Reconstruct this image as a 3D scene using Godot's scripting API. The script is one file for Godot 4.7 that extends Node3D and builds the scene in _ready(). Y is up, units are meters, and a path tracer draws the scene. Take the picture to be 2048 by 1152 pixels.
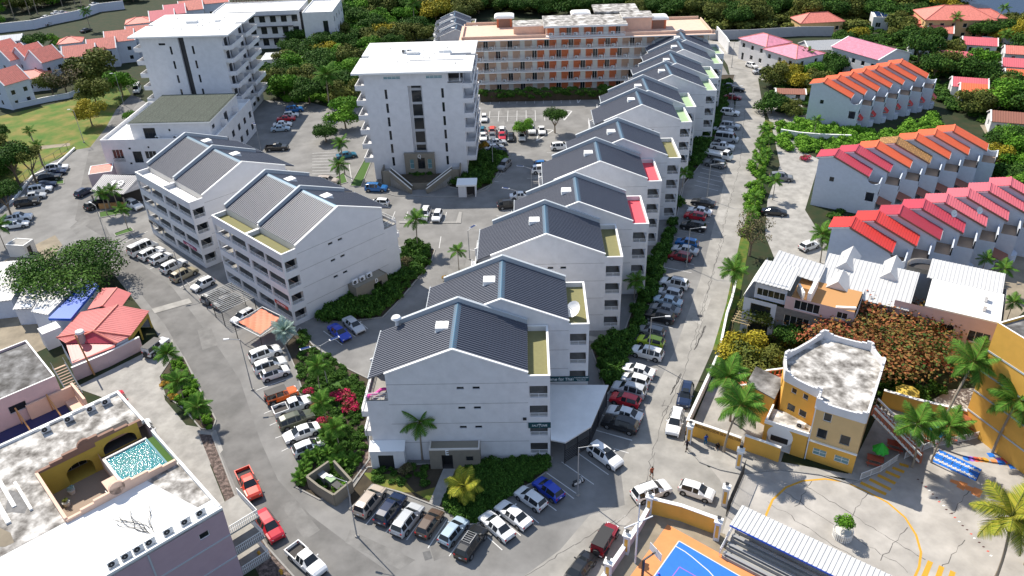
extends Node3D
# A seaside apartment quarter seen from the air. World: x right, y up, z towards the viewer, metres; the ground lies at y = 0.

var M := {}
var made := {}
var rng := RandomNumberGenerator.new()

# ---------------------------------------------------------------- mesh builder
class Surf:
	var v := PackedVector3Array()
	var n := PackedVector3Array()
	var c := PackedColorArray()

class MB:
	var s := {}
	var xf := Transform3D()
	var flip := false
	var col := Color.WHITE
	func place(t: Transform3D) -> MB:
		xf = t
		flip = t.basis.determinant() < 0.0
		return self
	func surf(m: String) -> Surf:
		if not s.has(m):
			s[m] = Surf.new()
		return s[m]
	func tri(m: String, a: Vector3, b: Vector3, c: Vector3) -> void:   # counter-clockwise seen from outside
		var f := surf(m)
		a = xf * a; b = xf * b; c = xf * c
		if flip:
			var k := b
			b = c
			c = k
		var n := (b - a).cross(c - a).normalized()
		f.v.append(a); f.v.append(c); f.v.append(b)
		for i in 3:
			f.n.append(n)
			f.c.append(col)
	func quad(m: String, a: Vector3, b: Vector3, c: Vector3, d: Vector3) -> void:
		var f := surf(m)
		a = xf * a; b = xf * b; c = xf * c; d = xf * d
		if flip:
			var k := b
			b = d
			d = k
		var n := (c - a).cross(d - b).normalized()
		f.v.append(a); f.v.append(c); f.v.append(b)
		f.v.append(a); f.v.append(d); f.v.append(c)
		for i in 6:
			f.n.append(n)
			f.c.append(col)
	func box(m: String, at: Vector3, size: Vector3, yaw := 0.0, top := "") -> void:   # at = centre of the base
		var h := size * 0.5
		var r := Basis(Vector3.UP, yaw)
		var p := []
		for y in [0.0, size.y]:
			for q in [Vector2(-h.x, h.z), Vector2(h.x, h.z), Vector2(h.x, -h.z), Vector2(-h.x, -h.z)]:
				p.append(at + r * Vector3(q.x, y, q.y))
		for i in 4:
			var j := (i + 1) % 4
			quad(m, p[i], p[j], p[4 + j], p[4 + i])
		quad(top if top else m, p[4], p[5], p[6], p[7])
		quad(m, p[3], p[2], p[1], p[0])
	func bar(m: String, a: Vector3, b: Vector3, w: float, h: float) -> void:   # a beam of w x h from a to b
		var d := (b - a).normalized()
		var x := d.cross(Vector3.UP)
		x = Vector3.RIGHT if x.length() < 0.01 else x.normalized()
		var y := x.cross(d) * h * 0.5
		x *= w * 0.5
		var p := [a - x - y, a + x - y, a + x + y, a - x + y, b - x - y, b + x - y, b + x + y, b - x + y]
		for i in 4:
			var j := (i + 1) % 4
			quad(m, p[j], p[i], p[4 + i], p[4 + j])
		quad(m, p[0], p[1], p[2], p[3])
		quad(m, p[7], p[6], p[5], p[4])
	func tube(m: String, a: Vector3, b: Vector3, r0: float, r1: float, n := 7, caps := true) -> void:
		var d := (b - a).normalized()
		var x := d.cross(Vector3.RIGHT if absf(d.x) < 0.8 else Vector3.UP).normalized()
		var y := d.cross(x)
		for i in n:
			var t0 := TAU * i / n
			var t1 := TAU * (i + 1) / n
			var e0 := x * cos(t0) + y * sin(t0)
			var e1 := x * cos(t1) + y * sin(t1)
			quad(m, a + e0 * r0, a + e1 * r0, b + e1 * r1, b + e0 * r1)
			if caps:
				tri(m, b, b + e0 * r1, b + e1 * r1)
				tri(m, a, a + e1 * r0, a + e0 * r0)
	func sheet(m: String, pts: PackedVector2Array, y: float) -> void:
		var k := Geometry2D.triangulate_polygon(pts)
		for i in range(0, k.size(), 3):
			var a := pts[k[i]]
			var b := pts[k[i + 1]]
			var c := pts[k[i + 2]]
			if (b - a).cross(c - a) > 0.0:
				var q := b
				b = c
				c = q
			tri(m, Vector3(a.x, y, a.y), Vector3(b.x, y, b.y), Vector3(c.x, y, c.y))
	func prism(m: String, pts: PackedVector2Array, y0: float, y1: float, top := "") -> void:
		if Geometry2D.is_polygon_clockwise(pts):
			pts.reverse()
		pts.reverse()
		for i in pts.size():
			var a := pts[i]
			var b := pts[(i + 1) % pts.size()]
			quad(m, Vector3(a.x, y0, a.y), Vector3(b.x, y0, b.y), Vector3(b.x, y1, b.y), Vector3(a.x, y1, a.y))
		sheet(top if top else m, pts, y1)
	func face(m: String, pts: Array) -> void:   # convex fan, counter-clockwise from outside
		for i in range(1, pts.size() - 1):
			tri(m, pts[0], pts[i], pts[i + 1])
	func wall(m: String, p: Vector2, q: Vector2, y0: float, y1: float, holes := [], deep := 0.18, inner := "") -> void:
		# seen from outside p is left and q right; holes are [u0, u1, v0, v1] measured from p and from the ground
		var d := (q - p).normalized()
		var wide := p.distance_to(q)
		var us := [0.0, wide]
		var vs := [y0, y1]
		for h in holes:
			us.append(clampf(h[0], 0, wide)); us.append(clampf(h[1], 0, wide))
			vs.append(clampf(h[2], y0, y1)); vs.append(clampf(h[3], y0, y1))
		us.sort(); vs.sort()
		var at := func(u: float, v: float, k := 0.0) -> Vector3: return Vector3(p.x + d.x * u + d.y * k, v, p.y + d.y * u - d.x * k)
		for i in us.size() - 1:
			var run := -1.0
			for j in vs.size() - 1:
				if us[i + 1] - us[i] < 0.001 or vs[j + 1] - vs[j] < 0.001:
					continue
				var um: float = (us[i] + us[i + 1]) / 2
				var vm: float = (vs[j] + vs[j + 1]) / 2
				var open := false
				for h in holes:
					if um > h[0] and um < h[1] and vm > h[2] and vm < h[3]:
						open = true
				if open:
					if run >= 0.0:
						quad(m, at.call(us[i], run), at.call(us[i + 1], run), at.call(us[i + 1], vs[j]), at.call(us[i], vs[j]))
					run = -1.0
				elif run < 0.0:
					run = vs[j]
			if run >= 0.0 and us[i + 1] - us[i] > 0.001:
				quad(m, at.call(us[i], run), at.call(us[i + 1], run), at.call(us[i + 1], y1), at.call(us[i], y1))
		var k := inner if inner else m
		for h in holes:
			var a: Vector3 = at.call(h[0], h[2])
			var b: Vector3 = at.call(h[1], h[2])
			var c: Vector3 = at.call(h[1], h[3])
			var e: Vector3 = at.call(h[0], h[3])
			var o: Vector3 = Vector3(d.y, 0, -d.x) * deep
			quad(k, a, b, b + o, a + o)
			quad(k, c, e, e + o, c + o)
			quad(k, b, c, c + o, b + o)
			quad(k, e, a, a + o, e + o)

# ---------------------------------------------------------------- naming and tagging
func V2(x: float, y: float) -> Vector2:
	return Vector2(x, y)

func V3(x: float, y: float, z: float) -> Vector3:
	return Vector3(x, y, z)

func numbered(parent: Node, called: String) -> String:
	var key := "%d/%s" % [parent.get_instance_id(), called]
	var k: int = made.get(key, 0)
	made[key] = k + 1
	return called if k == 0 else "%s_%03d" % [called, k]

func hang(o: Node, called: String, parent: Node = null) -> Node:
	if parent == null:
		parent = self
	o.name = numbered(parent, called)
	parent.add_child(o)
	return o

func tag(o: Node3D, label: String, category := "", group := "") -> Node3D:
	o.set_meta("label", label)
	if category:
		o.set_meta("category", category)
	if group:
		o.set_meta("group", group)
	return o

func thing(called: String, label: String, category: String, at: Variant = Vector3.ZERO, turn := .0, group := "") -> Node3D:
	var o := Node3D.new()
	o.position = at2(at) if at is Vector2 else at
	o.rotation.y = deg_to_rad(turn)
	hang(o, called)
	return tag(o, label, category, group)

func bake(b: MB, tinted := false) -> ArrayMesh:
	var mesh := ArrayMesh.new()
	for k in b.s:
		var f: Surf = b.s[k]
		if f.v.is_empty():
			continue
		var a := []
		a.resize(Mesh.ARRAY_MAX)
		a[Mesh.ARRAY_VERTEX] = f.v
		a[Mesh.ARRAY_NORMAL] = f.n
		if tinted:
			a[Mesh.ARRAY_COLOR] = f.c
		mesh.add_surface_from_arrays(Mesh.PRIMITIVE_TRIANGLES, a)
		mesh.surface_set_material(mesh.get_surface_count() - 1, M[k])
	return mesh

func inst(mesh: Mesh, called: String, parent: Node = null, at := Transform3D()) -> MeshInstance3D:
	var o := MeshInstance3D.new()
	o.mesh = mesh
	o.transform = at
	hang(o, called, parent)
	return o

func obj(b: MB, called: String, parent: Node = null, tinted := false) -> MeshInstance3D:
	return inst(bake(b, tinted), called, parent)

func struct(b: MB, called: String, kind := "structure") -> MeshInstance3D:
	var o := obj(b, called)
	o.set_meta("kind", kind)
	return o

func dup(o: Node3D, at: Vector3, turn: float, label: String, group := "") -> Node3D:
	var c: Node3D = o.duplicate()
	var bare: String = RegEx.create_from_string("_\\d{3}$").sub(o.name, "")
	c.name = numbered(self, bare)
	add_child(c)
	c.position = at
	c.rotation.y = deg_to_rad(turn)
	if label:
		c.set_meta("label", label)
	if group:
		c.set_meta("group", group)
	return c

func at2(p: Vector2, y := .0) -> Vector3:
	return V3(p.x, y, p.y)

func lin(r: float, g: float, b: float) -> Color:
	return Color(r, g, b).linear_to_srgb()

# ---------------------------------------------------------------- materials
func noise_tex(freq: float, lo: float, hi: float, octaves := 5, sd := 1, tint_lo := Color.WHITE, tint_hi := Color.WHITE, bump := .0) -> NoiseTexture2D:
	var n := FastNoiseLite.new()
	n.seed = sd
	n.frequency = freq
	n.fractal_octaves = octaves
	n.fractal_gain = .6
	var t := NoiseTexture2D.new()
	t.width = 512
	t.height = 512
	t.seamless = true
	t.noise = n
	if bump > .0:
		t.as_normal_map = true
		t.bump_strength = bump
	else:
		var g := Gradient.new()
		g.set_color(0, (tint_lo * lo).clamp())
		g.set_color(1, (tint_hi * hi).clamp())
		t.color_ramp = g
	return t

var TX := {}
func mat(called: String, c: Color, rough := .85, tex := "", scale := .2, metal := .0, nrm := "", nscale := .5) -> StandardMaterial3D:
	var m := StandardMaterial3D.new()
	m.resource_name = called
	m.albedo_color = c
	m.roughness = rough
	m.metallic = metal
	if tex:
		m.albedo_texture = TX[tex]
		m.uv1_triplanar = true
		m.uv1_world_triplanar = true
		m.uv1_scale = Vector3.ONE * scale
	if nrm:
		m.normal_enabled = true
		m.normal_texture = TX[nrm]
		m.normal_scale = nscale
		m.uv1_triplanar = true
		m.uv1_world_triplanar = true
		m.uv1_scale = Vector3.ONE * scale
	M[called] = m
	return m

func leafy(called: String) -> void:
	var m := StandardMaterial3D.new()
	m.resource_name = called
	m.vertex_color_use_as_albedo = true
	m.roughness = .75
	m.metallic_specular = .25
	M[called] = m

func materials() -> void:
	TX.grain = noise_tex(.03, .82, 1.0, 6, 3)
	TX.blotch = noise_tex(.008, .78, 1.0, 6, 5)
	TX.stain = noise_tex(.006, .35, 1.45, 5, 9, Color(.9, .86, .82))
	TX.soft = noise_tex(.006, .94, 1.0, 4, 12)
	TX.turf = noise_tex(.009, .9, 1.0, 6, 21, Color(.45, .82, .25), Color(1.0, .86, .72))
	TX.rough = noise_tex(.05, 0, 1, 5, 31, Color.WHITE, Color.WHITE, 6.0)
	TX.water = noise_tex(.02, 0, 1, 4, 37, Color.WHITE, Color.WHITE, 10.0)
	TX.streak = noise_tex(.02, .25, 1.0, 6, 41, Color(.85, .95, .85))
	mat("asphalt", lin(.245, .24, .23), .9, "blotch", .035)
	mat("asphalt_new", lin(.15, .15, .15), .9, "grain", .1)
	mat("asphalt_patch", lin(.225, .22, .21), .9, "blotch", .09)
	mat("street", lin(.195, .19, .182), .92, "blotch", .05)
	mat("lane_concrete", lin(.36, .345, .315), .9, "blotch", .05)
	mat("yard_concrete", lin(.48, .455, .42), .9, "blotch", .045)
	mat("slab_concrete", lin(.40, .385, .355), .9, "blotch", .08)
	mat("crack", lin(.10, .095, .09), .95)
	mat("brick_walk", lin(.27, .20, .175), .9, "stain", .5)
	mat("paint_white", lin(.75, .75, .73), .7, "grain", .6)
	mat("paint_yellow", lin(.72, .38, .03), .7, "grain", .4)
	mat("paint_blue", lin(.01, .16, .62), .6, "soft", .3)
	mat("paint_orange", lin(.72, .27, .09), .65, "soft", .2)
	mat("paint_purple", lin(.3, .12, .6), .65)
	mat("paint_red", lin(.6, .08, .05), .65)
	mat("kerb", lin(.36, .35, .33), .9, "grain", .3)
	mat("turf", lin(.27, .25, .11), .95, "turf", .03)
	mat("verge", lin(.17, .19, .045), .95, "turf", .12)
	mat("lawn", lin(.06, .14, .02), .95, "grain", .3)
	mat("soil", lin(.065, .05, .03), .95, "blotch", .15)
	mat("dirt", lin(.33, .28, .205), .95, "blotch", .06)
	mat("scrub", lin(.035, .042, .018), .95, "turf", .06)
	mat("wall_white", lin(.70, .70, .71), .8, "soft", .15)
	mat("wall_cream", lin(.72, .68, .62), .8, "soft", .12)
	mat("wall_grey", lin(.45, .46, .48), .85, "soft", .2)
	mat("wall_town", lin(.60, .645, .72), .85, "soft", .35)
	mat("wall_taupe", lin(.24, .215, .17), .85, "soft", .3)
	mat("wall_yellow", lin(.76, .42, .075), .8, "soft", .2)
	mat("wall_tan", lin(.66, .46, .22), .8, "soft", .2)
	mat("wall_pink", lin(.62, .47, .47), .8, "soft", .2)
	mat("wall_peach", lin(.72, .50, .38), .8, "soft", .2)
	mat("wall_mauve", lin(.50, .36, .40), .85, "soft", .2)
	mat("wall_cement", lin(.23, .225, .22), .9, "blotch", .3)
	mat("wall_brown", lin(.26, .15, .11), .85, "soft", .3)
	mat("wall_ochre", lin(.50, .36, .06), .85, "soft", .3)
	mat("trim_white", lin(.82, .82, .80), .7)
	mat("trim_pale", lin(.46, .50, .53), .7)
	mat("membrane", lin(.80, .80, .78), .8, "soft", .1)
	mat("membrane_old", lin(.82, .80, .76), .85, "stain", .13)
	mat("membrane_grey", lin(.33, .33, .33), .85, "stain", .1)
	mat("slat_roof", lin(.20, .235, .19), .85, "streak", .25)
	mat("gravel", lin(.30, .27, .21), .95, "grain", .8)
	mat("roof_slate", lin(.088, .098, .128), .45, "soft", .4, .15)
	mat("roof_slate_dark", lin(.05, .055, .075), .5)
	mat("ridge_blue", lin(.075, .15, .22), .45, "", .2, .3)
	mat("terrace_olive", lin(.205, .195, .085), .9, "soft", .4)
	mat("terrace_green", lin(.33, .46, .27), .9, "soft", .4)
	mat("terrace_red", lin(.70, .085, .115), .8, "soft", .4)
	mat("terrace_white", lin(.80, .79, .76), .8, "soft", .3)
	mat("tile_orange", lin(.86, .17, .065), .6, "soft", .5)
	mat("tile_red", lin(.66, .045, .035), .55, "soft", .5)
	mat("tile_crimson", lin(.52, .055, .085), .55, "soft", .5)
	mat("tile_rose", lin(.66, .14, .17), .6, "soft", .5)
	mat("tile_coral", lin(.82, .25, .19), .65, "blotch", .3)
	mat("tile_pink", lin(.78, .30, .40), .65, "blotch", .2)
	mat("tile_patchy", lin(.80, .42, .14), .7, "stain", .9)
	mat("tile_brown", lin(.30, .12, .08), .7, "soft", .5)
	mat("sheet_red", lin(.60, .16, .15), .5, "soft", .3)
	mat("sheet_white", lin(.58, .58, .57), .5, "soft", .2)
	mat("sheet_grey", lin(.38, .39, .40), .5, "soft", .2)
	mat("tarp_blue", lin(.005, .10, .55), .45, "soft", .4)
	mat("tarp_orange", lin(.80, .22, .12), .7, "soft", .3)
	mat("deck_navy", lin(.02, .03, .12), .5, "soft", .6)
	mat("tile_floor", lin(.36, .27, .20), .8, "grain", .8)
	mat("terracotta", lin(.55, .16, .07), .8, "soft", .4)
	mat("dark_glass", lin(.018, .022, .026), .07)
	mat("blue_glass", lin(.16, .30, .33), .1)
	mat("dark", lin(.02, .02, .022), .6)
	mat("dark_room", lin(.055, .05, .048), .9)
	mat("metal_dark", lin(.035, .036, .04), .5, "", .2, .3)
	mat("metal_grey", lin(.35, .36, .37), .5, "", .2, .4)
	mat("metal_white", lin(.72, .73, .73), .45)
	mat("wood", lin(.46, .24, .09), .8)
	mat("timber", lin(.42, .33, .18), .85)
	mat("slat_orange", lin(.62, .16, .05), .7)
	mat("slat_beige", lin(.55, .38, .28), .75)
	mat("curtain", lin(.66, .66, .62), .9)
	mat("solar", lin(.012, .03, .12), .12)
	mat("teal_sign", lin(.004, .05, .06), .5)
	mat("maroon_sign", lin(.30, .02, .10), .5)
	mat("letter_white", lin(.85, .87, .87), .6)
	mat("letter_dark", lin(.06, .015, .015), .6)
	mat("tyre", lin(.018, .018, .018), .9)
	mat("rim", lin(.40, .41, .42), .35, "", .2, .6)
	mat("lamp_clear", lin(.65, .66, .66), .1)
	mat("lamp_red", lin(.45, .01, .012), .15)
	mat("bark", lin(.20, .15, .10), .95)
	mat("palm_bark", lin(.27, .23, .18), .95)
	mat("planter", lin(.62, .6, .56), .8)
	mat("skin_dark", lin(.14, .07, .04), .7)
	mat("hair", lin(.015, .012, .01), .8)
	mat("cloth_green", lin(.03, .45, .04), .7)
	mat("cloth_gold", lin(.52, .38, .06), .8)
	mat("cloth_amber", lin(.80, .36, .02), .8)
	mat("cloth_rust", lin(.42, .13, .05), .8)
	mat("cloth_sky", lin(.02, .30, .55), .8)
	mat("cloth_pink", lin(.85, .10, .42), .8)
	mat("bench_red", lin(.40, .09, .05), .75)
	mat("sea", lin(.008, .03, .07), .35, "", .06, .0, "water", .25)
	var w := mat("pool_water", lin(.004, .19, .22), .12, "", .3, .0, "water", .9)
	w.metallic_specular = .6
	for k in ["leaf", "frond"]:
		leafy(k)
	M.leaf.backlight_enabled = true
	M.leaf.backlight = Color(.12, .16, .03)
	M.frond.backlight_enabled = true
	M.frond.backlight = Color(.15, .2, .03)
	for p in [["white", .80, .80, .79], ["pearl", .70, .71, .71], ["silver", .46, .48, .50], ["grey", .17, .18, .19], ["black", .012, .013, .015], ["navy", .008, .02, .06], ["blue", .005, .045, .42], ["azure", .02, .14, .38], ["paleblue", .36, .46, .54], ["teal", .01, .12, .19], ["red", .52, .015, .03], ["maroon", .22, .012, .02], ["coral", .70, .07, .035], ["orange", .72, .13, .02], ["lime", .38, .52, .03], ["olive", .09, .10, .065], ["brown", .10, .065, .045], ["gold", .30, .26, .17], ["beige", .45, .38, .31]]:
		var c := mat("car_" + p[0], lin(p[1], p[2], p[3]), .28)
		c.clearcoat_enabled = true
		c.clearcoat = .6
		c.clearcoat_roughness = .05

# ---------------------------------------------------------------- windows, doors, small fittings (shared meshes)
var cache := {}
func win_mesh(w: float, h: float, style: String) -> Array:
	var key := "%s %.2f %.2f" % [style, w, h]
	if cache.has(key):
		return cache[key]
	var f := MB.new()
	var g := MB.new()
	var fm := "trim_white"
	var gm := "dark_glass"
	match style:
		"dark": fm = "metal_dark"
		"grey": fm = "metal_grey"
		"aqua": gm = "blue_glass"
		"slot": fm = "wall_grey"
	var t := .06 if minf(w, h) > .5 else .04
	f.box(fm, V3(0, 0, 0), V3(w, t, .08))
	f.box(fm, V3(0, h - t, 0), V3(w, t, .08))
	for x in [-w / 2 + t / 2, w / 2 - t / 2]:
		f.box(fm, V3(x, t, 0), V3(t, h - 2 * t, .08))
	if style != "slot":
		var k := maxi(1, int(round(w / .8)))
		for i in range(1, k):
			f.box(fm, V3(-w / 2 + w * i / k, t, 0), V3(.045, h - 2 * t, .07))
		if style == "dark" or style == "aqua":
			f.box(fm, V3(0, h * .5, 0), V3(w - 2 * t, .04, .06))
	g.box(gm, V3(0, .02, -.02), V3(w - .04, h - .04, .02))
	cache[key] = [bake(f), bake(g)]
	return cache[key]

func window(parent: Node, at: Vector3, turn: float, w: float, h: float, style := "white", called := "window") -> Node3D:
	# at = middle of the sill, in the parent's axes; turn in degrees about y (0 looks to +z)
	var m := win_mesh(w, h, style)
	var o := inst(m[0], called, parent, Transform3D(Basis(Vector3.UP, deg_to_rad(turn)), at))
	inst(m[1], "pane", o)
	return o

func wall_of(b: MB, parent: Node, m: String, p: Vector2, q: Vector2, y0: float, y1: float, holes: Array, style := "white", deep := .16) -> void:
	# a wall with real openings, each with a window set back in it
	b.wall(m, p, q, y0, y1, holes, deep)
	var d := (q - p).normalized()
	var turn := rad_to_deg(atan2(-d.y, d.x))
	for h in holes:
		var u: float = (h[0] + h[1]) / 2
		var st: String = h[4] if h.size() > 4 else style
		var c := p + d * u + V2(d.y, -d.x) * (deep - .02)
		window(parent, V3(c.x, h[2], c.y), turn, h[1] - h[0], h[3] - h[2], st, "door" if h[2] < y0 + .15 and h[3] - h[2] > 1.9 else "window")

func rail(b: MB, m: String, p: Vector3, q: Vector3, h: float, gap := .5, bars := 2) -> void:
	b.bar(m, p + Vector3.UP * h, q + Vector3.UP * h, .06, .06)
	for i in range(1, bars):
		b.bar(m, p + Vector3.UP * h * i / bars, q + Vector3.UP * h * i / bars, .035, .035)
	var n := maxi(1, int(p.distance_to(q) / gap))
	for i in n + 1:
		var a := p.lerp(q, float(i) / n)
		b.bar(m, a, a + Vector3.UP * h, .045, .045)

func air_unit(parent: Node, at: Vector3, turn: float, top := false, label := "", group := "") -> Node3D:
	if not cache.has("ac"):
		var c := MB.new()
		c.box("metal_white", V3(0, .08, 0), V3(.95, .75, .36))
		c.box("metal_grey", V3(-.3, 0, 0), V3(.08, .08, .36))
		c.box("metal_grey", V3(.3, 0, 0), V3(.08, .08, .36))
		var f := MB.new()
		f.tube("dark", V3(-.15, .46, .17), V3(-.15, .46, .2), .29, .29, 14)
		f.tube("metal_grey", V3(-.15, .46, .2), V3(-.15, .46, .215), .08, .08, 8)
		cache.ac = [bake(c), bake(f)]
	var o: Node3D
	var xf := Transform3D(Basis(Vector3.UP, deg_to_rad(turn)), at)
	if top:
		o = thing("air_conditioner", label, "air conditioner", at, turn, group)
		inst(cache.ac[0], "casing", o)
	else:
		o = inst(cache.ac[0], "air_conditioner", parent, xf)
	inst(cache.ac[1], "fan_grille", o)
	return o

func letters(parent: Node, text: String, size: float, at: Transform3D, m: String, deep := .06, called := "lettering", font := "Droid Sans") -> MeshInstance3D:
	var t := TextMesh.new()
	var f := SystemFont.new()
	f.font_names = PackedStringArray([font])
	t.font = f
	t.text = text
	t.font_size = 32
	t.pixel_size = size / 24.0
	t.depth = deep
	t.curve_step = 2.0
	var o := inst(t, called, parent, at)
	o.material_override = M[m]
	return o

# ribbed metal sheet over the quad a-b (eave) to d-c (ridge); ribs run from eave to ridge
func ribbed(b: MB, m: String, a: Vector3, e: Vector3, c: Vector3, d: Vector3, pitch: float, rib_w := .08, rib_h := .05) -> void:
	var up := (e - a).cross(d - a).normalized()
	b.quad(m, a, e, c, d)
	b.quad("roof_slate_dark" if m == "roof_slate" else m, d - up * .08, c - up * .08, e - up * .08, a - up * .08)
	var n := maxi(2, int(a.distance_to(e) / pitch))
	var s := (e - a).normalized() * rib_w * .5
	for i in n:
		var t := (i + .5) / n
		var p := a.lerp(e, t)
		var q := d.lerp(c, t)
		var h := up * rib_h
		b.quad(m, p - s + h, p + s + h, q + s + h, q - s + h)
		b.quad(m, p - s * 1.4, p - s + h, q - s + h, q - s * 1.4)
		b.quad(m, p + s + h, p + s * 1.4, q + s * 1.4, q + s + h)
		b.tri(m, p - s * 1.4, p + s * 1.4, p + h)

# stepped tile sheet: courses overlap like tiles from ridge (d, c) down to eave (a, e)
func courses(b: MB, m: String, a: Vector3, e: Vector3, c: Vector3, d: Vector3, n: int, lip := .06) -> void:
	var up := (e - a).cross(d - a).normalized()
	for i in n:
		var t0 := float(i) / n
		var t1 := float(i + 1) / n
		var p := a.lerp(d, t0) + up * lip
		var q := e.lerp(c, t0) + up * lip
		var r := e.lerp(c, t1)
		var s := a.lerp(d, t1)
		b.quad(m, p, q, r, s)
		b.quad(m, p - up * lip * 1.5, q - up * lip * 1.5, q, p)

func hip_roof(b: MB, m: String, w: float, d: float, y0: float, y1: float, over := .4, at := Vector3.ZERO) -> void:
	var x := w / 2 + over
	var z := d / 2 + over
	var r := absf(x - z)
	var a := at + V3(-x, y0, z)
	var e := at + V3(x, y0, z)
	var c := at + V3(x, y0, -z)
	var f := at + V3(-x, y0, -z)
	var p := at + (V3(-r, y1, 0) if x > z else V3(0, y1, r))
	var q := at + (V3(r, y1, 0) if x > z else V3(0, y1, -r))
	if x > z:
		b.quad(m, a, e, q, p); b.tri(m, e, c, q); b.quad(m, c, f, p, q); b.tri(m, f, a, p)
	else:
		b.tri(m, a, e, p); b.quad(m, e, c, q, p); b.tri(m, c, f, q); b.quad(m, f, a, p, q)
	b.quad(m, a + Vector3.DOWN * .12, f + Vector3.DOWN * .12, c + Vector3.DOWN * .12, e + Vector3.DOWN * .12)
	for k in [[a, e], [e, c], [c, f], [f, a]]:
		b.quad(m, k[0] + Vector3.DOWN * .12, k[1] + Vector3.DOWN * .12, k[1], k[0])
	for k in [[a, p], [e, p if x <= z else q], [c, q], [f, q if x <= z else p], [p, q]]:
		b.tube("tile_coral" if m == "tile_pink" else m, k[0] + Vector3.UP * .03, k[1] + Vector3.UP * .03, .12, .12, 5)

# ---------------------------------------------------------------- plants
const TINTS := {
	"dark": [[.018, .05, .008], [.03, .08, .012], [.05, .12, .018], [.085, .17, .025]],
	"olive": [[.045, .065, .014], [.075, .10, .02], [.11, .135, .028], [.16, .17, .035]],
	"bright": [[.035, .10, .010], [.065, .18, .014], [.11, .26, .02], [.17, .34, .035]],
	"yellow": [[.14, .15, .015], [.22, .21, .02], [.32, .27, .025], [.40, .32, .03]],
	"russet": [[.05, .09, .02], [.22, .055, .03], [.34, .10, .05], [.30, .16, .05], [.07, .13, .03]],
	"dry": [[.10, .075, .045], [.14, .11, .06], [.10, .11, .04], [.18, .15, .09]],
	"bloom": [[.03, .08, .015], [.05, .12, .02], [.55, .01, .10], [.65, .015, .14], [.45, .01, .07]],
	"silver": [[.20, .29, .26], [.28, .38, .34], [.34, .44, .40]],
	"palm": [[.045, .12, .015], [.07, .17, .02], [.10, .22, .03]],
	"gold": [[.16, .20, .02], [.26, .27, .03], [.34, .31, .04]],
	"orange": [[.35, .18, .02], [.45, .25, .03], [.12, .14, .03]],
}

func tint(kind: String) -> Color:
	var t: Array = TINTS[kind]
	var p: Array = t[rng.randi() % t.size()]
	var k := rng.randf_range(.8, 1.2)
	return Color(p[0] * k, p[1] * k, p[2] * k)

# a crown of radius 1: leaf clumps scattered through several uneven lobes; flat = height over width
func crown_mesh(kind: String, sd: int, lobes: int, leaves: int, size: float, flat := .75, spread := .62) -> ArrayMesh:
	rng.seed = sd
	var b := MB.new()
	var lobe := []
	for i in lobes:
		var a := TAU * i / lobes + rng.randf_range(-.5, .5)
		var r := spread * sqrt(rng.randf_range(.1, 1.0))
		var big := rng.randf_range(.32, .5)
		lobe.append([V3(cos(a) * r, flat * rng.randf_range(-.35, .5), sin(a) * r), big, tint(kind)])
	for i in leaves:
		var l: Array = lobe[rng.randi() % lobes]
		var o := V3(rng.randfn(), rng.randfn(), rng.randfn()).normalized()
		if o.y < -.35:
			o.y = -o.y * .5
		var r: float = l[1] * (rng.randf_range(.82, 1.08) if rng.randf() < .75 else rng.randf_range(.35, .85))
		var p: Vector3 = l[0] + o * r * V3(1, flat, 1)
		var nrm := (o * .8 + V3(rng.randfn(), rng.randfn() + .6, rng.randfn()) * .55).normalized()
		var x := nrm.cross(V3(rng.randfn(), rng.randfn(), rng.randfn())).normalized()
		var y := nrm.cross(x)
		var s := size * rng.randf_range(.6, 1.3)
		var t := tint(kind)
		b.col = t.lerp(l[2], .45)
		b.quad("leaf", p - x * s, p - y * s * .62, p + x * s, p + y * s * .62)
	return bake(b, true)

func trunk_mesh(sd: int, limbs: int, m := "bark") -> ArrayMesh:   # for a tree of height 1 with its crown at .62
	rng.seed = sd
	var b := MB.new()
	b.tube(m, Vector3.ZERO, V3(.01, .3, .0), .034, .024, 7)
	for i in limbs:
		var a := TAU * i / limbs + rng.randf_range(-.4, .4)
		var mid := V3(cos(a) * .12, .46, sin(a) * .12)
		var tip := V3(cos(a) * rng.randf_range(.22, .3), rng.randf_range(.62, .75), sin(a) * rng.randf_range(.22, .3))
		b.tube(m, V3(.01, .28, 0), mid, .018, .012, 5, false)
		b.tube(m, mid, tip, .012, .004, 5, false)
	return bake(b)

func tree(called: String, kind: String, p: Vector2, r: float, h: float, label: String, group := "", variant := -1, flat := 1.0, y := .0) -> Node3D:
	var k := variant
	if k < 0:
		k = int(absf(p.x * 7.0 + p.y * 13.0)) % 2
	var key := "crown_%s_%d" % [kind, k]
	if not cache.has(key):
		match kind + str(k):
			"dry0", "dry1": cache[key] = crown_mesh(kind, 70 + k, 9, 1500, .042, .8, .65)
			"dark9": cache[key] = crown_mesh("dark", 77, 26, 15000, .026, .55, .78)
			"russet9": cache[key] = crown_mesh("russet", 78, 30, 15000, .024, .5, .8)
			_: cache[key] = crown_mesh(kind, 50 + k * 7 + kind.length() * 3, 9 + k * 3, 5200, .052, .78, .62)
	var tk := "trunk_%d" % (k % 2)
	if not cache.has(tk):
		cache[tk] = trunk_mesh(90 + k, 5 + k % 2)
	var o := thing(called, label, "tree", V3(p.x, y, p.y), fmod(absf(p.x * 37.0 + p.y * 91.0), 360.0), group)
	inst(cache[tk], "trunk", o, Transform3D(Basis().scaled(V3(h * .9, h, h * .9)), Vector3.ZERO))
	inst(cache[key], "crown", o, Transform3D(Basis().scaled(V3(r * 1.05, r * flat, r * 1.05)), V3(0, maxf(h - r * .72 * flat, r * .5 * flat), 0)))
	return o

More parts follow.
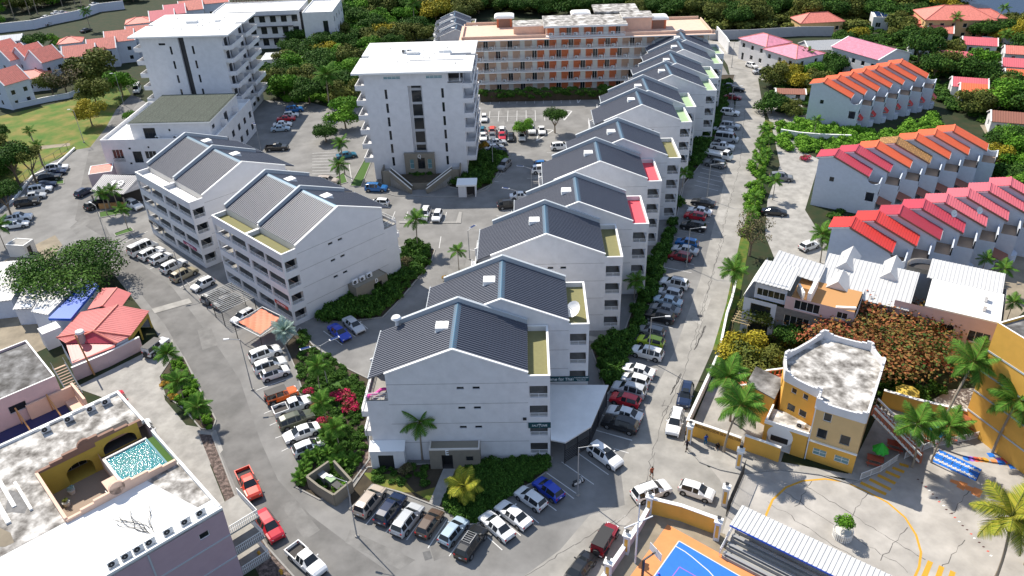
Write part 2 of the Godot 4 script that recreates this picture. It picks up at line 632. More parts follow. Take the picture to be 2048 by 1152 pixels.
func bush_mesh(kind: String, sd: int, leaves := 1300, size := .075, flat := .8) -> ArrayMesh:
	var key := "bush_%s_%d_%d" % [kind, sd, leaves]
	if not cache.has(key):
		cache[key] = crown_mesh(kind, sd, 6, leaves, size, flat, .5)
	return cache[key]

func shrub(kind: String, p: Vector2, r: float, h: float, label: String, group := "", called := "shrub", y := .0) -> Node3D:
	var o := thing(called, label, "shrub", V3(p.x, y, p.y), fmod(absf(p.x * 57.0 + p.y * 31.0), 360.0), group)
	inst(bush_mesh(kind, 3), "foliage", o, Transform3D(Basis().scaled(V3(r * 1.1, h * .75, r * 1.1)), V3(0, h * .42, 0)))
	return o

func frond_mesh(kind: String, sd: int, droop: float, n := 34) -> ArrayMesh:
	var key := "frond_%s_%d" % [kind, sd]
	if cache.has(key):
		return cache[key]
	rng.seed = sd
	var b := MB.new()
	var pt := func(t: float) -> Vector3: return V3(t * (1.0 - .18 * t * droop), .34 * t - droop * .62 * t * t, 0)
	b.col = Color(.16, .17, .04)
	for i in 6:
		b.bar("frond", pt.call(i / 6.0), pt.call((i + 1) / 6.0), .022 * (1.2 - i / 6.0), .02)
	for i in n:
		var t := .12 + .88 * i / (n - 1.0)
		var p: Vector3 = pt.call(t)
		var d: Vector3 = (pt.call(minf(t + .02, 1.02)) - pt.call(t - .02)).normalized()
		for s in [-1.0, 1.0]:
			var l := .42 * sin(PI * (.14 + .82 * pow(t, .8))) * rng.randf_range(.85, 1.1)
			var out: Vector3 = (V3(0, -.28 - .35 * droop * t + rng.randf_range(-.12, .12), s) + d * .75).normalized()
			var w := d * .0125
			b.col = tint(kind)
			b.quad("frond", p - w, p + w, p + out * l * .62 + w * .8 + V3(0, .01, 0), p + out * l * .62 - w * .8 + V3(0, .01, 0))
			b.tri("frond", p + out * l * .62 - w * .8 + V3(0, .01, 0), p + out * l * .62 + w * .8 + V3(0, .01, 0), p + out * l + V3(0, -.05 * l, 0))
	cache[key] = bake(b, true)
	return cache[key]

func palm(kind: String, p: Vector2, h: float, flen: float, n: int, label: String, group := "", lean := .0, lean_dir := .0, y := .0, called := "palm_tree") -> Node3D:
	var o := thing(called, label, "palm", V3(p.x, y, p.y), .0, group)
	var b := MB.new()
	var ld := V3(cos(lean_dir), 0, sin(lean_dir))
	var pts := []
	for i in 7:
		var t := i / 6.0
		pts.append(ld * lean * t * t + V3(0, h * t, 0))
	var r := clampf(h * .018, .07, .17)
	for i in 6:
		b.tube("palm_bark", pts[i], pts[i + 1], r * (1.35 if i == 0 else 1.05 - .04 * i), r * (1.0 - .04 * i), 7, i == 5)
	obj(b, "trunk", o)
	var top: Vector3 = pts[6]
	var g := RandomNumberGenerator.new()
	g.seed = int(absf(p.x * 100 + p.y * 10)) + n
	for i in n:
		var a := TAU * i * .381966 + g.randf_range(-.15, .15)
		var t := float(i) / n
		var pitch := lerpf(1.05, -.45, pow(t, .8)) + g.randf_range(-.1, .1)
		var k := 0 if t < .35 else (1 if t < .75 else 2)
		var m := frond_mesh(kind, 11 + k, [.45, .75, 1.05][k])
		var s := flen * .84 * g.randf_range(.86, 1.08) * (.8 if t < .15 else 1.0)
		var bs := Basis(Vector3.UP, a) * Basis(V3(0, 0, 1), pitch) * Basis(V3(1, 0, 0), g.randf_range(-.25, .25))
		inst(m, "frond", o, Transform3D(bs.scaled(Vector3.ONE * s), top))
	return o

func stuff_in(called: String, poly: PackedVector2Array, mesh: Mesh, spacing: float, smin: float, smax: float, tall := 1.0, sd := 1, y := .0) -> void:
	var g := RandomNumberGenerator.new()
	g.seed = sd
	var lo := poly[0]
	var hi := poly[0]
	for q in poly:
		lo = V2(minf(lo.x, q.x), minf(lo.y, q.y))
		hi = V2(maxf(hi.x, q.x), maxf(hi.y, q.y))
	var ts := []
	var nx := int((hi.x - lo.x) / spacing) + 1
	var nz := int((hi.y - lo.y) / spacing) + 1
	for i in nx:
		for j in nz:
			var q := lo + V2(i + g.randf(), j + g.randf()) * spacing
			var s := g.randf_range(smin, smax)
			var a := g.randf() * TAU
			if Geometry2D.is_point_in_polygon(q, poly):
				ts.append(Transform3D(Basis(Vector3.UP, a).scaled(V3(s, s * tall, s)), V3(q.x, y + s * tall * .35, q.y)))
	if ts.is_empty():
		return
	var mm := MultiMesh.new()
	mm.transform_format = MultiMesh.TRANSFORM_3D
	mm.mesh = mesh
	mm.instance_count = ts.size()
	for i in ts.size():
		mm.set_instance_transform(i, ts[i])
	var o := MultiMeshInstance3D.new()
	o.multimesh = mm
	o.set_meta("kind", "stuff")
	hang(o, called)

# ---------------------------------------------------------------- vehicles (x forward, wheels on y = 0)
# stations: x share of the length, roof height, belt height, roof half-width, what follows (0 paint, 1 side glass, 2 screen, 3 pillar)
const CARS := {
	"sedan": {"l": 4.6, "w": .88, "wr": .32, "ax": [.185, .81], "st": [[0, .74, .7, .62, 0], [.015, .93, .86, .66, 0], [.16, 1.0, .91, .66, 2], [.30, 1.38, .93, .57, 1], [.45, 1.45, .93, .57, 3], [.475, 1.45, .93, .57, 1], [.60, 1.40, .93, .56, 2], [.755, 1.0, .92, .66, 0], [.92, .86, .80, .64, 0], [.985, .72, .68, .60, 0], [1, .58, .55, .58, 0]]},
	"hatch": {"l": 3.95, "w": .84, "wr": .31, "ax": [.165, .80], "st": [[0, .85, .8, .62, 0], [.02, 1.0, .92, .63, 2], [.10, 1.42, .95, .54, 1], [.40, 1.52, .95, .55, 3], [.425, 1.52, .95, .55, 1], [.58, 1.46, .95, .55, 2], [.76, 1.05, .94, .64, 0], [.93, .90, .84, .62, 0], [.99, .74, .7, .58, 0], [1, .58, .56, .56, 0]]},
	"suv": {"l": 4.6, "w": .92, "wr": .36, "ax": [.18, .81], "st": [[0, .92, .88, .68, 0], [.015, 1.08, 1.0, .68, 2], [.075, 1.58, 1.04, .60, 1], [.22, 1.69, 1.04, .61, 3], [.245, 1.69, 1.04, .61, 1], [.46, 1.70, 1.04, .61, 3], [.485, 1.70, 1.04, .61, 1], [.60, 1.64, 1.03, .60, 2], [.755, 1.14, 1.03, .70, 0], [.94, 1.0, .95, .68, 0], [.99, .84, .8, .64, 0], [1, .66, .64, .62, 0]]},
	"pickup": {"l": 5.2, "w": .92, "wr": .38, "ax": [.20, .81], "st": [[.36, 1.04, 1.02, .7, 2], [.395, 1.66, 1.05, .60, 1], [.51, 1.74, 1.05, .61, 3], [.53, 1.74, 1.05, .61, 1], [.625, 1.69, 1.05, .60, 2], [.745, 1.16, 1.05, .72, 0], [.94, 1.06, 1.0, .70, 0], [.99, .88, .84, .66, 0], [1, .68, .66, .64, 0]]},
	"van": {"l": 5.2, "w": .94, "wr": .34, "ax": [.2, .82], "st": [[0, 1.2, 1.1, .8, 0], [.01, 1.3, 1.15, .80, 2], [.03, 2.1, 1.2, .72, 1], [.32, 2.18, 1.2, .74, 3], [.34, 2.18, 1.2, .74, 1], [.58, 2.18, 1.2, .74, 3], [.61, 2.18, 1.2, .74, 1], [.76, 2.08, 1.2, .70, 2], [.90, 1.22, 1.1, .78, 0], [.98, .98, .92, .74, 0], [1, .7, .68, .70, 0]]},
	"jeep": {"l": 4.2, "w": .80, "wr": .40, "ax": [.16, .82], "st": [[0, .8, .78, .76, 0], [.01, 1.16, 1.14, .76, 3], [.015, 1.80, 1.16, .70, 1], [.30, 1.86, 1.16, .71, 3], [.325, 1.86, 1.16, .71, 1], [.535, 1.84, 1.16, .71, 2], [.60, 1.18, 1.15, .70, 0], [.97, 1.10, 1.08, .58, 0], [1, .9, .88, .56, 0]]},
}

func loft(bp: MB, bg: MB, st: Array, l: float, hw: float, sill: float) -> void:
	var secs := []
	for s in st:
		var e: float = 1.0 - .10 * pow(absf(s[0] - .5) * 2.0, 6.0)
		var w := hw * e
		secs.append([s[0] * l - l / 2, [V2(w * .95, sill), V2(w, sill + .16), V2(w, maxf(s[2] - .16, sill + .18)), V2(w * .965, s[2]), V2(minf(s[3], w * .95), s[1] - .05), V2(minf(s[3], w * .95) * .82, s[1])]])
	for i in st.size() - 1:
		var f: int = st[i][4]
		for k in 5:
			var b := bp
			var m := "paint"
			if k == 3 and f == 1:
				b = bg; m = "dark_glass"
			elif k == 4 and f == 2:
				b = bg; m = "dark_glass"
			var p := [secs[i][1][k], secs[i + 1][1][k], secs[i + 1][1][k + 1], secs[i][1][k + 1]]
			var x0: float = secs[i][0]
			var x1: float = secs[i + 1][0]
			b.quad(m, V3(x0, p[0].y, p[0].x), V3(x1, p[1].y, p[1].x), V3(x1, p[2].y, p[2].x), V3(x0, p[3].y, p[3].x))
			b.quad(m, V3(x1, p[1].y, -p[1].x), V3(x0, p[0].y, -p[0].x), V3(x0, p[3].y, -p[3].x), V3(x1, p[2].y, -p[2].x))
		var a: Vector2 = secs[i][1][5]
		var c: Vector2 = secs[i + 1][1][5]
		var tb := bg if f == 2 else bp
		tb.quad("dark_glass" if f == 2 else "paint", V3(secs[i][0], a.y, a.x), V3(secs[i + 1][0], c.y, c.x), V3(secs[i + 1][0], c.y, -c.x), V3(secs[i][0], a.y, -a.x))
	for e in [0, st.size() - 1]:
		for k in 5:
			var p: Vector2 = secs[e][1][k]
			var q: Vector2 = secs[e][1][k + 1]
			var x: float = secs[e][0]
			if e == 0:
				bp.quad("paint", V3(x, p.y, -p.x), V3(x, p.y, p.x), V3(x, q.y, q.x), V3(x, q.y, -q.x))
			else:
				bp.quad("paint", V3(x, p.y, p.x), V3(x, p.y, -p.x), V3(x, q.y, -q.x), V3(x, q.y, q.x))

func car_kit(kind: String) -> Dictionary:
	if cache.has("car_" + kind):
		return cache["car_" + kind]
	var t: Dictionary = CARS[kind]
	var l: float = t.l
	var hw: float = t.w
	if not M.has("paint"):
		mat("paint", Color.WHITE, .3)
	var bp := MB.new()
	var bg := MB.new()
	var bd := MB.new()
	loft(bp, bg, t.st, l, hw, .26 if kind != "jeep" else .42)
	var kit := {}
	bd.box("dark", V3(0, .2, 0), V3(l * .9, .22, hw * 1.7))
	if kind == "pickup":
		var x0 := -l / 2
		var x1 := -l / 2 + .36 * l
		for s in [-1, 1]:
			bp.box("paint", V3((x0 + x1) / 2, .5, s * (hw - .05)), V3(x1 - x0, .56, .1))
		bp.box("paint", V3(x0 + .05, .5, 0), V3(.1, .54, hw * 1.9))
		bp.box("paint", V3(x1 - .03, .5, 0), V3(.06, .56, hw * 1.9))
		bd.box("dark_room", V3((x0 + x1) / 2, .55, 0), V3(x1 - x0 - .1, .1, hw * 1.8))
		bp.box("paint", V3((x0 + x1) / 2, .3, 0), V3(x1 - x0 - .02, .22, hw * 1.9))
	var rx: float = -l / 2
	var fx: float = l / 2
	bd.box("dark", V3(fx - .04, .28, 0), V3(.12, .2, hw * 1.5))
	bd.box("dark", V3(rx + .03, .28, 0), V3(.1, .2, hw * 1.6))
	for a in t.ax:
		for s in [-1.0, 1.0]:
			var x: float = a * l - l / 2
			bd.tube("dark", V3(x, t.wr + .02, s * (hw - .1)), V3(x, t.wr + .02, s * (hw + .006)), t.wr + .07, t.wr + .07, 16)
	if kind == "jeep":
		bd.box("dark", V3(-.16 * l, 1.865, 0), V3(.66 * l, .03, hw * 1.74))
		for a in t.ax:
			for s in [-1.0, 1.0]:
				bd.box("dark", V3(a * l - l / 2, .84, s * (hw + .06)), V3(.95, .08, .24))
		bd.tube("dark", V3(rx - .2, .95, 0), V3(rx, .95, 0), .38, .38, 14)
	if kind in ["suv", "van"]:
		for s in [-1.0, 1.0]:
			bd.bar("dark", V3(-.3 * l, t.st[4][1] + .04, s * .56), V3(.06 * l, t.st[4][1] + .04, s * .56), .04, .04)
	var wh := MB.new()
	var rm := MB.new()
	var wr: float = t.wr
	wh.tube("tyre", V3(0, 0, -.1), V3(0, 0, .1), wr, wr, 16)
	rm.tube("rim", V3(0, 0, .06), V3(0, 0, .106), wr * .66, wr * .6, 10)
	for i in 5:
		var e := V3(cos(TAU * i / 5), sin(TAU * i / 5), 0)
		rm.bar("dark", e * .06 + V3(0, 0, .11), e * wr * .5 + V3(0, 0, .11), .05, .012)
	var hl := MB.new()
	hl.box("lamp_clear", Vector3.ZERO, V3(.2, .13, .3))
	var tl := MB.new()
	tl.box("lamp_red", Vector3.ZERO, V3(.12, .2 if kind != "van" else .4, .2))
	var mi := MB.new()
	mi.box("paint", Vector3.ZERO, V3(.1, .13, .19))
	var pl := MB.new()
	pl.box("letter_white", Vector3.ZERO, V3(.02, .11, .34))
	kit = {"body": bake(bp), "glass": bake(bg), "under": bake(bd), "wheel": bake(wh), "rim": bake(rm), "hl": bake(hl), "tl": bake(tl), "mirror": bake(mi), "plate": bake(pl)}
	cache["car_" + kind] = kit
	return kit

func car(kind: String, paint: String, p: Vector2, turn: float, label: String, group := "", y := .0, roof := "") -> Node3D:
	var called: String = {"suv": "parked_suv", "pickup": "pickup_truck", "van": "passenger_van", "jeep": "off_road_car"}.get(kind, "parked_car")
	var key := "proto_%s_%s" % [kind, roof]
	var cat: String = {"suv": "car", "pickup": "pickup truck", "van": "van"}.get(kind, "car")
	var o: Node3D
	if cache.has(key):
		o = dup(cache[key], V3(p.x, y, p.y), turn, label, group)
		o.name = numbered(self, called)
	else:
		var t: Dictionary = CARS[kind]
		var kit := car_kit(kind)
		o = thing(called, label, cat, V3(p.x, y, p.y), turn, group)
		inst(kit.body, "body", o)
		inst(kit.glass, "windows", o)
		inst(kit.under, "underbody", o)
		var l: float = t.l
		for a in t.ax:
			for s in [-1.0, 1.0]:
				var w := inst(kit.wheel, "wheel", o, Transform3D(Basis(Vector3.UP, .0 if s > 0 else PI), V3(a * l - l / 2, t.wr, s * (t.w - .085))))
				inst(kit.rim, "rim", w)
		var fs: Array = t.st[t.st.size() - 2]
		for s in [-1.0, 1.0]:
			inst(kit.hl, "headlight", o, Transform3D(Basis(Vector3.UP, -.22 * s), V3(l / 2 - .13, fs[2] - .14, s * t.w * .66)))
			var ty: float = (t.st[1][2] if kind != "pickup" else .98) - .24
			inst(kit.tl, "tail_light", o, Transform3D(Basis(), V3(-l / 2 + .045, ty, s * t.w * .76)))
			var si: int = t.st.size() - 5 if kind != "jeep" else t.st.size() - 4
			var mx: float = t.st[si][0] * l - l / 2 + .1
			inst(kit.mirror, "wing_mirror", o, Transform3D(Basis(), V3(mx, t.st[si][2] + .02, s * (t.w + .06))))
		inst(kit.plate, "number_plate", o, Transform3D(Basis(), V3(-l / 2 - .012, .62 if kind != "jeep" else .5, 0 if kind != "jeep" else .45)))
		if roof:
			var rb := MB.new()
			match roof:
				"sun": rb.box("dark_glass", V3(.25, t.st[5][1] - .01, 0), V3(.75, .025, .75))
				"black": rb.box("dark", V3(-.28, t.st[4][1] - .01, 0), V3(1.9, .03, 1.02))
				"rack":
					for s in [-.5, .5]:
						rb.bar("metal_grey", V3(-1.0, 1.8, s), V3(.4, 1.8, s), .05, .05)
					for i in 6:
						rb.bar("metal_grey", V3(-1.0 + i * .28, 1.8, -.5), V3(-1.0 + i * .28, 1.8, .5), .03, .03)
				"spare":
					rb.tube("dark", V3(-l / 2 - .22, 1.0, 0), V3(-l / 2, 1.0, 0), .36, .36, 14)
					rb.tube("rim", V3(-l / 2 - .23, 1.0, 0), V3(-l / 2 - .2, 1.0, 0), .2, .2, 12)
			obj(rb, {"sun": "sunroof", "black": "roof_panel", "rack": "roof_rack", "spare": "spare_wheel"}[roof], o)
		cache[key] = o
	var pm: StandardMaterial3D = M["car_" + paint]
	for ch in o.get_children():
		var mi := ch as MeshInstance3D
		if mi and (mi.name.begins_with("body") or mi.name.begins_with("wing_mirror")):
			mi.set_surface_override_material(0, pm)
	return o

func flatbed(paint: String, p: Vector2, turn: float, label: String) -> Node3D:
	var o := thing("flatbed_truck", label, "truck", at2(p), turn)
	var c := MB.new()
	var g := MB.new()
	loft(c, g, [[.68, 1.3, 1.25, .8, 3], [.685, 2.05, 1.3, .76, 1], [.76, 2.12, 1.3, .77, 1], [.86, 2.05, 1.3, .76, 2], [.95, 1.3, 1.2, .82, 0], [1, .7, .68, .78, 0]], 6.0, .95, .4)
	var body := obj(c, "cab", o)
	body.set_surface_override_material(0, M["car_" + paint])
	obj(g, "windows", o)
	var bed := MB.new()
	bed.box("metal_white", V3(-1.0, .85, 0), V3(4.0, .12, 2.0))
	for s in [-1.0, 1.0]:
		bed.box("metal_white", V3(-1.0, .97, s * .97), V3(4.0, .34, .05))
	bed.box("metal_white", V3(-2.98, .97, 0), V3(.05, .34, 1.9))
	bed.box("dark", V3(-.3, .5, 0), V3(5.0, .3, .9))
	obj(bed, "load_bed", o)
	var kit := car_kit("pickup")
	for x in [-1.9, 1.9]:
		for s in [-1.0, 1.0]:
			var w := inst(kit.wheel, "wheel", o, Transform3D(Basis(Vector3.UP, .0 if s > 0 else PI), V3(x, .38, s * .82)))
			inst(kit.rim, "rim", w)
	return o

# ---------------------------------------------------------------- people: one skin over posed bones (surface nets over smoothly joined capsules)
func person(label: String, p: Vector2, turn: float, bones: Array, hair: Array, y := .0, group := "") -> Node3D:
	# bones: [a, b, ra, rb, colour]
	var o := thing("person", label, "person", V3(p.x, y, p.y), turn, group)
	var cell := .028
	var lo := Vector3.ONE * 9.0
	var hi := Vector3.ONE * -9.0
	for q in bones:
		for e in [0, 1]:
			lo = lo.min(q[e] - Vector3.ONE * (q[2 + e] + .07))
			hi = hi.max(q[e] + Vector3.ONE * (q[2 + e] + .07))
	var n := Vector3i(((hi - lo) / cell).ceil()) + Vector3i.ONE
	var field := PackedFloat32Array()
	field.resize(n.x * n.y * n.z)
	field.fill(1.0)
	for q in bones:
		var a: Vector3 = q[0]
		var d: Vector3 = q[1] - a
		var dd := maxf(d.length_squared(), 1e-6)
		var pad := Vector3.ONE * (maxf(q[2], q[3]) + .09)
		var i0 := Vector3i(((a.min(q[1]) - pad - lo) / cell).floor()).clamp(Vector3i.ZERO, n - Vector3i.ONE)
		var i1 := Vector3i(((a.max(q[1]) + pad - lo) / cell).ceil()).clamp(Vector3i.ZERO, n - Vector3i.ONE)
		for x in range(i0.x, i1.x + 1):
			for yy in range(i0.y, i1.y + 1):
				for z in range(i0.z, i1.z + 1):
					var v := lo + V3(x, yy, z) * cell
					var t := clampf((v - a).dot(d) / dd, 0, 1)
					var f: float = (v - a - d * t).length() - lerpf(q[2], q[3], t)
					var k := x + n.x * (yy + n.y * z)
					var h := maxf(.03 - absf(field[k] - f), .0) / .03
					field[k] = minf(field[k], f) - h * h * .03 * .25
	var b := MB.new()
	var vert := {}
	var st := [1, n.x, n.x * n.y]
	for z in n.z - 1:
		for yy in n.y - 1:
			for x in n.x - 1:
				var k := x + n.x * (yy + n.y * z)
				var sum := Vector3.ZERO
				var cnt := 0
				for e in 12:
					var ax := e / 4
					var o1: int = st[(ax + 1) % 3] * (e & 1)
					var o2: int = st[(ax + 2) % 3] * ((e >> 1) & 1)
					var f0 := field[k + o1 + o2]
					var f1 := field[k + o1 + o2 + st[ax]]
					if (f0 < 0) != (f1 < 0):
						var v := Vector3.ZERO
						v[ax] = f0 / (f0 - f1)
						v[(ax + 1) % 3] = e & 1
						v[(ax + 2) % 3] = (e >> 1) & 1
						sum += v
						cnt += 1
				if cnt:
					vert[k] = lo + (V3(x, yy, z) + sum / cnt) * cell
	for k in vert:
		for ax in 3:
			var s0: int = st[ax]
			if k + s0 >= field.size() or (field[k] < 0) == (field[k + s0] < 0):
				continue
			var u: int = st[(ax + 1) % 3]
			var w: int = st[(ax + 2) % 3]
			if vert.has(k - u) and vert.has(k - w) and vert.has(k - u - w):
				var c: Vector3 = (vert[k] + vert[k - u - w]) / 2
				var best := 9.0
				for q in bones:
					var d: Vector3 = q[1] - q[0]
					var t := clampf((c - q[0]).dot(d) / maxf(d.length_squared(), 1e-6), 0, 1)
					var f: float = (c - q[0] - d * t).length() - lerpf(q[2], q[3], t)
					if f < best:
						best = f
						b.col = q[4]
				if field[k] < 0:
					b.quad("leaf_skin", vert[k - u - w], vert[k - w], vert[k], vert[k - u])
				else:
					b.quad("leaf_skin", vert[k - u - w], vert[k - u], vert[k], vert[k - w])
	obj(b, "body", o, true)
	var hb := MB.new()
	for i in 6:
		var r0 := PI * .5 * i / 6
		var r1 := PI * .5 * (i + 1) / 6
		for j in 10:
			var t0 := TAU * j / 10
			var t1 := TAU * (j + 1) / 10
			var f := func(r: float, t: float) -> Vector3: return hair[0] + V3(cos(t) * cos(r) * hair[1], sin(r) * hair[1] * 1.1, sin(t) * cos(r) * hair[1])
			hb.quad("hair", f.call(r0, t1), f.call(r0, t0), f.call(r1, t0), f.call(r1, t1))
	obj(hb, "hair", o)
	return o

func figure(pose: String, skin: Color, top: Color, leg: Color) -> Array:   # faces +z
	var f := []
	var put := func(a: Vector3, c: Vector3, r0: float, r1: float, k: Color) -> void: f.append([a, c, r0, r1, k])
	var hip := V3(0, .95, 0)
	var lean := V3(0, 0, .02)
	if pose == "crouch":
		hip = V3(0, .34, -.12); lean = V3(0, -.06, .22)
	if pose == "sit":
		hip = V3(0, .52, 0)
	var chest: Vector3 = hip + V3(0, .42, 0) + lean
	var neck: Vector3 = chest + V3(0, .13, .01) + lean * .3
	var head: Vector3 = neck + V3(0, .15, .025) + lean * .2
	put.call(hip, chest, .135, .15, top)
	put.call(chest + V3(-.12, .03, 0), chest + V3(.12, .03, 0), .09, .09, top)
	put.call(neck - V3(0, .05, 0), head, .055, .05, skin)
	put.call(head + V3(0, -.03, .01), head + V3(0, .05, -.01), .082, .092, skin)
	put.call(head + V3(0, -.005, .085), head + V3(0, -.03, .105), .014, .018, skin)
	for s in [-1.0, 1.0]:
		put.call(head + V3(s * .09, -.01, 0), head + V3(s * .095, .02, -.01), .018, .02, skin)
		var h: Vector3 = hip + V3(s * .09, -.03, 0)
		var knee := V3(s * .1, .5, .06 * s)
		var foot := V3(s * .1, .08, -.02)
		var hand: Vector3 = chest + V3(s * .27, -.5, .08)
		if pose == "walk":
			knee = V3(s * .09, .5, .05 + .14 * s)
			foot = V3(s * .08, .08, .24 * s - .04)
			hand = chest + V3(s * .25, -.46, -.2 * s)
		elif pose == "crouch":
			knee = V3(s * .17, .48, .28); foot = V3(s * .15, .07, .02); hand = V3(s * .2, .38, .42)
		elif pose == "sit":
			knee = V3(s * .12, .5, .42); foot = V3(s * .12, .08, .4); hand = V3(s * .18, .6, .3)
		put.call(h, knee, .095, .062, leg)
		put.call(knee, foot, .06, .042, leg if pose != "walk" else skin)
		put.call(foot - V3(0, .03, .03), foot + V3(0, -.04, .16), .045, .035, Color(.03, .03, .03))
		var sh: Vector3 = chest + V3(s * .19, .04, 0)
		var el: Vector3 = (sh + hand) / 2 + V3(s * .05, -.02, -.05)
		put.call(sh, el, .055, .044, top)
		put.call(el, hand, .042, .03, skin)
		var dn := (hand - el).normalized()
		put.call(hand, hand + dn * .07, .032, .034, skin)
		for i in 4:
			var q: Vector3 = hand + dn * .08 + V3(0, 0, (i - 1.5) * .02)
			put.call(q, q + dn * (.07 - .008 * absf(i - 1.2)), .012, .01, skin)
		put.call(hand + dn * .03, hand + dn * .06 + V3(-s * .02, 0, .05), .014, .011, skin)
	return [f, [head + V3(0, .03, -.015), .108]]

func people_at(label: String, p: Vector2, turn: float, pose: String, skin: Color, top: Color, leg: Color, y := .0) -> void:
	if not M.has("leaf_skin"):
		leafy("leaf_skin")
	var k := figure(pose, skin, top, leg)
	person(label, p, turn, k[0], k[1], y)

# ---------------------------------------------------------------- the slate-roofed apartment blocks
# local axes: gable front in the plane z = 0, block runs back to z = -10; terrace side at x = 0, garden side at x = -21
func block(called: String, mirrored: bool, terrace: String, label: String, group: String) -> Node3D:
	var o := thing(called, label, "apartment block", Vector3.ZERO, .0, group)
	var xf := Transform3D(Basis().scaled(V3(-1, 1, 1)), Vector3.ZERO) if mirrored else Transform3D()
	var sx := -1.0 if mirrored else 1.0
	var D := 10.0
	var w := MB.new().place(xf)
	var W := "wall_white"
	var holes := []
	for k in 3:
		for u in [8.35, 10.15]:
			holes.append([u - .42, u + .42, 4.85 + 2.9 * k, 5.25 + 2.9 * k])
	# gable fronts, front and back
	w.wall(W, V2(-18.5, 0), V2(-2.5, 0), 0, 12.8, holes, .14)
	w.face(W, [V3(-18.5, 12.8, 0), V3(-2.5, 12.8, 0), V3(-2.5, 12.85, 0), V3(-10.7, 16.2, 0), V3(-18.5, 13.0, 0)])
	w.wall(W, V2(-2.5, -D), V2(-18.5, -D), 0, 12.8)
	w.face(W, [V3(-2.5, 12.8, -D), V3(-18.5, 12.8, -D), V3(-18.5, 13.5, -D), V3(-10.7, 16.75, -D), V3(-2.5, 13.35, -D)])
	w.wall(W, V2(-21, 0), V2(-18.5, 0), 0, 9.2)
	w.wall(W, V2(-18.5, -D), V2(-21, -D), 0, 9.2)
	var gh := []
	for k in 3:
		for u in [1.2, 6.2]:
			gh.append([u, u + 2.2, .1 + 3.0 * k, 2.3 + 3.0 * k])
	w.wall(W, V2(-21, -D), V2(-21, 0), 0, 9.2, gh, .14)
	w.wall(W, V2(-18.5, -D), V2(-18.5, 0), 9.2, 13.0, [[1.4, 3.8, 9.3, 11.5], [6, 8.4, 9.3, 11.5]], .14)
	# storey joints stand a little proud
	for k in 4:
		w.box("wall_cement", V3(-10.5, 2.78 + 2.9 * k, .008), V3(15.96, .03, .016))
	obj(w, "wall", o)
	for h in holes:
		window(o, V3(sx * (-18.5 + (h[0] + h[1]) / 2), h[2], -.11), 0, h[1] - h[0], h[3] - h[2], "slot")
	for h in gh:
		window(o, V3(sx * -20.88, h[2], -D + (h[0] + h[1]) / 2), -90 * sx, h[1] - h[0], h[3] - h[2], "white", "door")
	for h in [[1.4, 3.8], [6, 8.4]]:
		window(o, V3(sx * -18.38, 9.3, -D + (h[0] + h[1]) / 2), -90 * sx, 2.4, 2.2, "white", "door")
	# terrace side: open galleries on four floors, piers, inner wall with doors
	var g := MB.new().place(xf)
	var fh := []
	var sh := []
	for k in 4:
		var y := 2.85 * k
		fh.append([.16, 2.2, y + .75, y + 2.45])
		for u in [.35, 5.15]:
			sh.append([u, u + 4.5, y + .75, y + 2.45])
		g.box("slab_concrete", V3(-1.25, y + .02, -D / 2), V3(2.1, .2, D - .5))
	g.wall(W, V2(-2.5, 0), V2(0, 0), 0, 12.4, fh, .22)
	g.wall(W, V2(0, -D), V2(-2.5, -D), 0, 12.4, [[.3, 2.34, .75, 2.45], [.3, 2.34, 3.6, 5.3], [.3, 2.34, 6.45, 8.15], [.3, 2.34, 9.3, 11.0]], .22)
	g.wall(W, V2(0, 0), V2(0, -D), 0, 12.4, sh, .22)
	g.wall("wall_cream", V2(-2.5, 0), V2(-2.5, -D), 0, 12.85)
	g.box(W, V3(-1.25, 11.45, -D / 2), V3(2.3, .22, D - .3))
	g.box(W, V3(-.1, 11.7, -D / 2), V3(.17, .7, D - .04))
	g.box(W, V3(-1.3, 11.7, -.1), V3(2.2, .7, .17))
	g.box(W, V3(-1.3, 11.7, -D + .1), V3(2.2, .7, .17))
	obj(g, "gallery", o)
	for k in 4:
		for z in [-2.5, -7.4]:
			window(o, V3(sx * -2.44, 2.85 * k + .24, z), 90 * sx, 2.9, 2.1, "dark", "door")
	var rb := MB.new().place(xf)
	for k in 4:
		var y := 2.85 * k + .75
		rail(rb, "metal_white", V3(-2.3, y, -.1), V3(-.3, y, -.1), .52, 1.0, 3)
		for z in [-.45, -5.25]:
			rail(rb, "metal_white", V3(-.1, y, z), V3(-.1, y, z - 4.3), .52, 1.4, 3)
	obj(rb, "railing", o)
	var t := MB.new().place(xf)
	t.box(terrace, V3(-1.34, 11.67, -D / 2), V3(2.28, .06, D - .38))
	obj(t, "terrace", o)
	var cp := MB.new().place(xf)
	cp.box("trim_white", V3(-.1, 12.4, -D / 2), V3(.26, .06, D + .04))
	cp.box("trim_white", V3(-1.36, 12.4, -.1), V3(2.26, .06, .26))
	cp.box("trim_white", V3(-1.36, 12.4, -D + .1), V3(2.26, .06, .26))
	for s in [[-18.55, 13.02, -10.7, 16.24], [-10.7, 16.24, -2.45, 12.9]]:
		cp.bar("trim_white", V3(s[0], s[1] + .04, -.02), V3(s[2], s[3] + .04, -.02), .3, .16)
	for s in [[-18.6, 13.52, -10.7, 16.8], [-10.7, 16.8, -2.45, 13.42]]:
		cp.bar("trim_pale", V3(s[0], s[1], -D + .16), V3(s[2], s[3], -D + .16), .42, .14)
	for s in [[-18.55, 12.9, -10.7, 16.1], [-10.7, 16.1, -2.5, 12.75]]:
		cp.quad("trim_pale", V3(s[0], s[1], -D + .3), V3(s[2], s[3], -D + .3), V3(s[2], s[3] + .66, -D + .3), V3(s[0], s[1] + .66, -D + .3))
	obj(cp, "coping", o)
	# the two ribbed slopes, ridge capping and roof light
	var r := MB.new().place(xf)
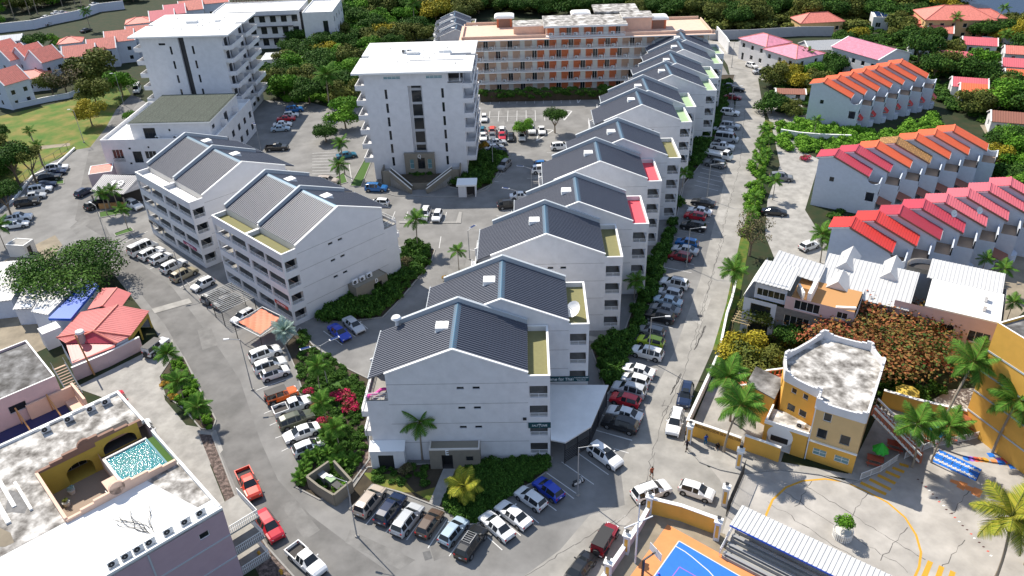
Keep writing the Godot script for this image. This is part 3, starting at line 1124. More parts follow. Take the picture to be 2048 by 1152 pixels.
	ribbed(r, "roof_slate", V3(-20.45, 12.2, -D + .5), V3(-20.45, 12.2, -.25), V3(-10.7, 16.14, -.25), V3(-10.7, 16.14, -D + .5), .4, .17, .1)
	ribbed(r, "roof_slate", V3(-2.5, 12.82, -.25), V3(-2.5, 12.82, -D + .32), V3(-10.7, 16.14, -D + .32), V3(-10.7, 16.14, -.25), .4, .17, .1)
	r.box("trim_pale", V3(-20.5, 12.06, -D / 2 - .1), V3(.14, .16, D - .6))
	obj(r, "roof", o)
	var rc := MB.new().place(xf)
	for s in [-1.0, 1.0]:
		var e := V3(-10.7 + s * .42, 16.05, 0)
		if s < 0:
			rc.quad("ridge_blue", V3(e.x, e.y, -D + .32), V3(e.x, e.y, -.12), V3(-10.7, 16.26, -.12), V3(-10.7, 16.26, -D + .32))
		else:
			rc.quad("ridge_blue", V3(e.x, e.y, -.12), V3(e.x, e.y, -D + .32), V3(-10.7, 16.26, -D + .32), V3(-10.7, 16.26, -.12))
	obj(rc, "ridge_cap", o)
	var sk := MB.new().place(xf)
	sk.box("trim_white", V3(-12.3, 15.35, -5.4), V3(1.5, .55, 1.5), 0)
	sk.box("trim_pale", V3(-12.95, 15.1, -5.4), V3(.3, .3, 1.7))
	obj(sk, "roof_light", o)
	# garden side: upper terrace with screen walls, two smaller balconies
	var b := MB.new().place(xf)
	b.box("slab_concrete", V3(-19.8, 9.2, -D / 2), V3(2.6, .12, D - .1))
	b.box(W, V3(-21.0, 9.32, -D / 2), V3(.14, .45, D - .02))
	b.box(W, V3(-19.8, 9.32, -5.0), V3(2.5, 1.9, .15))
	b.bar(W, V3(-21.1, 11.3, -5.0), V3(-18.6, 12.5, -5.0), .2, .25)
	for y in [3.2, 6.2]:
		b.box(W, V3(-21.5, y, -2.6), V3(1.0, .8, 3.6))
		b.box(W, V3(-21.5, y, -7.4), V3(1.0, .8, 3.6))
	obj(b, "balcony", o)
	var br := MB.new().place(xf)
	rail(br, "metal_white", V3(-21.0, 9.77, -.1), V3(-21.0, 9.77, -D + .1), .5, 1.2)
	rail(br, "metal_white", V3(-21.0, 9.35, -.08), V3(-18.6, 9.35, -.08), .9, .6, 3)
	for y in [4.0, 7.0]:
		for z in [-.85, -5.65]:
			rail(br, "metal_white", V3(-21.95, y, z), V3(-21.95, y, z - 3.5), .35, 1.2)
	obj(br, "balcony_railing", o)
	return o

func recolour(o: Node3D, part: String, m: String) -> void:
	for c in o.get_children():
		if c.name.begins_with(part):
			c.set_surface_override_material(0, M[m])

# ---------------------------------------------------------------- white seven-storey towers
func tower(called: String, label: String, at: Vector3, style: String) -> Node3D:   # front wall in z = 0, x from 0 to 19.4; roof overhangs the side balconies
	var o := thing(called, label, "apartment tower", at)
	var D := 21.5
	var w := MB.new()
	var x0 := .0
	var x1 := 19.5
	var fr := []
	if style == "slots":
		for k in 6:
			fr.append([3.9, 4.4, 2.9 + 2.86 * k, 4.85 + 2.86 * k, "dark"])
			fr.append([15.2, 15.7, 2.9 + 2.86 * k, 4.85 + 2.86 * k, "dark"])
		fr.append([3.9, 7.3, 21.15, 21.75, "aqua"])
		fr.append([12.3, 15.6, 21.15, 21.75, "aqua"])
		wall_of(w, o, "wall_white", V2(x0, 0), V2(8.6, 0), 0, 22.4, fr.filter(func(h): return h[1] < 8.6))
		var right := []
		for h in fr:
			if h[0] > 11.3:
				right.append([h[0] - 11.4, h[1] - 11.4, h[2], h[3], h[4]])
		wall_of(w, o, "wall_white", V2(11.4, 0), V2(x1, 0), 0, 20.4, right.filter(func(h): return h[3] < 20))
		wall_of(w, o, "wall_white", V2(8.6, 0), V2(x1 - 2.9, 0), 20.4, 22.4, [[3.7, 7.0, 21.15, 21.75, "aqua"]])
		w.wall("wall_white", V2(8.6, 0), V2(11.4, 0), 19.8, 20.4)
		# the recessed stair window
		for s in [8.6, 11.4]:
			w.quad("wall_white", V3(s, 5.6, 0 if s < 9 else -.9), V3(s, 5.6, -.9 if s < 9 else 0), V3(s, 19.8, -.9 if s < 9 else 0), V3(s, 19.8, 0 if s < 9 else -.9))
		w.quad("wall_white", V3(8.6, 19.8, -.9), V3(11.4, 19.8, -.9), V3(11.4, 19.8, 0), V3(8.6, 19.8, 0))
		w.wall("wall_white", V2(8.6, -.9), V2(11.4, -.9), 0, 19.8)
		# top-floor corner gallery and the balcony stack on the right
		w.box("wall_white", V3(18.05, 20.2, -1.5), V3(2.9, .2, 3))
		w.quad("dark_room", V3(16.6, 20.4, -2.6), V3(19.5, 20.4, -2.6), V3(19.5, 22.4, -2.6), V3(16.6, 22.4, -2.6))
		for x in [16.7, 19.05, 21.3]:
			w.box("wall_white", V3(x, 20.4, -.1), V3(.18, 2.0, .18))
	else:
		for k in 5:
			fr.append([6.8, 7.3, 4.6 + 3.42 * k, 6.5 + 3.42 * k, "dark"])
			fr.append([12.1, 12.6, 4.6 + 3.42 * k, 6.5 + 3.42 * k, "dark"])
		fr.append([4.4, 6.0, 20.5, 21.0, "dark"])
		wall_of(w, o, "wall_white", V2(x0, 0), V2(9.2, 0), 0, 22.4, fr.filter(func(h): return h[1] < 9))
		wall_of(w, o, "wall_white", V2(10.6, 0), V2(x1, 0), 0, 22.4, fr.filter(func(h): return h[0] > 9).map(func(h): return [h[0] - 10.6, h[1] - 10.6, h[2], h[3], h[4]]))
		w.quad("wall_white", V3(9.2, 0, 0), V3(9.2, 0, -.7), V3(9.2, 22.4, -.7), V3(9.2, 22.4, 0))
		w.quad("wall_white", V3(10.6, 0, -.7), V3(10.6, 0, 0), V3(10.6, 22.4, 0), V3(10.6, 22.4, -.7))
	var side := []
	for k in 7:
		for z in [1.5, 4.5, 12.5, 16.0]:
			side.append([z, z + 2.2, 3.05 * k + .9, 3.05 * k + 3.0, "dark"])
	wall_of(w, o, "wall_white", V2(x1, 0 if style != "slots" else -2.6), V2(x1, -D), 0, 22.4, side.map(func(h): return [h[0] - (2.6 if style == "slots" else .0) + (3 if style == "slots" else 0), h[1] - (2.6 if style == "slots" else .0) + (3 if style == "slots" else 0), h[2], h[3], h[4]]).filter(func(h): return h[1] < 18.5))
	w.wall("wall_white", V2(x0, -D), V2(x0, 0), 0, 22.4)
	w.wall("wall_white", V2(x1, -D), V2(x0, -D), 0, 22.4)
	if style == "slots":
		w.wall("wall_white", V2(x1, 0), V2(x1, -2.6), 0, 20.4)
	obj(w, "wall", o)
	if style == "slots":
		var sg := MB.new()
		sg.box("dark_glass", V3(10.15, 6.0, -.8), V3(2.2, 13.7, .1))
		var st := obj(sg, "stair_window", o)
		var sl := MB.new()
		for k in 5:
			sl.box("wall_grey", V3(10.15, 7.2 + 2.86 * k, -.72), V3(2.1, .5, .04))
		for x in [9.1, 11.2]:
			sl.box("wall_white", V3(x, 6.0, -.7), V3(.12, 13.7, .14))
		obj(sl, "landing", st)
	else:
		var sg := MB.new()
		sg.box("metal_dark", V3(9.9, 2.5, -.6), V3(1.3, 19.9, .1))
		obj(sg, "stair_window", o)
	# the roof slab with its notched sides
	var r := MB.new()
	var L := -2.2
	var R := 21.6
	r.prism("trim_white", PackedVector2Array([V2(L, .9), V2(R, .9), V2(R, -10.2), V2(R - 1.9, -10.2), V2(R - 1.9, -11.6), V2(R, -11.6), V2(R, -22.2), V2(L, -22.2), V2(L, -11.6), V2(L + 1.7, -11.6), V2(L + 1.7, -10.2), V2(L, -10.2)]), 22.4, 22.75, "membrane")
	obj(r, "roof", o)
	var rf := MB.new()
	rf.box("membrane", V3(8.5, 22.75, -12.5), V3(2.6, .55, 1.6))
	rf.box("membrane", V3(14.5, 22.75, -13.5), V3(1.2, .35, 1.2))
	for q in [[6.2, -6], [8.3, -5.6], [11, -9], [12.4, -8.6], [13.2, -11.5], [10.4, -14.5], [15.4, -16.2], [3.2, -16.8], [18, -4.2]]:
		rf.tube("metal_grey", V3(q[0], 22.75, q[1]), V3(q[0], 23.1, q[1]), .1, .1, 6)
	if style == "slots":
		rf.box("wall_grey", V3(14, 22.75, -7.2), V3(11.0, .12, .16))
		rf.box("wall_grey", V3(18.6, 22.75, -11.0), V3(4.4, .4, .2))
		rf.box("trim_white", V3(15.6, 22.75, -13.3), V3(1.6, .5, .9))
	obj(rf, "roof_vent", o)
	if style == "slots":
		air_unit(o, V3(6.6, 22.76, -13.0), 0)
		air_unit(o, V3(7.7, 22.76, -13.0), 0)
	# balconies step down both flanks
	for k in 7:
		var y := 3.05 * k + .85
		if k == 0:
			continue
		for s in [0, 1]:
			for z in [[-.2, -9.6], [-12.0, -21.3]]:
				var b := MB.new()
				var xa := x1 if s else x0
				var dx := 1.9 if s else -1.9
				if style == "slots" and s == 1 and k == 6 and z[0] > -1:
					pass
				var zc: float = (z[0] + z[1]) / 2
				var zl: float = absf(z[0] - z[1])
				b.box("wall_white", V3(xa + dx / 2, y - .2, zc), V3(1.9, .2, zl))
				b.box("wall_white", V3(xa + dx, y - .2, zc), V3(.14, 1.05, zl))
				for e in z:
					b.box("wall_white", V3(xa + dx / 2, y, e), V3(1.9, .85, .14))
				b.box("wall_white", V3(xa + dx / 2, y, zc), V3(1.8, 2.2, .12))
				obj(b, "balcony", o)
	return o

# ---------------------------------------------------------------- terraced town houses with tiled roofs
# local: side wall in z = 0, house runs back to z = -d; x = 0 street side, terrace towards +x
func town_house(called: String, tile: String, coursed: bool, label: String, group: String, d := 3.9, awning := "", first := false) -> Node3D:
	var o := thing(called, label, "town house", Vector3.ZERO, .0, group)
	var w := MB.new()
	var W := "wall_town"
	var side := []
	if first:
		side = [[2.5, 3.3, 5.4, 6.3]]
	wall_of(w, o, W, V2(0, 0), V2(8.7, 0), 0, 7.3, side, "dark")
	w.face(W, [V3(0, 7.3, 0), V3(8.7, 7.3, 0), V3(8.7, 7.5, 0), V3(2.5, 10.2, 0), V3(0, 9.6, 0)])
	w.wall(W, V2(8.7, -d), V2(0, -d), 0, 7.3)
	w.face(W, [V3(8.7, 7.3, -d), V3(0, 7.3, -d), V3(0, 9.6, -d), V3(2.5, 10.2, -d), V3(8.7, 7.5, -d)])
	wall_of(w, o, W, V2(0, -d), V2(0, 0), 0, 9.6, [[.8, 1.6, .1, 2.2], [2.2, 3.2, 3.6, 4.8], [2.2, 3.2, 6.4, 7.6]])
	wall_of(w, o, W, V2(8.7, 0), V2(8.7, -d), 5.2, 7.5, [[1.0, 2.9, 5.25, 7.3, "dark"]])
	# the terrace block with its curled parapet and lens-shaped slot
	var fx := 11.1
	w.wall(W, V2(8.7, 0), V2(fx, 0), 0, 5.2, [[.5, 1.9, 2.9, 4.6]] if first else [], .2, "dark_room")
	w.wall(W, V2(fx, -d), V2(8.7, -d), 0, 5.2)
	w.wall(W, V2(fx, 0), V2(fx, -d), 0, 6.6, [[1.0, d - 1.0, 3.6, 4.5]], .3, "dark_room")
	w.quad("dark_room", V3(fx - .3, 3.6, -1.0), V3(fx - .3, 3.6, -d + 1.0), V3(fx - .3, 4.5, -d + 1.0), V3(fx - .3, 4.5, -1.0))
	w.quad(W, V3(fx - .2, 5.2, -d), V3(fx - .2, 5.2, 0), V3(fx - .2, 6.6, 0), V3(fx - .2, 6.6, -d))
	w.quad(W, V3(fx, 6.6, 0), V3(fx, 6.6, -d), V3(fx - .2, 6.6, -d), V3(fx - .2, 6.6, 0))
	var curl := [[8.7, 7.3], [9.2, 6.5], [9.8, 6.2], [10.5, 6.3], [fx, 6.6]]
	for z in ([.0, -d] if first else [-d]):
		for i in curl.size() - 1:
			var p: Array = curl[i]
			var q: Array = curl[i + 1]
			w.quad(W, V3(p[0], 5.2, z), V3(q[0], 5.2, z), V3(q[0], q[1], z), V3(p[0], p[1], z))
			w.quad(W, V3(q[0], 5.2, z - .18), V3(p[0], 5.2, z - .18), V3(p[0], p[1], z - .18), V3(q[0], q[1], z - .18))
			w.quad(W, V3(p[0], p[1], z), V3(q[0], q[1], z), V3(q[0], q[1], z - .18), V3(p[0], p[1], z - .18))
	w.quad("tile_floor", V3(8.7, 5.2, 0), V3(fx - .2, 5.2, 0), V3(fx - .2, 5.2, -d), V3(8.7, 5.2, -d))
	obj(w, "wall", o)
	# a half-round bay at the foot
	var by := MB.new()
	var prev := V2(fx + .02, -.7)
	for i in range(1, 9):
		var t := PI * i / 8
		var q := V2(fx + .9 * sin(t), -d * .5 + (d * .5 - .7) * cos(t))
		by.wall(W, prev, q, 0, 1.3)
		by.quad(W, V3(prev.x, 1.3, prev.y), V3(q.x, 1.3, q.y), V3(fx, 1.3, q.y), V3(fx, 1.3, prev.y))
		prev = q
	obj(by, "garden_bay", o)
	var r := MB.new()
	var n := 4
	if coursed:
		courses(r, tile, V3(-.5, 9.72, -d + .1), V3(-.5, 9.72, .2), V3(2.5, 10.45, .2), V3(2.5, 10.45, -d + .1), 7, .07)
		courses(r, tile, V3(9.1, 7.62, .2), V3(9.1, 7.62, -d + .1), V3(2.5, 10.45, -d + .1), V3(2.5, 10.45, .2), 17, .08)
	else:
		ribbed(r, tile, V3(-.5, 9.72, -d + .1), V3(-.5, 9.72, .2), V3(2.5, 10.45, .2), V3(2.5, 10.45, -d + .1), .35, .16, .05)
		ribbed(r, tile, V3(9.1, 7.62, .2), V3(9.1, 7.62, -d + .1), V3(2.5, 10.45, -d + .1), V3(2.5, 10.45, .2), .35, .16, .05)
	r.bar(tile, V3(2.5, 10.5, .22), V3(2.5, 10.5, -d + .1), .3, .14)
	obj(r, "roof", o)
	var bg := MB.new()
	bg.bar("wall_brown", V3(2.5, 10.3, .16), V3(9.1, 7.47, .16), .1, .26)
	bg.bar("trim_white", V3(-.5, 9.58, .16), V3(2.5, 10.3, .16), .1, .2)
	bg.bar("trim_white", V3(9.12, 7.5, .2), V3(9.12, 7.5, -d + .1), .12, .18)
	obj(bg, "bargeboard", o)
	if awning:
		var aw := MB.new()
		if awning == "lean_to":
			ribbed(aw, "tile_brown", V3(fx + 2.4, 1.9, -.2), V3(fx + 2.4, 1.9, -d + .2), V3(fx + .02, 2.7, -d + .2), V3(fx + .02, 2.7, -.2), .3, .1, .03)
			aw.box("wall_town", V3(fx + 2.2, 0, -.3), V3(.15, 1.9, .15))
			aw.box("wall_town", V3(fx + 2.2, 0, -d + .3), V3(.15, 1.9, .15))
			obj(aw, "lean_to_roof", o)
		else:
			var a := V3(fx + 1.0, 2.25, -d + .4)
			aw.quad("tile_red", a, a + V3(0, 0, 0), a + V3(-.98, .9, 0), a + V3(-.98, .9, 0))
			courses(aw, "tile_red", V3(fx + 1.0, 2.3, -d * .35), V3(fx + 1.0, 2.3, -d + .3), V3(fx + .02, 3.2, -d + .3), V3(fx + .02, 3.2, -d * .35), 3, .05)
			aw.wall("tile_red", V2(fx + .02, -d * .35), V2(fx + .9, -d * .35), 2.3, 2.5)
			obj(aw, "awning", o)
	return o

# ---------------------------------------------------------------- plainer houses with hip or gable roofs
func villa(called: String, label: String, cat: String, p: Vector2, turn: float, w: float, d: float, h: float, rh: float, wallm: String, roofm: String, gable := false, group := "", y := .0) -> Node3D:
	var o := thing(called, label, cat, V3(p.x, y, p.y), turn, group)
	var b := MB.new()
	var n := maxi(2, int(w / 3.2))
	var storeys := maxi(1, int(h / 2.8))
	var hs := []
	var ss := []
	for s in storeys:
		for i in n:
			var u := w * (i + .5) / n
			hs.append([u - .6, u + .6, 2.8 * s + .9, 2.8 * s + 2.2] if not (s == 0 and i == 0) else [u - .5, u + .5, .05, 2.2])
		var m := maxi(1, int(d / 4.0))
		for i in m:
			var u := d * (i + .5) / m
			ss.append([u - .55, u + .55, 2.8 * s + .9, 2.8 * s + 2.2])
	var a := V2(-w / 2, d / 2)
	var c := V2(w / 2, d / 2)
	var e := V2(w / 2, -d / 2)
	var f := V2(-w / 2, -d / 2)
	wall_of(b, o, wallm, a, c, 0, h, hs)
	wall_of(b, o, wallm, c, e, 0, h, ss)
	b.wall(wallm, e, f, 0, h)
	wall_of(b, o, wallm, f, a, 0, h, ss)
	if gable:
		b.tri(wallm, V3(w / 2, h, d / 2), V3(w / 2, h, -d / 2), V3(w / 2, h + rh, 0))
		b.tri(wallm, V3(-w / 2, h, -d / 2), V3(-w / 2, h, d / 2), V3(-w / 2, h + rh, 0))
	obj(b, "wall", o)
	var r := MB.new()
	if gable:
		var k := .35
		var drop := rh * k / (d / 2)
		ribbed(r, roofm, V3(-w / 2 - .2, h - drop, d / 2 + k), V3(w / 2 + .2, h - drop, d / 2 + k), V3(w / 2 + .2, h + rh, 0), V3(-w / 2 - .2, h + rh, 0), .5, .16, .04)
		ribbed(r, roofm, V3(w / 2 + .2, h - drop, -d / 2 - k), V3(-w / 2 - .2, h - drop, -d / 2 - k), V3(-w / 2 - .2, h + rh, 0), V3(w / 2 + .2, h + rh, 0), .5, .16, .04)
		for s in [-1.0, 1.0]:
			for q in [-1.0, 1.0]:
				r.bar("trim_white", V3(s * (w / 2 + .15), h - drop, q * (d / 2 + k)), V3(s * (w / 2 + .15), h + rh + .04, 0), .3, .16)
	else:
		hip_roof(r, roofm, w, d, h, h + rh)
	obj(r, "roof", o)
	return o

func pole_lamp(label: String, p: Vector2, h: float, arm: Vector2, group := "", solar := false, two := Vector2.ZERO) -> Node3D:
	var o := thing("street_lamp", label, "street lamp", at2(p), .0, group)
	var b := MB.new()
	b.tube("slab_concrete", Vector3.ZERO, V3(0, .18, 0), .24, .22, 8)
	b.tube("metal_grey", V3(0, .18, 0), V3(0, h * .35, 0), .085, .08, 8)
	b.tube("metal_grey", V3(0, h * .35, 0), V3(0, h, 0), .065, .055, 8)
	obj(b, "post", o)
	for a in [arm, two]:
		if a == Vector2.ZERO:
			continue
		var e := V3(a.x, h + .25, a.y)
		var t := MB.new()
		t.tube("metal_grey", V3(0, h - .05, 0), e, .045, .04, 6)
		var d := V3(a.x, 0, a.y).normalized()
		obj(t, "arm", o)
		var l := MB.new()
		if solar:
			l.bar("metal_white", e - d * .1, e + d * 1.3, .42, .06)
			l.bar("solar", e + V3(0, .045, 0), e + d * 1.2 + V3(0, .045, 0), .36, .02)
		else:
			l.bar("metal_white", e - d * .1, e + d * .6, .24, .12)
		obj(l, "lamp_head", o)
	return o

func low_wall(called: String, label: String, m: String, pts: Array, h: float, th := .22, cap := "trim_white", cat := "wall") -> Node3D:
	var o := thing(called, label, cat, at2(pts[0]))
	var b := MB.new()
	var c := MB.new()
	for i in pts.size() - 1:
		var p: Vector2 = pts[i] - pts[0]
		var q: Vector2 = pts[i + 1] - pts[0]
		b.bar(m, V3(p.x, h / 2, p.y), V3(q.x, h / 2, q.y), th, h)
		if cap:
			c.bar(cap, V3(p.x, h + .04, p.y), V3(q.x, h + .04, q.y), th + .1, .08)
	obj(b, "wall", o)
	if cap:
		obj(c, "coping", o)
	return o

func fence(called: String, label: String, pts: Array, h: float, m := "metal_white", gap := 2.0, mesh := true) -> Node3D:
	var o := thing(called, label, "fence", at2(pts[0]))
	for i in pts.size() - 1:
		var p: Vector2 = pts[i] - pts[0]
		var q: Vector2 = pts[i + 1] - pts[0]
		var n := maxi(1, int(round(p.distance_to(q) / gap)))
		for k in n:
			var a := p.lerp(q, float(k) / n)
			var c := p.lerp(q, float(k + 1) / n)
			var b := MB.new()
			b.tube(m, at2(a), at2(a, h), .045, .045, 6)
			obj(b, "post", o)
			b = MB.new()
			b.bar(m, at2(a, h - .05), at2(c, h - .05), .06, .06)
			b.bar(m, at2(a, .12), at2(c, .12), .05, .05)
			if mesh:
				var s := maxi(3, int(a.distance_to(c) / .16))
				for j in range(1, s):
					var e := a.lerp(c, float(j) / s)
					b.bar(m, at2(e, .12), at2(e, h - .05), .035, .03)
			obj(b, "panel", o)
	return o

func parasol(label: String, p: Vector2, m: String, open: bool, h := 2.5) -> Node3D:
	var o := thing("parasol", label, "parasol", at2(p))
	var b := MB.new()
	b.tube("metal_white", Vector3.ZERO, V3(0, h, 0), .03, .03, 6)
	b.box("slab_concrete", Vector3.ZERO, V3(.5, .12, .5))
	obj(b, "pole", o)
	var c := MB.new()
	for i in 8:
		var t0 := TAU * i / 8
		var t1 := TAU * (i + 1) / 8
		var tm := (t0 + t1) / 2
		var r := 1.5 if open else .95
		var y := h - (.55 if open else 1.0)
		var a := V3(cos(t0) * r, y, sin(t0) * r)
		var e := V3(cos(t1) * r, y, sin(t1) * r)
		var k := V3(cos(tm) * r * .86, y + .06, sin(tm) * r * .86)
		var top := V3(0, h + .05, 0)
		c.tri(m, top, k, a)
		c.tri(m, top, e, k)
		c.quad(m, a, k, k + Vector3.DOWN * .2, a + Vector3.DOWN * .2)
		c.quad(m, k, e, e + Vector3.DOWN * .2, k + Vector3.DOWN * .2)
	obj(c, "canopy", o)
	return o

func picnic_table(label: String, p: Vector2, turn: float, m := "bench_red", group := "") -> Node3D:
	var o := thing("picnic_table", label, "picnic table", at2(p), turn, group)
	for i in 5:
		var b := MB.new()
		b.box(m, V3(0, .72, -.36 + .18 * i), V3(1.8, .05, .16))
		obj(b, "plank", o)
	for s in [-1.0, 1.0]:
		var b := MB.new()
		b.box(m, V3(0, .44, s * .75), V3(1.8, .05, .3))
		obj(b, "seat", o)
		b = MB.new()
		b.bar(m, V3(s * .65, 0, -.8), V3(s * .65, .72, -.15), .08, .06)
		b.bar(m, V3(s * .65, 0, .8), V3(s * .65, .72, .15), .08, .06)
		b.bar(m, V3(s * .65, .4, -.8), V3(s * .65, .4, .8), .06, .08)
		obj(b, "leg", o)
	return o

# ---------------------------------------------------------------- ground, streets, yards
func lay(called: String, m: String, pts: Array, y: float) -> MeshInstance3D:
	var b := MB.new()
	b.sheet(m, PackedVector2Array(pts), y)
	return struct(b, called)

func lines(road: Node3D, m: String, segs: Array, w := .11, y := .022, called := "parking_line") -> void:
	for s in segs:
		var b := MB.new()
		var d: Vector2 = (s[1] - s[0]).normalized()
		var k := V2(-d.y, d.x) * w / 2
		b.quad(m, at2(s[0] + k, y), at2(s[1] + k, y), at2(s[1] - k, y), at2(s[0] - k, y))
		obj(b, called, road)

func comb(road: Node3D, a: Vector2, b: Vector2, n: int, stroke: Vector2, m := "paint_white", w := .11) -> void:   # n parallel strokes between a and b
	var s := []
	for i in n:
		var p := a.lerp(b, float(i) / maxf(n - 1, 1))
		s.append([p, p + stroke])
	lines(road, m, s, w)

func kerb(pts: Array, closed := false, h := .12) -> void:
	var b := MB.new()
	var n := pts.size()
	for i in (n if closed else n - 1):
		b.bar("kerb", at2(pts[i], h / 2), at2(pts[(i + 1) % n], h / 2), .18, h)
	struct(b, "kerb")

func cracks(road: Node3D, pts: Array, sd: int, y: float) -> void:   # a wandering crack along a line of points
	var g := RandomNumberGenerator.new()
	g.seed = sd
	var b := MB.new()
	for i in pts.size() - 1:
		var n := maxi(2, int(pts[i].distance_to(pts[i + 1]) / .7))
		var last: Vector2 = pts[i]
		for k in range(1, n + 1):
			var q: Vector2 = pts[i].lerp(pts[i + 1], float(k) / n) + V2(g.randf_range(-.18, .18), g.randf_range(-.18, .18))
			var d := (q - last).normalized()
			var w := V2(-d.y, d.x) * g.randf_range(.015, .045)
			b.quad("crack", at2(last + w, y), at2(q + w, y), at2(q - w, y), at2(last - w, y))
			last = q
	obj(b, "crack", road)

func ground() -> void:
	var b := MB.new()
	b.sheet("scrub", PackedVector2Array([V2(-700, 60), V2(700, 60), V2(700, -900), V2(-700, -900)]), -.03)
	struct(b, "ground")
	b = MB.new()
	b.sheet("sea", PackedVector2Array([V2(159.76, -307.01), V2(154.87, -292.65), V2(156.39, -283.18), V2(159.98, -276.86), V2(174.94, -268.12), V2(900, -200), V2(900, -1200), V2(150, -1200)]), .5)
	struct(b, "sea")
	var lot := lay("car_park", "asphalt", [V2(-111.63, -216.65), V2(-102.79, -208.21), V2(-81.65, -164.56), V2(-72.93, -209.32), V2(-58.48, -206.13), V2(-46.01, -197.21), V2(-43.18, -215.73), V2(-15.47, -218.95), V2(28.49, -215.34), V2(36.15, -233.14), V2(57.36, -236.48), V2(56.19, -216.7), V2(46.77, -165.69), V2(34.4, -123.96), V2(22.37, -91.34), V2(16.28, -74.66), V2(15.41, -69), V2(12.54, -60.96), V2(6.41, -53.01), V2(-3.62, -48.05), V2(-23.06, -48.23), V2(-28.45, -53.41), V2(-39.41, -72.18), V2(-59.46, -101.56), V2(-75.94, -121.14), V2(-90.79, -114.8), V2(-97.91, -115.06), V2(-112.43, -138.57), V2(-109.82, -166.17), V2(-106.81, -174.13), V2(-109.19, -192.22)], .0)
	# the worn street along the left
	var street := lay("street", "street", [V2(-79.46, -128.81), V2(-76.72, -127.52), V2(-59.61, -111.24), V2(-51.9, -101.32), V2(-45.72, -93.26), V2(-40.56, -86.08), V2(-37.27, -79.67), V2(-34.29, -73.87), V2(-30.18, -66.95), V2(-25.14, -61.53), V2(-19.87, -57.28), V2(-13.91, -52.76), V2(-9.41, -48.1), V2(-22.08, -48.22), V2(-29.13, -56.74), V2(-38.78, -72.17), V2(-46.56, -86.23), V2(-56.52, -100.09), V2(-67.93, -113.96)], .004)
	lay("street", "street", [V2(-111.63, -216.65), V2(-107.4, -213.68), V2(-104.2, -195.6), V2(-98.05, -174.53), V2(-91.21, -156.81), V2(-84.86, -139.5), V2(-76.72, -127.52), V2(-88.89, -137.49), V2(-96.84, -157.11), V2(-103.83, -174.89), V2(-107.58, -195.83)], .004)
	for q in [[V2(-88.28, -134.27), V2(-87.94, -140.09), V2(-85.34, -137.33), V2(-85.55, -131.07)], [V2(-50.93, -98.56), V2(-49.45, -99.87), V2(-46.44, -94.53), V2(-48.33, -93.33)], [V2(-11.28, -57.03), V2(-10.24, -57.42), V2(-9.46, -55.7), V2(-10.66, -55.08)], [V2(-28.92, -63.06), V2(-27.39, -63.79), V2(-23.55, -59.37), V2(-24.88, -58.02)], [V2(-20.25, -59.33), V2(-12.66, -55.23), V2(-14.07, -53.99), V2(-20.47, -57.62)], [V2(-63.99, -206.55), V2(-55.09, -203.01), V2(-57.86, -192.37)], [V2(-13.97, -118.7), V2(-11.14, -122.16), V2(-11.36, -111.89), V2(-14.08, -109.62)], [V2(-7.29, -200.27), V2(.54, -201.69), V2(1.66, -188.23), V2(-5.7, -185.18)]]:
		lay("asphalt_patch", "asphalt_patch", q, .008)
	lay("speed_hump", "slab_concrete", [V2(-60.51, -104.73), V2(-55.55, -107.68), V2(-54.56, -106.3), V2(-59.41, -103.39)], .05)
	# the concrete lane behind the long row
	var lane := lay("lane", "lane_concrete", [V2(58.95, -249.81), V2(65.91, -249.12), V2(64.47, -220.69), V2(57.12, -184.38), V2(46.21, -149.4), V2(37.02, -123.85), V2(29.98, -102.89), V2(25.54, -91.25), V2(20.91, -81.36), V2(18.31, -72.81), V2(20.85, -66.86), V2(15.05, -62.96), V2(9.13, -52.49), V2(4.8, -44.82), V2(-5.4, -44.9), V2(-3.2, -51.44), V2(2.49, -56.33), V2(5.98, -61.06), V2(9.97, -62.45), V2(10.07, -68.68), V2(14.31, -78.5), V2(20.26, -91.4), V2(27.43, -110.47), V2(36.99, -140.34), V2(44.82, -165.81), V2(53.67, -199.68), V2(58.41, -231.14)], .006)
	cracks(lane, [V2(14.48, -70.7), V2(13.26, -66.2), V2(14.74, -64.62)], 1, .012)
	cracks(lane, [V2(5.7, -57.27), V2(9.77, -60.65), V2(12.43, -64.28), V2(14.24, -71.14), V2(17.18, -78.44), V2(20.86, -86.73), V2(24.61, -97.57), V2(29.04, -110.41), V2(34.81, -125.84)], 2, .012)
	cracks(lane, [V2(-1.19, -53.1), V2(4.1, -56.96), V2(8.65, -60.31)], 3, .012)
	cracks(lane, [V2(23.3, -92.53), V2(25.12, -97.56), V2(27.21, -104.42), V2(30.34, -113.59), V2(36.09, -131.74), V2(44.82, -157.3), V2(54.11, -191.87)], 4, .012)
	cracks(lane, [V2(17.16, -80.43), V2(16.47, -79.24), V2(17.49, -79.22), V2(16.18, -77.29)], 5, .012)
	for k in 6:
		cracks(lane, [V2(22.94, -91.32), V2(23.87, -93.25), V2(24.82, -95.23), V2(25.66, -97.28)], 20 + k, .0125)
		cracks(lane, [V2(17.97, -81.43), V2(19.1, -83.5), V2(20.17, -85.86)], 30 + k, .0125)
	for q in [[V2(24.04, -98.93), V2(27.49, -106.62), V2(28.51, -105.84), V2(25.12, -97.56)], [V2(16.57, -76.52), V2(18.59, -80.4), V2(19.13, -79.78), V2(17.37, -76.03)], [V2(7.44, -58.93), V2(9.81, -61), V2(10.39, -60.28), V2(8.14, -57.91)], [V2(34.27, -131.83), V2(38.95, -144.89), V2(39.81, -143.43), V2(35.12, -129.75)]]:
		lay("lane_patch", "slab_concrete", q, .011)
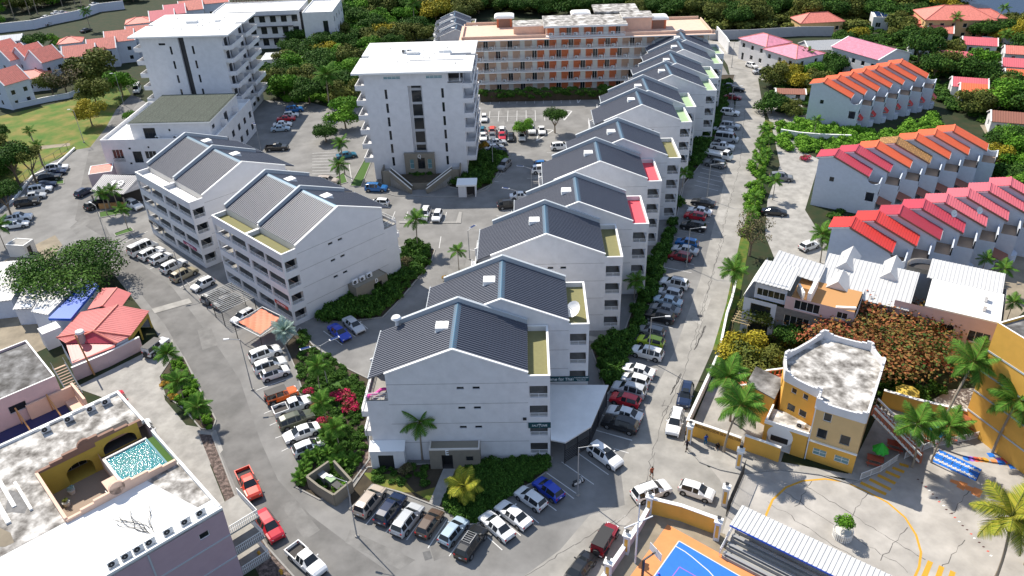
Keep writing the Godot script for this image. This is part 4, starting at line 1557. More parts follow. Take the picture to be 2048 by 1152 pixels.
	# verge on the far side of the lane, drives and yards to its right
	lay("verge", "verge", [V2(57.12, -184.38), V2(58.78, -182.51), V2(48.66, -151.8), V2(38.75, -123.78), V2(32.29, -104.25), V2(26.59, -91.22), V2(25.54, -91.25), V2(29.98, -102.89), V2(37.02, -123.85), V2(46.21, -149.4)], .012)
	lay("forecourt", "slab_concrete", [V2(59.46, -193.37), V2(69.11, -196.53), V2(67.72, -181.9), V2(59.72, -164.9), V2(62.22, -159.04), V2(51.84, -135.2), V2(51.38, -119.6), V2(46.55, -109.77), V2(40.87, -112.37), V2(41.84, -125.54), V2(46.05, -139.89), V2(53.12, -156.83), V2(57.09, -177.55)], .010)
	lay("forecourt", "slab_concrete", [V2(57.31, -241.95), V2(55.9, -259.86), V2(70.8, -255.23), V2(74.64, -234.89), V2(84.41, -228.79), V2(73.98, -212.95), V2(63.98, -216.05), V2(64.35, -242.4)], .010)
	lay("back_yard", "dirt", [V2(66.91, -109.03), V2(86.36, -121.75), V2(83.85, -108.41), V2(62.48, -90.2), V2(58.79, -92.72)], .008)
	lay("back_yard", "dirt", [V2(105.03, -177.65), V2(116.08, -176.9), V2(108.03, -161.95), V2(100.81, -162.39)], .008)
	lay("school_court", "slab_concrete", [V2(18.96, -73.69), V2(26.09, -88.87), V2(33.71, -86.39), V2(34.52, -80.02), V2(28.73, -68.34), V2(24.58, -70.51)], .008)
	lay("school_terrace", "slab_concrete", [V2(35.4, -65.82), V2(41.31, -74.14), V2(45.32, -79.77), V2(49.74, -76.74), V2(56.77, -74.72), V2(58.62, -70.28), V2(48, -70.06), V2(43.36, -70.15), V2(37.15, -65.17)], .014)
	lay("school_pavement", "slab_concrete", [V2(18.68, -73.52), V2(25.87, -70.91), V2(28.84, -68.75), V2(36.24, -66.59), V2(37.09, -65.48), V2(32.84, -66.65), V2(28.51, -67.53), V2(23.76, -66.97), V2(21.6, -67.65), V2(19.52, -68.92), V2(18.4, -71.93)], .13)
	lay("court_margin", "dirt", [V2(12.54, -60.96), V2(20.13, -58.21), V2(20.27, -54.2), V2(24.15, -51.73), V2(13.19, -51.26), V2(8.44, -53.11)], .0105)
	lay("lane_patch", "lane_concrete", [V2(12.84, -63.14), V2(19.44, -68.51), V2(23.43, -66.82), V2(19.76, -57.75), V2(12.29, -60.68)], .009)
	# school yard
	var yard := lay("school_yard", "yard_concrete", [V2(18.68, -73.52), V2(22.21, -70.56), V2(25.35, -68.81), V2(36.92, -65.33), V2(42.52, -74.11), V2(54.42, -81.58), V2(69.53, -83.3), V2(49.17, -44.46), V2(22.21, -44.68), V2(19.43, -57.42), V2(21.67, -62.27), V2(21.26, -66.06)], .010)
	for k in 5:
		cracks(yard, [V2(30.22, -65.52) + V2(-2.2, 1.4) * k, V2(39.61, -54.58) + V2(-2.2, 1.4) * k], 40 + k, .016)
	for q in [[V2(31.74, -65.88), V2(28.56, -61.79)], [V2(37.34, -63.87), V2(33.65, -59.94)], [V2(39.59, -58.82), V2(35.09, -54.64)], [V2(44.81, -57.07), V2(40.57, -53.34)], [V2(48.65, -64.06), V2(44.81, -60.47)]]:
		cracks(yard, q, 50, .016)
	var arc := []
	var ring := [V2(24.53, -58.69), V2(25.13, -60.77), V2(26.41, -62.93), V2(28.42, -64.78), V2(30.57, -65.75), V2(33.2, -66.01), V2(35.3, -65.51), V2(37.26, -63.95), V2(38.86, -62.36), V2(39.89, -60.2), V2(40.06, -57.8), V2(39.61, -55.53), V2(38.62, -53.66), V2(36.96, -51.59)]
	for i in ring.size() - 1:
		arc.append([ring[i], ring[i + 1]])
	lines(yard, "paint_yellow", arc, .24, .018, "yellow_line")
	lines(yard, "paint_yellow", [[V2(37, -65.38), V2(39.17, -63.54)], [V2(38.2, -65.89), V2(39.95, -64.24)], [V2(39.37, -66.52), V2(40.85, -65.18)], [V2(40.47, -67.09), V2(41.71, -66.08)], [V2(41.49, -67.68), V2(42.54, -66.92)], [V2(42.52, -68.27), V2(43.4, -67.79)], [V2(40.09, -54.4), V2(38.4, -52.22)], [V2(40.94, -53.77), V2(39.37, -51.62)], [V2(41.78, -53.16), V2(40.2, -51.03)]], .5, .018, "crossing_stripe")
	# painted games
	var bl := lay("painted_game", "paint_blue", [V2(48.14, -70.56), V2(51.48, -67.2), V2(49.95, -65.35), V2(46.31, -68.71)], .016)
	for i in 6:
		var t := i / 5.0
		lines(bl, "metal_dark", [[V2(48.14, -70.56).lerp(V2(51.48, -67.2), t), V2(46.31, -68.71).lerp(V2(49.95, -65.35), t)]], .06, .021, "grid_line")
	lines(bl, "metal_dark", [[V2(47.22, -69.63), V2(50.71, -66.26)]], .06, .021, "grid_line")
	var g := RandomNumberGenerator.new()
	g.seed = 5
	for i in 10:
		for j in 2:
			var c := V2(47.68, -70.09).lerp(V2(51.1, -66.73), (i + .5) / 10.0) + (V2(46.75, -69.16) - V2(47.68, -70.09)) * (j - .0) * 1.0
			lines(bl, "paint_white", [[c + V2(-.3, -.1), c + V2(.25, .12)], [c + V2(.05, -.3), c + V2(-.05, .25)]], .16, .022, "painted_mark")
	for q in [[V2(47.26, -65.73), V2(48.08, -65.39), V2(47.61, -64.82), V2(47.02, -65.35)], [V2(48.2, -65.48), V2(48.87, -64.99), V2(47.9, -63.96), V2(47.36, -64.57)], [V2(48.64, -64.8), V2(49.24, -64.31), V2(48.7, -63.76), V2(48.13, -64.14)], [V2(49.33, -64.5), V2(50.05, -63.92), V2(49.09, -62.86), V2(48.48, -63.57)]]:
		lay("hopscotch_square", "paint_orange", q, .017)
	var cols := ["paint_red", "paint_blue", "paint_orange", "paint_purple", "paint_yellow"]
	for i in 22:
		var c := V2(53.47, -69.2).lerp(V2(55.98, -67.92), g.randf()) + V2(g.randf_range(-.6, .6), g.randf_range(-.7, .7))
		var s := g.randf_range(.2, .38)
		lay("painted_square", cols[i % 5], [c + V2(-s, -s), c + V2(s, -s), c + V2(s, s), c + V2(-s, s)], .0165 + i * .0002)
	for i in 5:
		var c := V2(50.63, -69).lerp(V2(52.58, -68.7), i / 4.0)
		var pts := []
		for k in 10:
			pts.append(c + V2(cos(TAU * k / 10), sin(TAU * k / 10)) * .45)
		lay("painted_spot", cols[(i * 2 + 1) % 5], pts, .0175)
	for i in 20:
		var c := V2(43.62, -65.76).lerp(V2(46.55, -55.03), i / 19.0) + V2(g.randf_range(-.1, .1), 0)
		var s := .17
		lay("painted_foot", ["letter_dark", "letter_dark", "paint_red", "letter_white"][i % 4], [c + V2(-s, 0), c + V2(0, -s * .6), c + V2(s, 0), c + V2(0, s * .6)], .018)
	# basketball court
	var court := lay("ball_court", "paint_orange", [V2(14.24, -59.6), V2(23.49, -52.03), V2(26.49, -46.7), V2(9.55, -39.12), V2(4.95, -46.89), V2(9.13, -52.49)], .014)
	lay("court_infill", "paint_blue", [V2(15.1, -57.34), V2(20.46, -52.85), V2(25.1, -46.71), V2(13.55, -42.3), V2(8.13, -47.94), V2(11.35, -52.23)], .018)
	lines(court, "paint_white", [[V2(15.1, -57.34), V2(21.28, -52.12)], [V2(15.1, -57.34), V2(10.74, -51.41)]], .12, .023, "court_line")
	var ca := []
	var cr := [V2(14.64, -56.64), V2(15.44, -55.98), V2(16.09, -55.25), V2(16.81, -54.3), V2(17.42, -53.52), V2(17.83, -52.76), V2(17.98, -51.42)]
	for i in cr.size() - 1:
		ca.append([cr[i], cr[i + 1]])
	lines(court, "paint_white", ca, .11, .023, "court_line")
	lines(court, "paint_purple", [[V2(14.59, -54.02), V2(13.64, -52.8)], [V2(14.59, -54.02), V2(16.14, -52.77)]], .1, .023, "court_line")
	lay("court_edge", "dirt", [V2(12, -60.97), V2(14.67, -60.57), V2(8.84, -52.2), V2(6.96, -50.75), V2(6.32, -51.93), V2(10.07, -57.55)], .011)
	# yards at the left
	lay("yard", "slab_concrete", [V2(-63.2, -84.99), V2(-53.9, -96.28), V2(-51.74, -91.96), V2(-51.74, -86.36), V2(-49.47, -81.99), V2(-44.75, -76.89), V2(-40.51, -75.85), V2(-38.4, -72.16), V2(-39.15, -69.59), V2(-35.12, -63.15), V2(-36.46, -61.7), V2(-48.33, -74.16), V2(-57.04, -82.17)], .007)
	var walk := lay("brick_pavement", "brick_walk", [V2(-42.45, -75.14), V2(-40.71, -74.92), V2(-34.57, -64.67), V2(-28.69, -57.06), V2(-22.73, -51.07), V2(-25.02, -48.25), V2(-33.17, -60.21), V2(-37.97, -67.9)], .016)
	kerb([V2(-40.71, -74.92), V2(-34.57, -64.67), V2(-28.69, -57.06), V2(-22.73, -51.07)])
	lay("yard", "dirt", [V2(-93.62, -110.86), V2(-81.98, -108.13), V2(-74, -100.63), V2(-71.63, -95.26), V2(-74.55, -91.61), V2(-83.6, -94.33)], .008)
	lay("yard", "dirt", [V2(-93.92, -121.85), V2(-89.66, -131.24), V2(-86.16, -127.14), V2(-84.57, -112.94), V2(-89.83, -113.12)], .007)
	lay("field", "turf", [V2(-141.62, -190.05), V2(-140.27, -201.21), V2(-126.45, -214.27), V2(-111.14, -207.16), V2(-106.74, -190.24), V2(-104.35, -176.51), V2(-107.53, -175.11), V2(-109.59, -166.16), V2(-109.88, -148.13), V2(-115.14, -136.53)], .010)
	lay("field_path", "dirt", [V2(-125.97, -176.24), V2(-110.82, -179.83), V2(-109.82, -177.81), V2(-124.48, -173.64)], .014)
	lay("verge", "verge", [V2(-111.14, -207.16), V2(-111.63, -216.65), V2(-117.56, -226.37), V2(-125.25, -227), V2(-126.45, -214.27)], .012)
	# the planted beds
	var beds := {"garden_left": [V2(-35.26, -98.75), V2(-32.29, -94.12), V2(-26.42, -88.55), V2(-22.02, -85.39), V2(-19.95, -70.08), V2(-21.86, -64.84), V2(-24.51, -63.74), V2(-27.75, -65.72), V2(-26.21, -71.49), V2(-27.31, -76.52), V2(-30.43, -81.55), V2(-33.26, -88.15), V2(-36.39, -94.24)], "garden_front": [V2(-21.28, -64.83), V2(-19.92, -68.82), V2(2.15, -70.09), V2(1.31, -67.61), V2(-.47, -65.81), V2(-2.3, -64.52), V2(-4.79, -61.94), V2(-5.83, -60.17), V2(-7.72, -59.7), V2(-10.1, -62.03), V2(-15.5, -64.74), V2(-18.86, -65.96), V2(-20.78, -62.19)], "garden_row": [V2(8.3, -92.96), V2(13.74, -96.6), V2(20.28, -117.35), V2(26.48, -132.18), V2(33.35, -155.27), V2(41.12, -185.49), V2(54.2, -221.57), V2(58.32, -221.22), V2(49.23, -192.23), V2(45.05, -178.35), V2(36.45, -157.78), V2(31.3, -147.71), V2(25.52, -126.24), V2(20.99, -110.71), V2(17.03, -99.15), V2(14.4, -92.78), V2(11.42, -84.77), V2(9.79, -81.63)], "garden_inner": [V2(-32.63, -100.71), V2(-32.91, -109.51), V2(-22.92, -120.83), V2(-22.29, -126.38), V2(-16.92, -122.4), V2(-17.19, -117.95), V2(-20.97, -106.06), V2(-23.02, -101.1), V2(-26.4, -100.52), V2(-28.6, -99.9)], "garden_tower": [V2(-16.51, -158.07), V2(-9.95, -169.15), V2(-4.22, -165.83), V2(-6.26, -157.49), V2(-8.13, -149.8), V2(-11.05, -146.27), V2(-17.43, -149.79)]}
	for k in beds:
		lay("planting_bed", "soil", beds[k], .02)
		kerb(beds[k], true)
	lay("lawn", "lawn", [V2(-32.54, -90.47), V2(-26.2, -87.4), V2(-22.54, -82.4), V2(-28.41, -81.5)], .03)
	lay("lawn", "turf", [V2(-20.38, -68), V2(-15.86, -67.51), V2(-13.77, -64.71), V2(-15.5, -64.74), V2(-18.93, -66.36)], .03)
	lay("lawn", "turf", [V2(-13.77, -64.71), V2(-11.54, -65.45), V2(-10.75, -63.15), V2(-12.21, -63.54)], .03)
	lay("garden_path", "slab_concrete", [V2(-10.68, -69.06), V2(-9.19, -69.04), V2(-10.8, -62.4), V2(-11.99, -63.09)], .04)
	lay("garden_path", "slab_concrete", [V2(7.39, -95.5), V2(14.27, -93.53), V2(13.87, -92.55), V2(7.3, -94.23)], .04)
	lay("entrance_path", "brick_walk", [V2(-22.59, -74.55), V2(-20.8, -74.05), V2(-19.57, -69.23), V2(-20.58, -66.79), V2(-22.26, -71.41)], .04)
	lay("raised_bed", "soil", [V2(-52.25, -86.94), V2(-52.12, -91.6), V2(-50.42, -91.56), V2(-46.17, -85.12), V2(-41.15, -77.78), V2(-40.9, -75.67), V2(-42.52, -76.08), V2(-45.97, -79.86), V2(-49.89, -83.05)], .03)
	kerb([V2(-52.25, -86.94), V2(-52.12, -91.6), V2(-50.42, -91.56), V2(-46.17, -85.12), V2(-41.15, -77.78), V2(-40.9, -75.67), V2(-42.52, -76.08), V2(-45.97, -79.86), V2(-49.89, -83.05)], true)
	for q in [[V2(-85.59, -140.65), V2(-81.04, -143.4), V2(-79.12, -140.57), V2(-84.24, -138.15)], [V2(-78.43, -131.36), V2(-76.2, -133.73), V2(-74.98, -132.23), V2(-77.5, -130.11)], [V2(-104.19, -157.51), V2(-101.02, -157.34), V2(-99.93, -155.17), V2(-102.79, -154.8)], [V2(-37.35, -150.84), V2(-36.38, -173.88), V2(-35.06, -170.69), V2(-34.94, -150.21)], [V2(-42.12, -153.64), V2(-40, -158.03), V2(-38.22, -152.66), V2(-40.31, -150.99)]]:
		lay("traffic_island", "lawn", q, .03)
		kerb(q, true)
	# parking lines
	var s1: Vector2 = V2(20.81, -96.9) - V2(16.37, -98.97)
	comb(lot, V2(14.82, -94.67), V2(16.37, -98.97), 2, s1)
	comb(lot, V2(7.55, -74.87), V2(14.82, -94.67), 8, s1)
	comb(lot, V2(18.01, -103.5), V2(21.13, -112.22), 4, s1 * .95)
	comb(lot, V2(21.13, -112.22), V2(26.44, -128.3), 7, (V2(27.29, -115.07) - V2(22.81, -117.16)))
	comb(lot, V2(26.44, -128.3), V2(31.26, -139.95), 6, (V2(31.08, -126) - V2(26.42, -128.15)))
	comb(lot, V2(33.38, -147.48), V2(38.85, -162.39), 8, (V2(37.54, -144.55) - V2(33.38, -147.48)))
	comb(lot, V2(43.35, -173.57), V2(53.57, -211.28), 14, (V2(52.99, -192.9) - V2(49, -194.62)))
	lines(lot, "paint_white", [[V2(1.35, -67.59), V2(4.73, -64.16)], [V2(3.21, -69.31), V2(6.76, -65.61)], [V2(5.13, -70.86), V2(8.57, -67.12)], [V2(8.45, -74.46), V2(11.98, -72.92)], [V2(9.7, -71.42), V2(11.34, -70.64)], [V2(3.07, -64.89), V2(4.34, -63.45)], [V2(1.3, -62.75), V2(2.31, -61.73)], [V2(-.54, -60.96), V2(.34, -59.97)], [V2(-2.59, -59.32), V2(-1.64, -58.28)]], .11)
	lines(lot, "paint_white", [[V2(-17.2, -62.95), V2(-18.62, -60.07)], [V2(-14.76, -62.17), V2(-16.25, -58.91)], [V2(-12.52, -60.87), V2(-13.87, -57.85)], [V2(-9.73, -60.65), V2(-11.47, -56.74)], [V2(-7.43, -59.04), V2(-9.13, -55.65)], [V2(-5.37, -58.33), V2(-3.58, -56.39)]], .11)
	lines(lot, "paint_white", [[V2(-37.64, -83.72), V2(-33.46, -86.49)], [V2(-35.18, -78.9), V2(-33.31, -80.23)], [V2(-33.8, -76.56), V2(-32.59, -77.5)], [V2(-32.43, -74.15), V2(-31.67, -74.6)], [V2(-31.01, -71.78), V2(-29.79, -72.75)]], .11)
	lines(lot, "paint_white", [[V2(-75.69, -125.9), V2(-72.27, -131.91)], [V2(-74.13, -124.18), V2(-72.2, -127.19)], [V2(-65.97, -117.59), V2(-64.53, -119.5)], [V2(-58.3, -111.11), V2(-55.48, -115.08)], [V2(-63.07, -115.78), V2(-61.33, -118.06)]], .11)
	lines(lot, "paint_white", [[V2(-31.43, -97.67), V2(-27.88, -94.03)], [V2(-28.48, -98.08), V2(-26.31, -96.05)], [V2(-25.98, -99.51), V2(-24.77, -98.03)]], .11)
	lines(lot, "paint_white", [[V2(-26.19, -138.27), V2(-26.34, -134.51)], [V2(-23.68, -138.16), V2(-23.81, -134.39)], [V2(-21.31, -138.04), V2(-21.12, -133.74)], [V2(-16.09, -137.52), V2(-16.24, -133.52)], [V2(-16.3, -127.47), V2(-16.24, -122.97)], [V2(-7.47, -155.95), V2(-5.2, -155.29)], [V2(-8.52, -151.77), V2(-6.42, -151.28)], [V2(-5.59, -137.84), V2(-3.45, -136.76)], [V2(-6.37, -135.44), V2(-4.33, -134.81)], [V2(-9.08, -126.92), V2(-8.03, -126.15)], [V2(-10.97, -122.29), V2(-9.62, -121.78)]], .11)
	for k in 8:
		lines(lot, "paint_white", [[V2(-49.52, -169.51).lerp(V2(-46.8, -157.59), k / 7.0), V2(-44.14, -169.94).lerp(V2(-41.66, -157.64), k / 7.0)]])
	lines(lot, "paint_white", [[V2(-39.76, -162.72), V2(-37.55, -153.79)]])
	lay("kerb_island", "kerb", [V2(-24.82, -133.91), V2(-13.97, -133.16), V2(-13.67, -137.41), V2(-13.1, -137.22), V2(-12.98, -132.59), V2(-24.71, -133.07)], .1)
	# the big lot in front of the hotel
	var up: Vector2 = V2(-3.02, -215.87) - V2(-2.89, -217.92)
	comb(lot, V2(-12.01, -218.67), V2(17.86, -216.67), 14, V2(-.63, -214.22) - V2(-.51, -217.95))
	comb(lot, V2(-12.14, -209.22), V2(11.02, -207.94), 11, V2(-2.86, -200.94) - V2(-2.84, -208.49))
	comb(lot, V2(-12.04, -195.72), V2(6.41, -195.34), 9, V2(-2.85, -187.65) - V2(-2.83, -195.53))
	lines(lot, "paint_white", [[V2(-13.83, -205.86), V2(12.95, -203.81)], [V2(-12.48, -191.51), V2(8.76, -190.93)]])
	for q in [[V2(12.93, -208.01), V2(14.96, -206.79), V2(13, -200.25)], [V2(8.69, -195.18), V2(11.05, -194.05), V2(8.86, -187.55)], [V2(2.51, -182.03), V2(5.93, -180.78), V2(1.88, -174)]]:
		lines(lot, "paint_white", [[q[0], q[1]], [q[1], q[2]], [q[2], q[0]]], .3)
	lines(lot, "paint_white", [[V2(4.06, -166.66), V2(5.45, -166.42)], [V2(2.71, -162.53), V2(4.49, -162.28)], [V2(-3.78, -165.8), V2(-1.82, -165.68)], [V2(-.49, -152.75), V2(1.99, -152.81)]])
	# kerb lines of the street
	kerb([V2(-32.67, -149.1), V2(-27.2, -145.42), V2(-16.99, -144.43), V2(-12.48, -144.68), V2(-8.86, -147.37), V2(-6.19, -154.82), V2(-4.41, -163.52)])
	kerb([V2(-76.37, -126.74), V2(-74.86, -130.6), V2(-68.79, -124.53), V2(-58.38, -113.61), V2(-52.05, -105.62)])
	kerb([V2(18.68, -73.52), V2(18.4, -71.93), V2(19.52, -68.92), V2(21.6, -67.65), V2(23.76, -66.97), V2(28.51, -67.53), V2(32.84, -66.65), V2(35.75, -65.19), V2(37.15, -65.63)], false, .14)
	# steel drain and manholes
	b = MB.new()
	b.sheet("asphalt_new", PackedVector2Array([V2(-11.99, -56.22), V2(-11.24, -56.44), V2(-10.85, -55.43), V2(-11.61, -55.12)]), .014)
	struct(b, "drain_cover")
	for q in [V2(25.43, -99.97), V2(-7.47, -118.44), V2(56.09, -85.26)]:
		b = MB.new()
		b.tube("metal_dark", at2(q, .0), at2(q, .016), .4, .4, 14)
		struct(b, "manhole_cover")

# ---------------------------------------------------------------- flat-roofed buildings: front wall in z = 0, x from 0 to w, back to z = -d
func flat(called: String, label: String, cat: String, p: Vector2, turn: float, w: float, d: float, h: float, wallm: String, roofm: String, par := .5, front := [], right := [], left := [], style := "white", y := .0) -> Node3D:
	var o := thing(called, label, cat, V3(p.x, y, p.y), turn)
	var b := MB.new()
	wall_of(b, o, wallm, V2(0, 0), V2(w, 0), 0, h, front, style)
	wall_of(b, o, wallm, V2(w, 0), V2(w, -d), 0, h, right, style)
	b.wall(wallm, V2(w, -d), V2(0, -d), 0, h)
	wall_of(b, o, wallm, V2(0, -d), V2(0, 0), 0, h, left, style)
	if par > .0:
		for q in [[w / 2, -.1, w, .2], [w / 2, -d + .1, w, .2]]:
			b.box(wallm, V3(q[0], h, q[1]), V3(q[2], par, q[3]), 0, "trim_white")
		for x in [.1, w - .1]:
			b.box(wallm, V3(x, h, -d / 2), V3(.2, par, d - .4), 0, "trim_white")
	obj(b, "wall", o)
	var r := MB.new()
	r.box(roofm, V3(w / 2, h - .2, -d / 2), V3(w - .41, .24, d - .41))
	obj(r, "roof", o)
	return o

func grid(w: float, n: int, rows: int, ww: float, hh: float, sill := .9, pitch := 2.9, from := .0, style := "white") -> Array:
	var a := []
	for r in rows:
		for i in n:
			var u := w * (i + .5) / n
			a.append([u - ww / 2, u + ww / 2, from + r * pitch + sill, from + r * pitch + sill + hh, style])
	return a

func apartment_row() -> void:
	var where := [[1.9, -70.0, 1.0, 1.0, "terrace_olive", "front block of the long row, olive terrace, palm sign on its gallery"], [7.0, -80.1, 1.0, 1.0, "terrace_olive", "second block of the long row, olive terrace with satellite dish"], [12.9, -96.6, 1.0, 1.0, "terrace_olive", "block with cream gable and olive terrace behind the satellite dish block"], [17.9, -106.6, .995, 1.0, "terrace_red", "nearer of the two blocks with a red roof terrace"], [22.2, -122.5, .975, .985, "terrace_red", "farther of the two blocks with a red roof terrace"], [27.1, -132.4, .98, .985, "terrace_olive", "block with pale olive terrace right behind the red terraces"], [32.4, -150.9, .94, .975, "terrace_green", "nearest block with a pale green roof terrace"], [35.0, -160.2, .945, .965, "terrace_green", "second nearest block with a pale green terrace"], [41.6, -171.4, .94, .95, "terrace_green", "third green terrace block, midway to the orange hotel"], [43.9, -180.2, .93, .95, "terrace_green", "fourth green terrace block, third from the hotel end"], [47.4, -192.2, .91, .94, "terrace_green", "last block but one of the row before the orange hotel"], [49.5, -200.6, .91, .945, "terrace_green", "last block of the long row, beside the orange hotel"]]
	var first: Node3D
	for i in where.size():
		var q: Array = where[i]
		var o: Node3D
		if i == 0:
			first = block("apartment_block", false, q[4], q[5], "slate roofed apartment blocks of the long row")
			o = first
		else:
			o = dup(first, Vector3.ZERO, 0, q[5], "slate roofed apartment blocks of the long row")
		o.position = V3(q[0], 0, q[1])
		o.scale = V3(q[2], q[3], q[2])
		recolour(o, "terrace", q[4])
	# entrance porch, store and lettering of the front block
	var porch := MB.new()
	porch.wall("wall_taupe", V2(-14.2, 1.6), V2(-8.3, 1.6), 0, 2.95, [[1.4, 2.7, .05, 2.2]], .9, "dark_room")
	porch.wall("wall_taupe", V2(-8.3, 1.6), V2(-8.3, .02), 0, 2.95)
	porch.wall("wall_taupe", V2(-14.2, .02), V2(-14.2, 1.6), 0, 2.95)
	for q in [[-11.25, 1.52, 5.9, .16], [-8.38, .8, .16, 1.3], [-14.12, .8, .16, 1.3]]:
		porch.box("wall_cream", V3(q[0], 2.95, q[1]), V3(q[2], .22, q[3]))
	porch.quad("gravel", V3(-14.1, 2.97, 1.5), V3(-8.4, 2.97, 1.5), V3(-8.4, 2.97, .03), V3(-14.1, 2.97, .03))
	porch.box("dark", V3(-12.15, .05, .75), V3(1.3, 2.2, .06))
	var po := obj(porch, "entrance_porch", first)
	window(po, V3(-9.5, 1.4, 1.62), 0, .8, .55, "dark")
	letters(po, "E", .75, Transform3D(Basis(), V3(-12.1, 2.62, 1.66)), "letter_white", .06, "letter")
	var st := MB.new()
	st.wall("wall_white", V2(-21.2, 1.4), V2(-17.2, 1.4), 0, 2.8, [[.9, 2.7, .05, 2.1]], .12, "dark")
	st.box("dark", V3(-19.4, .05, 1.25), V3(1.8, 2.05, .05))
	st.wall("wall_white", V2(-17.2, 1.4), V2(-17.2, .02), 0, 2.8)
	st.wall("wall_white", V2(-21.2, .02), V2(-21.2, 1.4), 0, 2.8)
	st.quad("trim_white", V3(-21.3, 2.8, 1.5), V3(-17.1, 2.8, 1.5), V3(-17.1, 3.25, .03), V3(-21.3, 3.25, .03))
	obj(st, "store_room", first)
	var cam := MB.new()
	cam.box("dark", V3(-2.95, 6.05, .06), V3(.42, .36, .1))
	obj(cam, "wall_lamp", first)
	sign_board("teal sign board with palm emblem on the front gallery", V3(.65, 5.25, -69.93), 0, 2.62, .78, "teal_sign", [["SALT", .26, V2(-.52, .0)], ["LIME", .26, V2(.52, .0)]], true)
	sign_board("long teal banner reading Time for Thai across the second block", V3(4.45, 4.05, -80.03), 0, 5.4, .8, "teal_sign", [["Time for Thai", .42, V2(-.95, -.02)], ["TAKE AWAY & DELIVERY", .13, V2(1.7, .22)], ["call and order now", .11, V2(1.7, -.02)], ["follow us online", .11, V2(1.7, -.22)]], false)
	# the pair of corner blocks along the street
	var u := V2(.736, .677)
	var d0: Node3D
	var spots := [[V2(-36.0, -99.1), .0, "terrace_olive", "street block nearest the orange canopy, letter D porch"], [V2(-36.0, -99.1), -10.03, "terrace_olive", "street block joined behind the letter D block, olive terrace"], [V2(-56.1, -117.5), .0, "terrace_white", "street block with white terrace and maroon shop sign"], [V2(-56.1, -117.5), -10.03, "terrace_white", "street block with white terrace nearest the slate eatery roof"]]
	for i in 4:
		var q: Array = spots[i]
		var o: Node3D
		if i == 0:
			d0 = block("apartment_block", true, q[2], q[3], "slate roofed apartment blocks along the street")
			o = d0
		else:
			o = dup(d0, Vector3.ZERO, 0, q[3], "slate roofed apartment blocks along the street")
		var p: Vector2 = q[0] + u * q[1]
		o.position = V3(p.x, 0, p.y)
		o.rotation.y = deg_to_rad(47.4)
		recolour(o, "terrace", q[2])
	var pd := MB.new()
	pd.wall("wall_taupe", V2(10.2, 2.2), V2(16.4, 2.2), 0, 2.9, [[3.4, 5.0, .05, 2.1]], .8, "dark_room")
	pd.wall("wall_taupe", V2(16.4, 2.2), V2(16.4, .02), 0, 2.9)
	pd.wall("wall_taupe", V2(10.2, .02), V2(10.2, 2.2), 0, 2.9)
	pd.quad("gravel", V3(10.3, 2.8, 2.1), V3(16.3, 2.8, 2.1), V3(16.3, 2.8, .03), V3(10.3, 2.8, .03))
	pd.box("dark", V3(14.4, .05, 1.4), V3(1.6, 2.1, .06))
	var dp := obj(pd, "entrance_porch", d0)
	letters(dp, "D", .7, Transform3D(Basis(), V3(14.2, 2.5, 2.26)), "letter_white", .06, "letter")
	for x in [11.0, 12.4, 13.8]:
		air_unit(d0, V3(x, 2.82, 1.0), 0)
	var fr := V2(-.677, .736)
	for s in [["maroon shop sign board under the white terrace block", V2(-56.1, -117.5) + u * -4.2 + fr * .08, 2.95, "maroon_sign", "SIMPLY FIT", 4.6], ["red and pink shop sign at the foot of the letter D block", V2(-36.0, -99.1) + u * -2.9 + fr * .08, 2.75, "paint_red", "DELI FRESH", 3.6], ["black hanging shop board at the far end of the white terrace block", V2(-56.1, -117.5) + u * -16.5 + fr * .3, 3.0, "dark", "BOUTIQUE", 5.6]]:
		sign_board(s[0], V3(s[1].x, s[2], s[1].y), -42.6, s[5], .55, s[3], [[s[4], .34, Vector2.ZERO]], false)
	# canopy hall beside the front block
	var c := thing("canopy_hall", "flat white canopy roof on dark posts beside the front block", "canopy", V3(1.92, 0, -69.5))
	var cb := MB.new()
	var outline := PackedVector2Array([V2(.02, 0), V2(1.7, .5), V2(4.9, -2.2), V2(7.7, -10.0), V2(.1, -10.3)])
	cb.prism("sheet_white", outline, 3.2, 3.38, "membrane")
	obj(cb, "roof", c)
	for i in [1, 2, 3]:
		for t in [.0, .5]:
			var q := outline[i].lerp(outline[mini(i + 1, 3)], t) * .97
			var pb := MB.new()
			pb.tube("metal_dark", at2(q), at2(q, 3.2), .07, .07, 6)
			obj(pb, "post", c)
	for i in 2:
		var a := outline[i + 1] * .96
		var e := outline[i + 2] * .96
		var gb := MB.new()
		for k in 7:
			gb.bar("metal_dark", at2(a, .3 + k * .28), at2(e, .3 + k * .28), .05, .08)
		obj(gb, "slatted_screen", c)

func sign_board(label: String, at: Vector3, turn: float, w: float, h: float, m: String, texts: Array, emblem: bool) -> void:
	var o := thing("shop_sign", label, "sign", at, turn)
	var b := MB.new()
	b.box(m, V3(0, -h / 2, 0), V3(w, h, .1))
	obj(b, "board", o)
	for t in texts:
		letters(o, t[0], t[1], Transform3D(Basis(), V3(t[2].x, t[2].y, .06)), "letter_white", .02)
	if emblem:
		var e := MB.new()
		e.bar("letter_white", V3(0, -.3, .06), V3(.02, .12, .06), .03, .02)
		for i in 6:
			var a := PI * (i + .0) / 5.0
			e.bar("letter_white", V3(.02, .12, .06), V3(.02 + cos(a) * .2, .14 + sin(a) * .16, .06), .03, .02)
		obj(e, "palm_emblem", o)

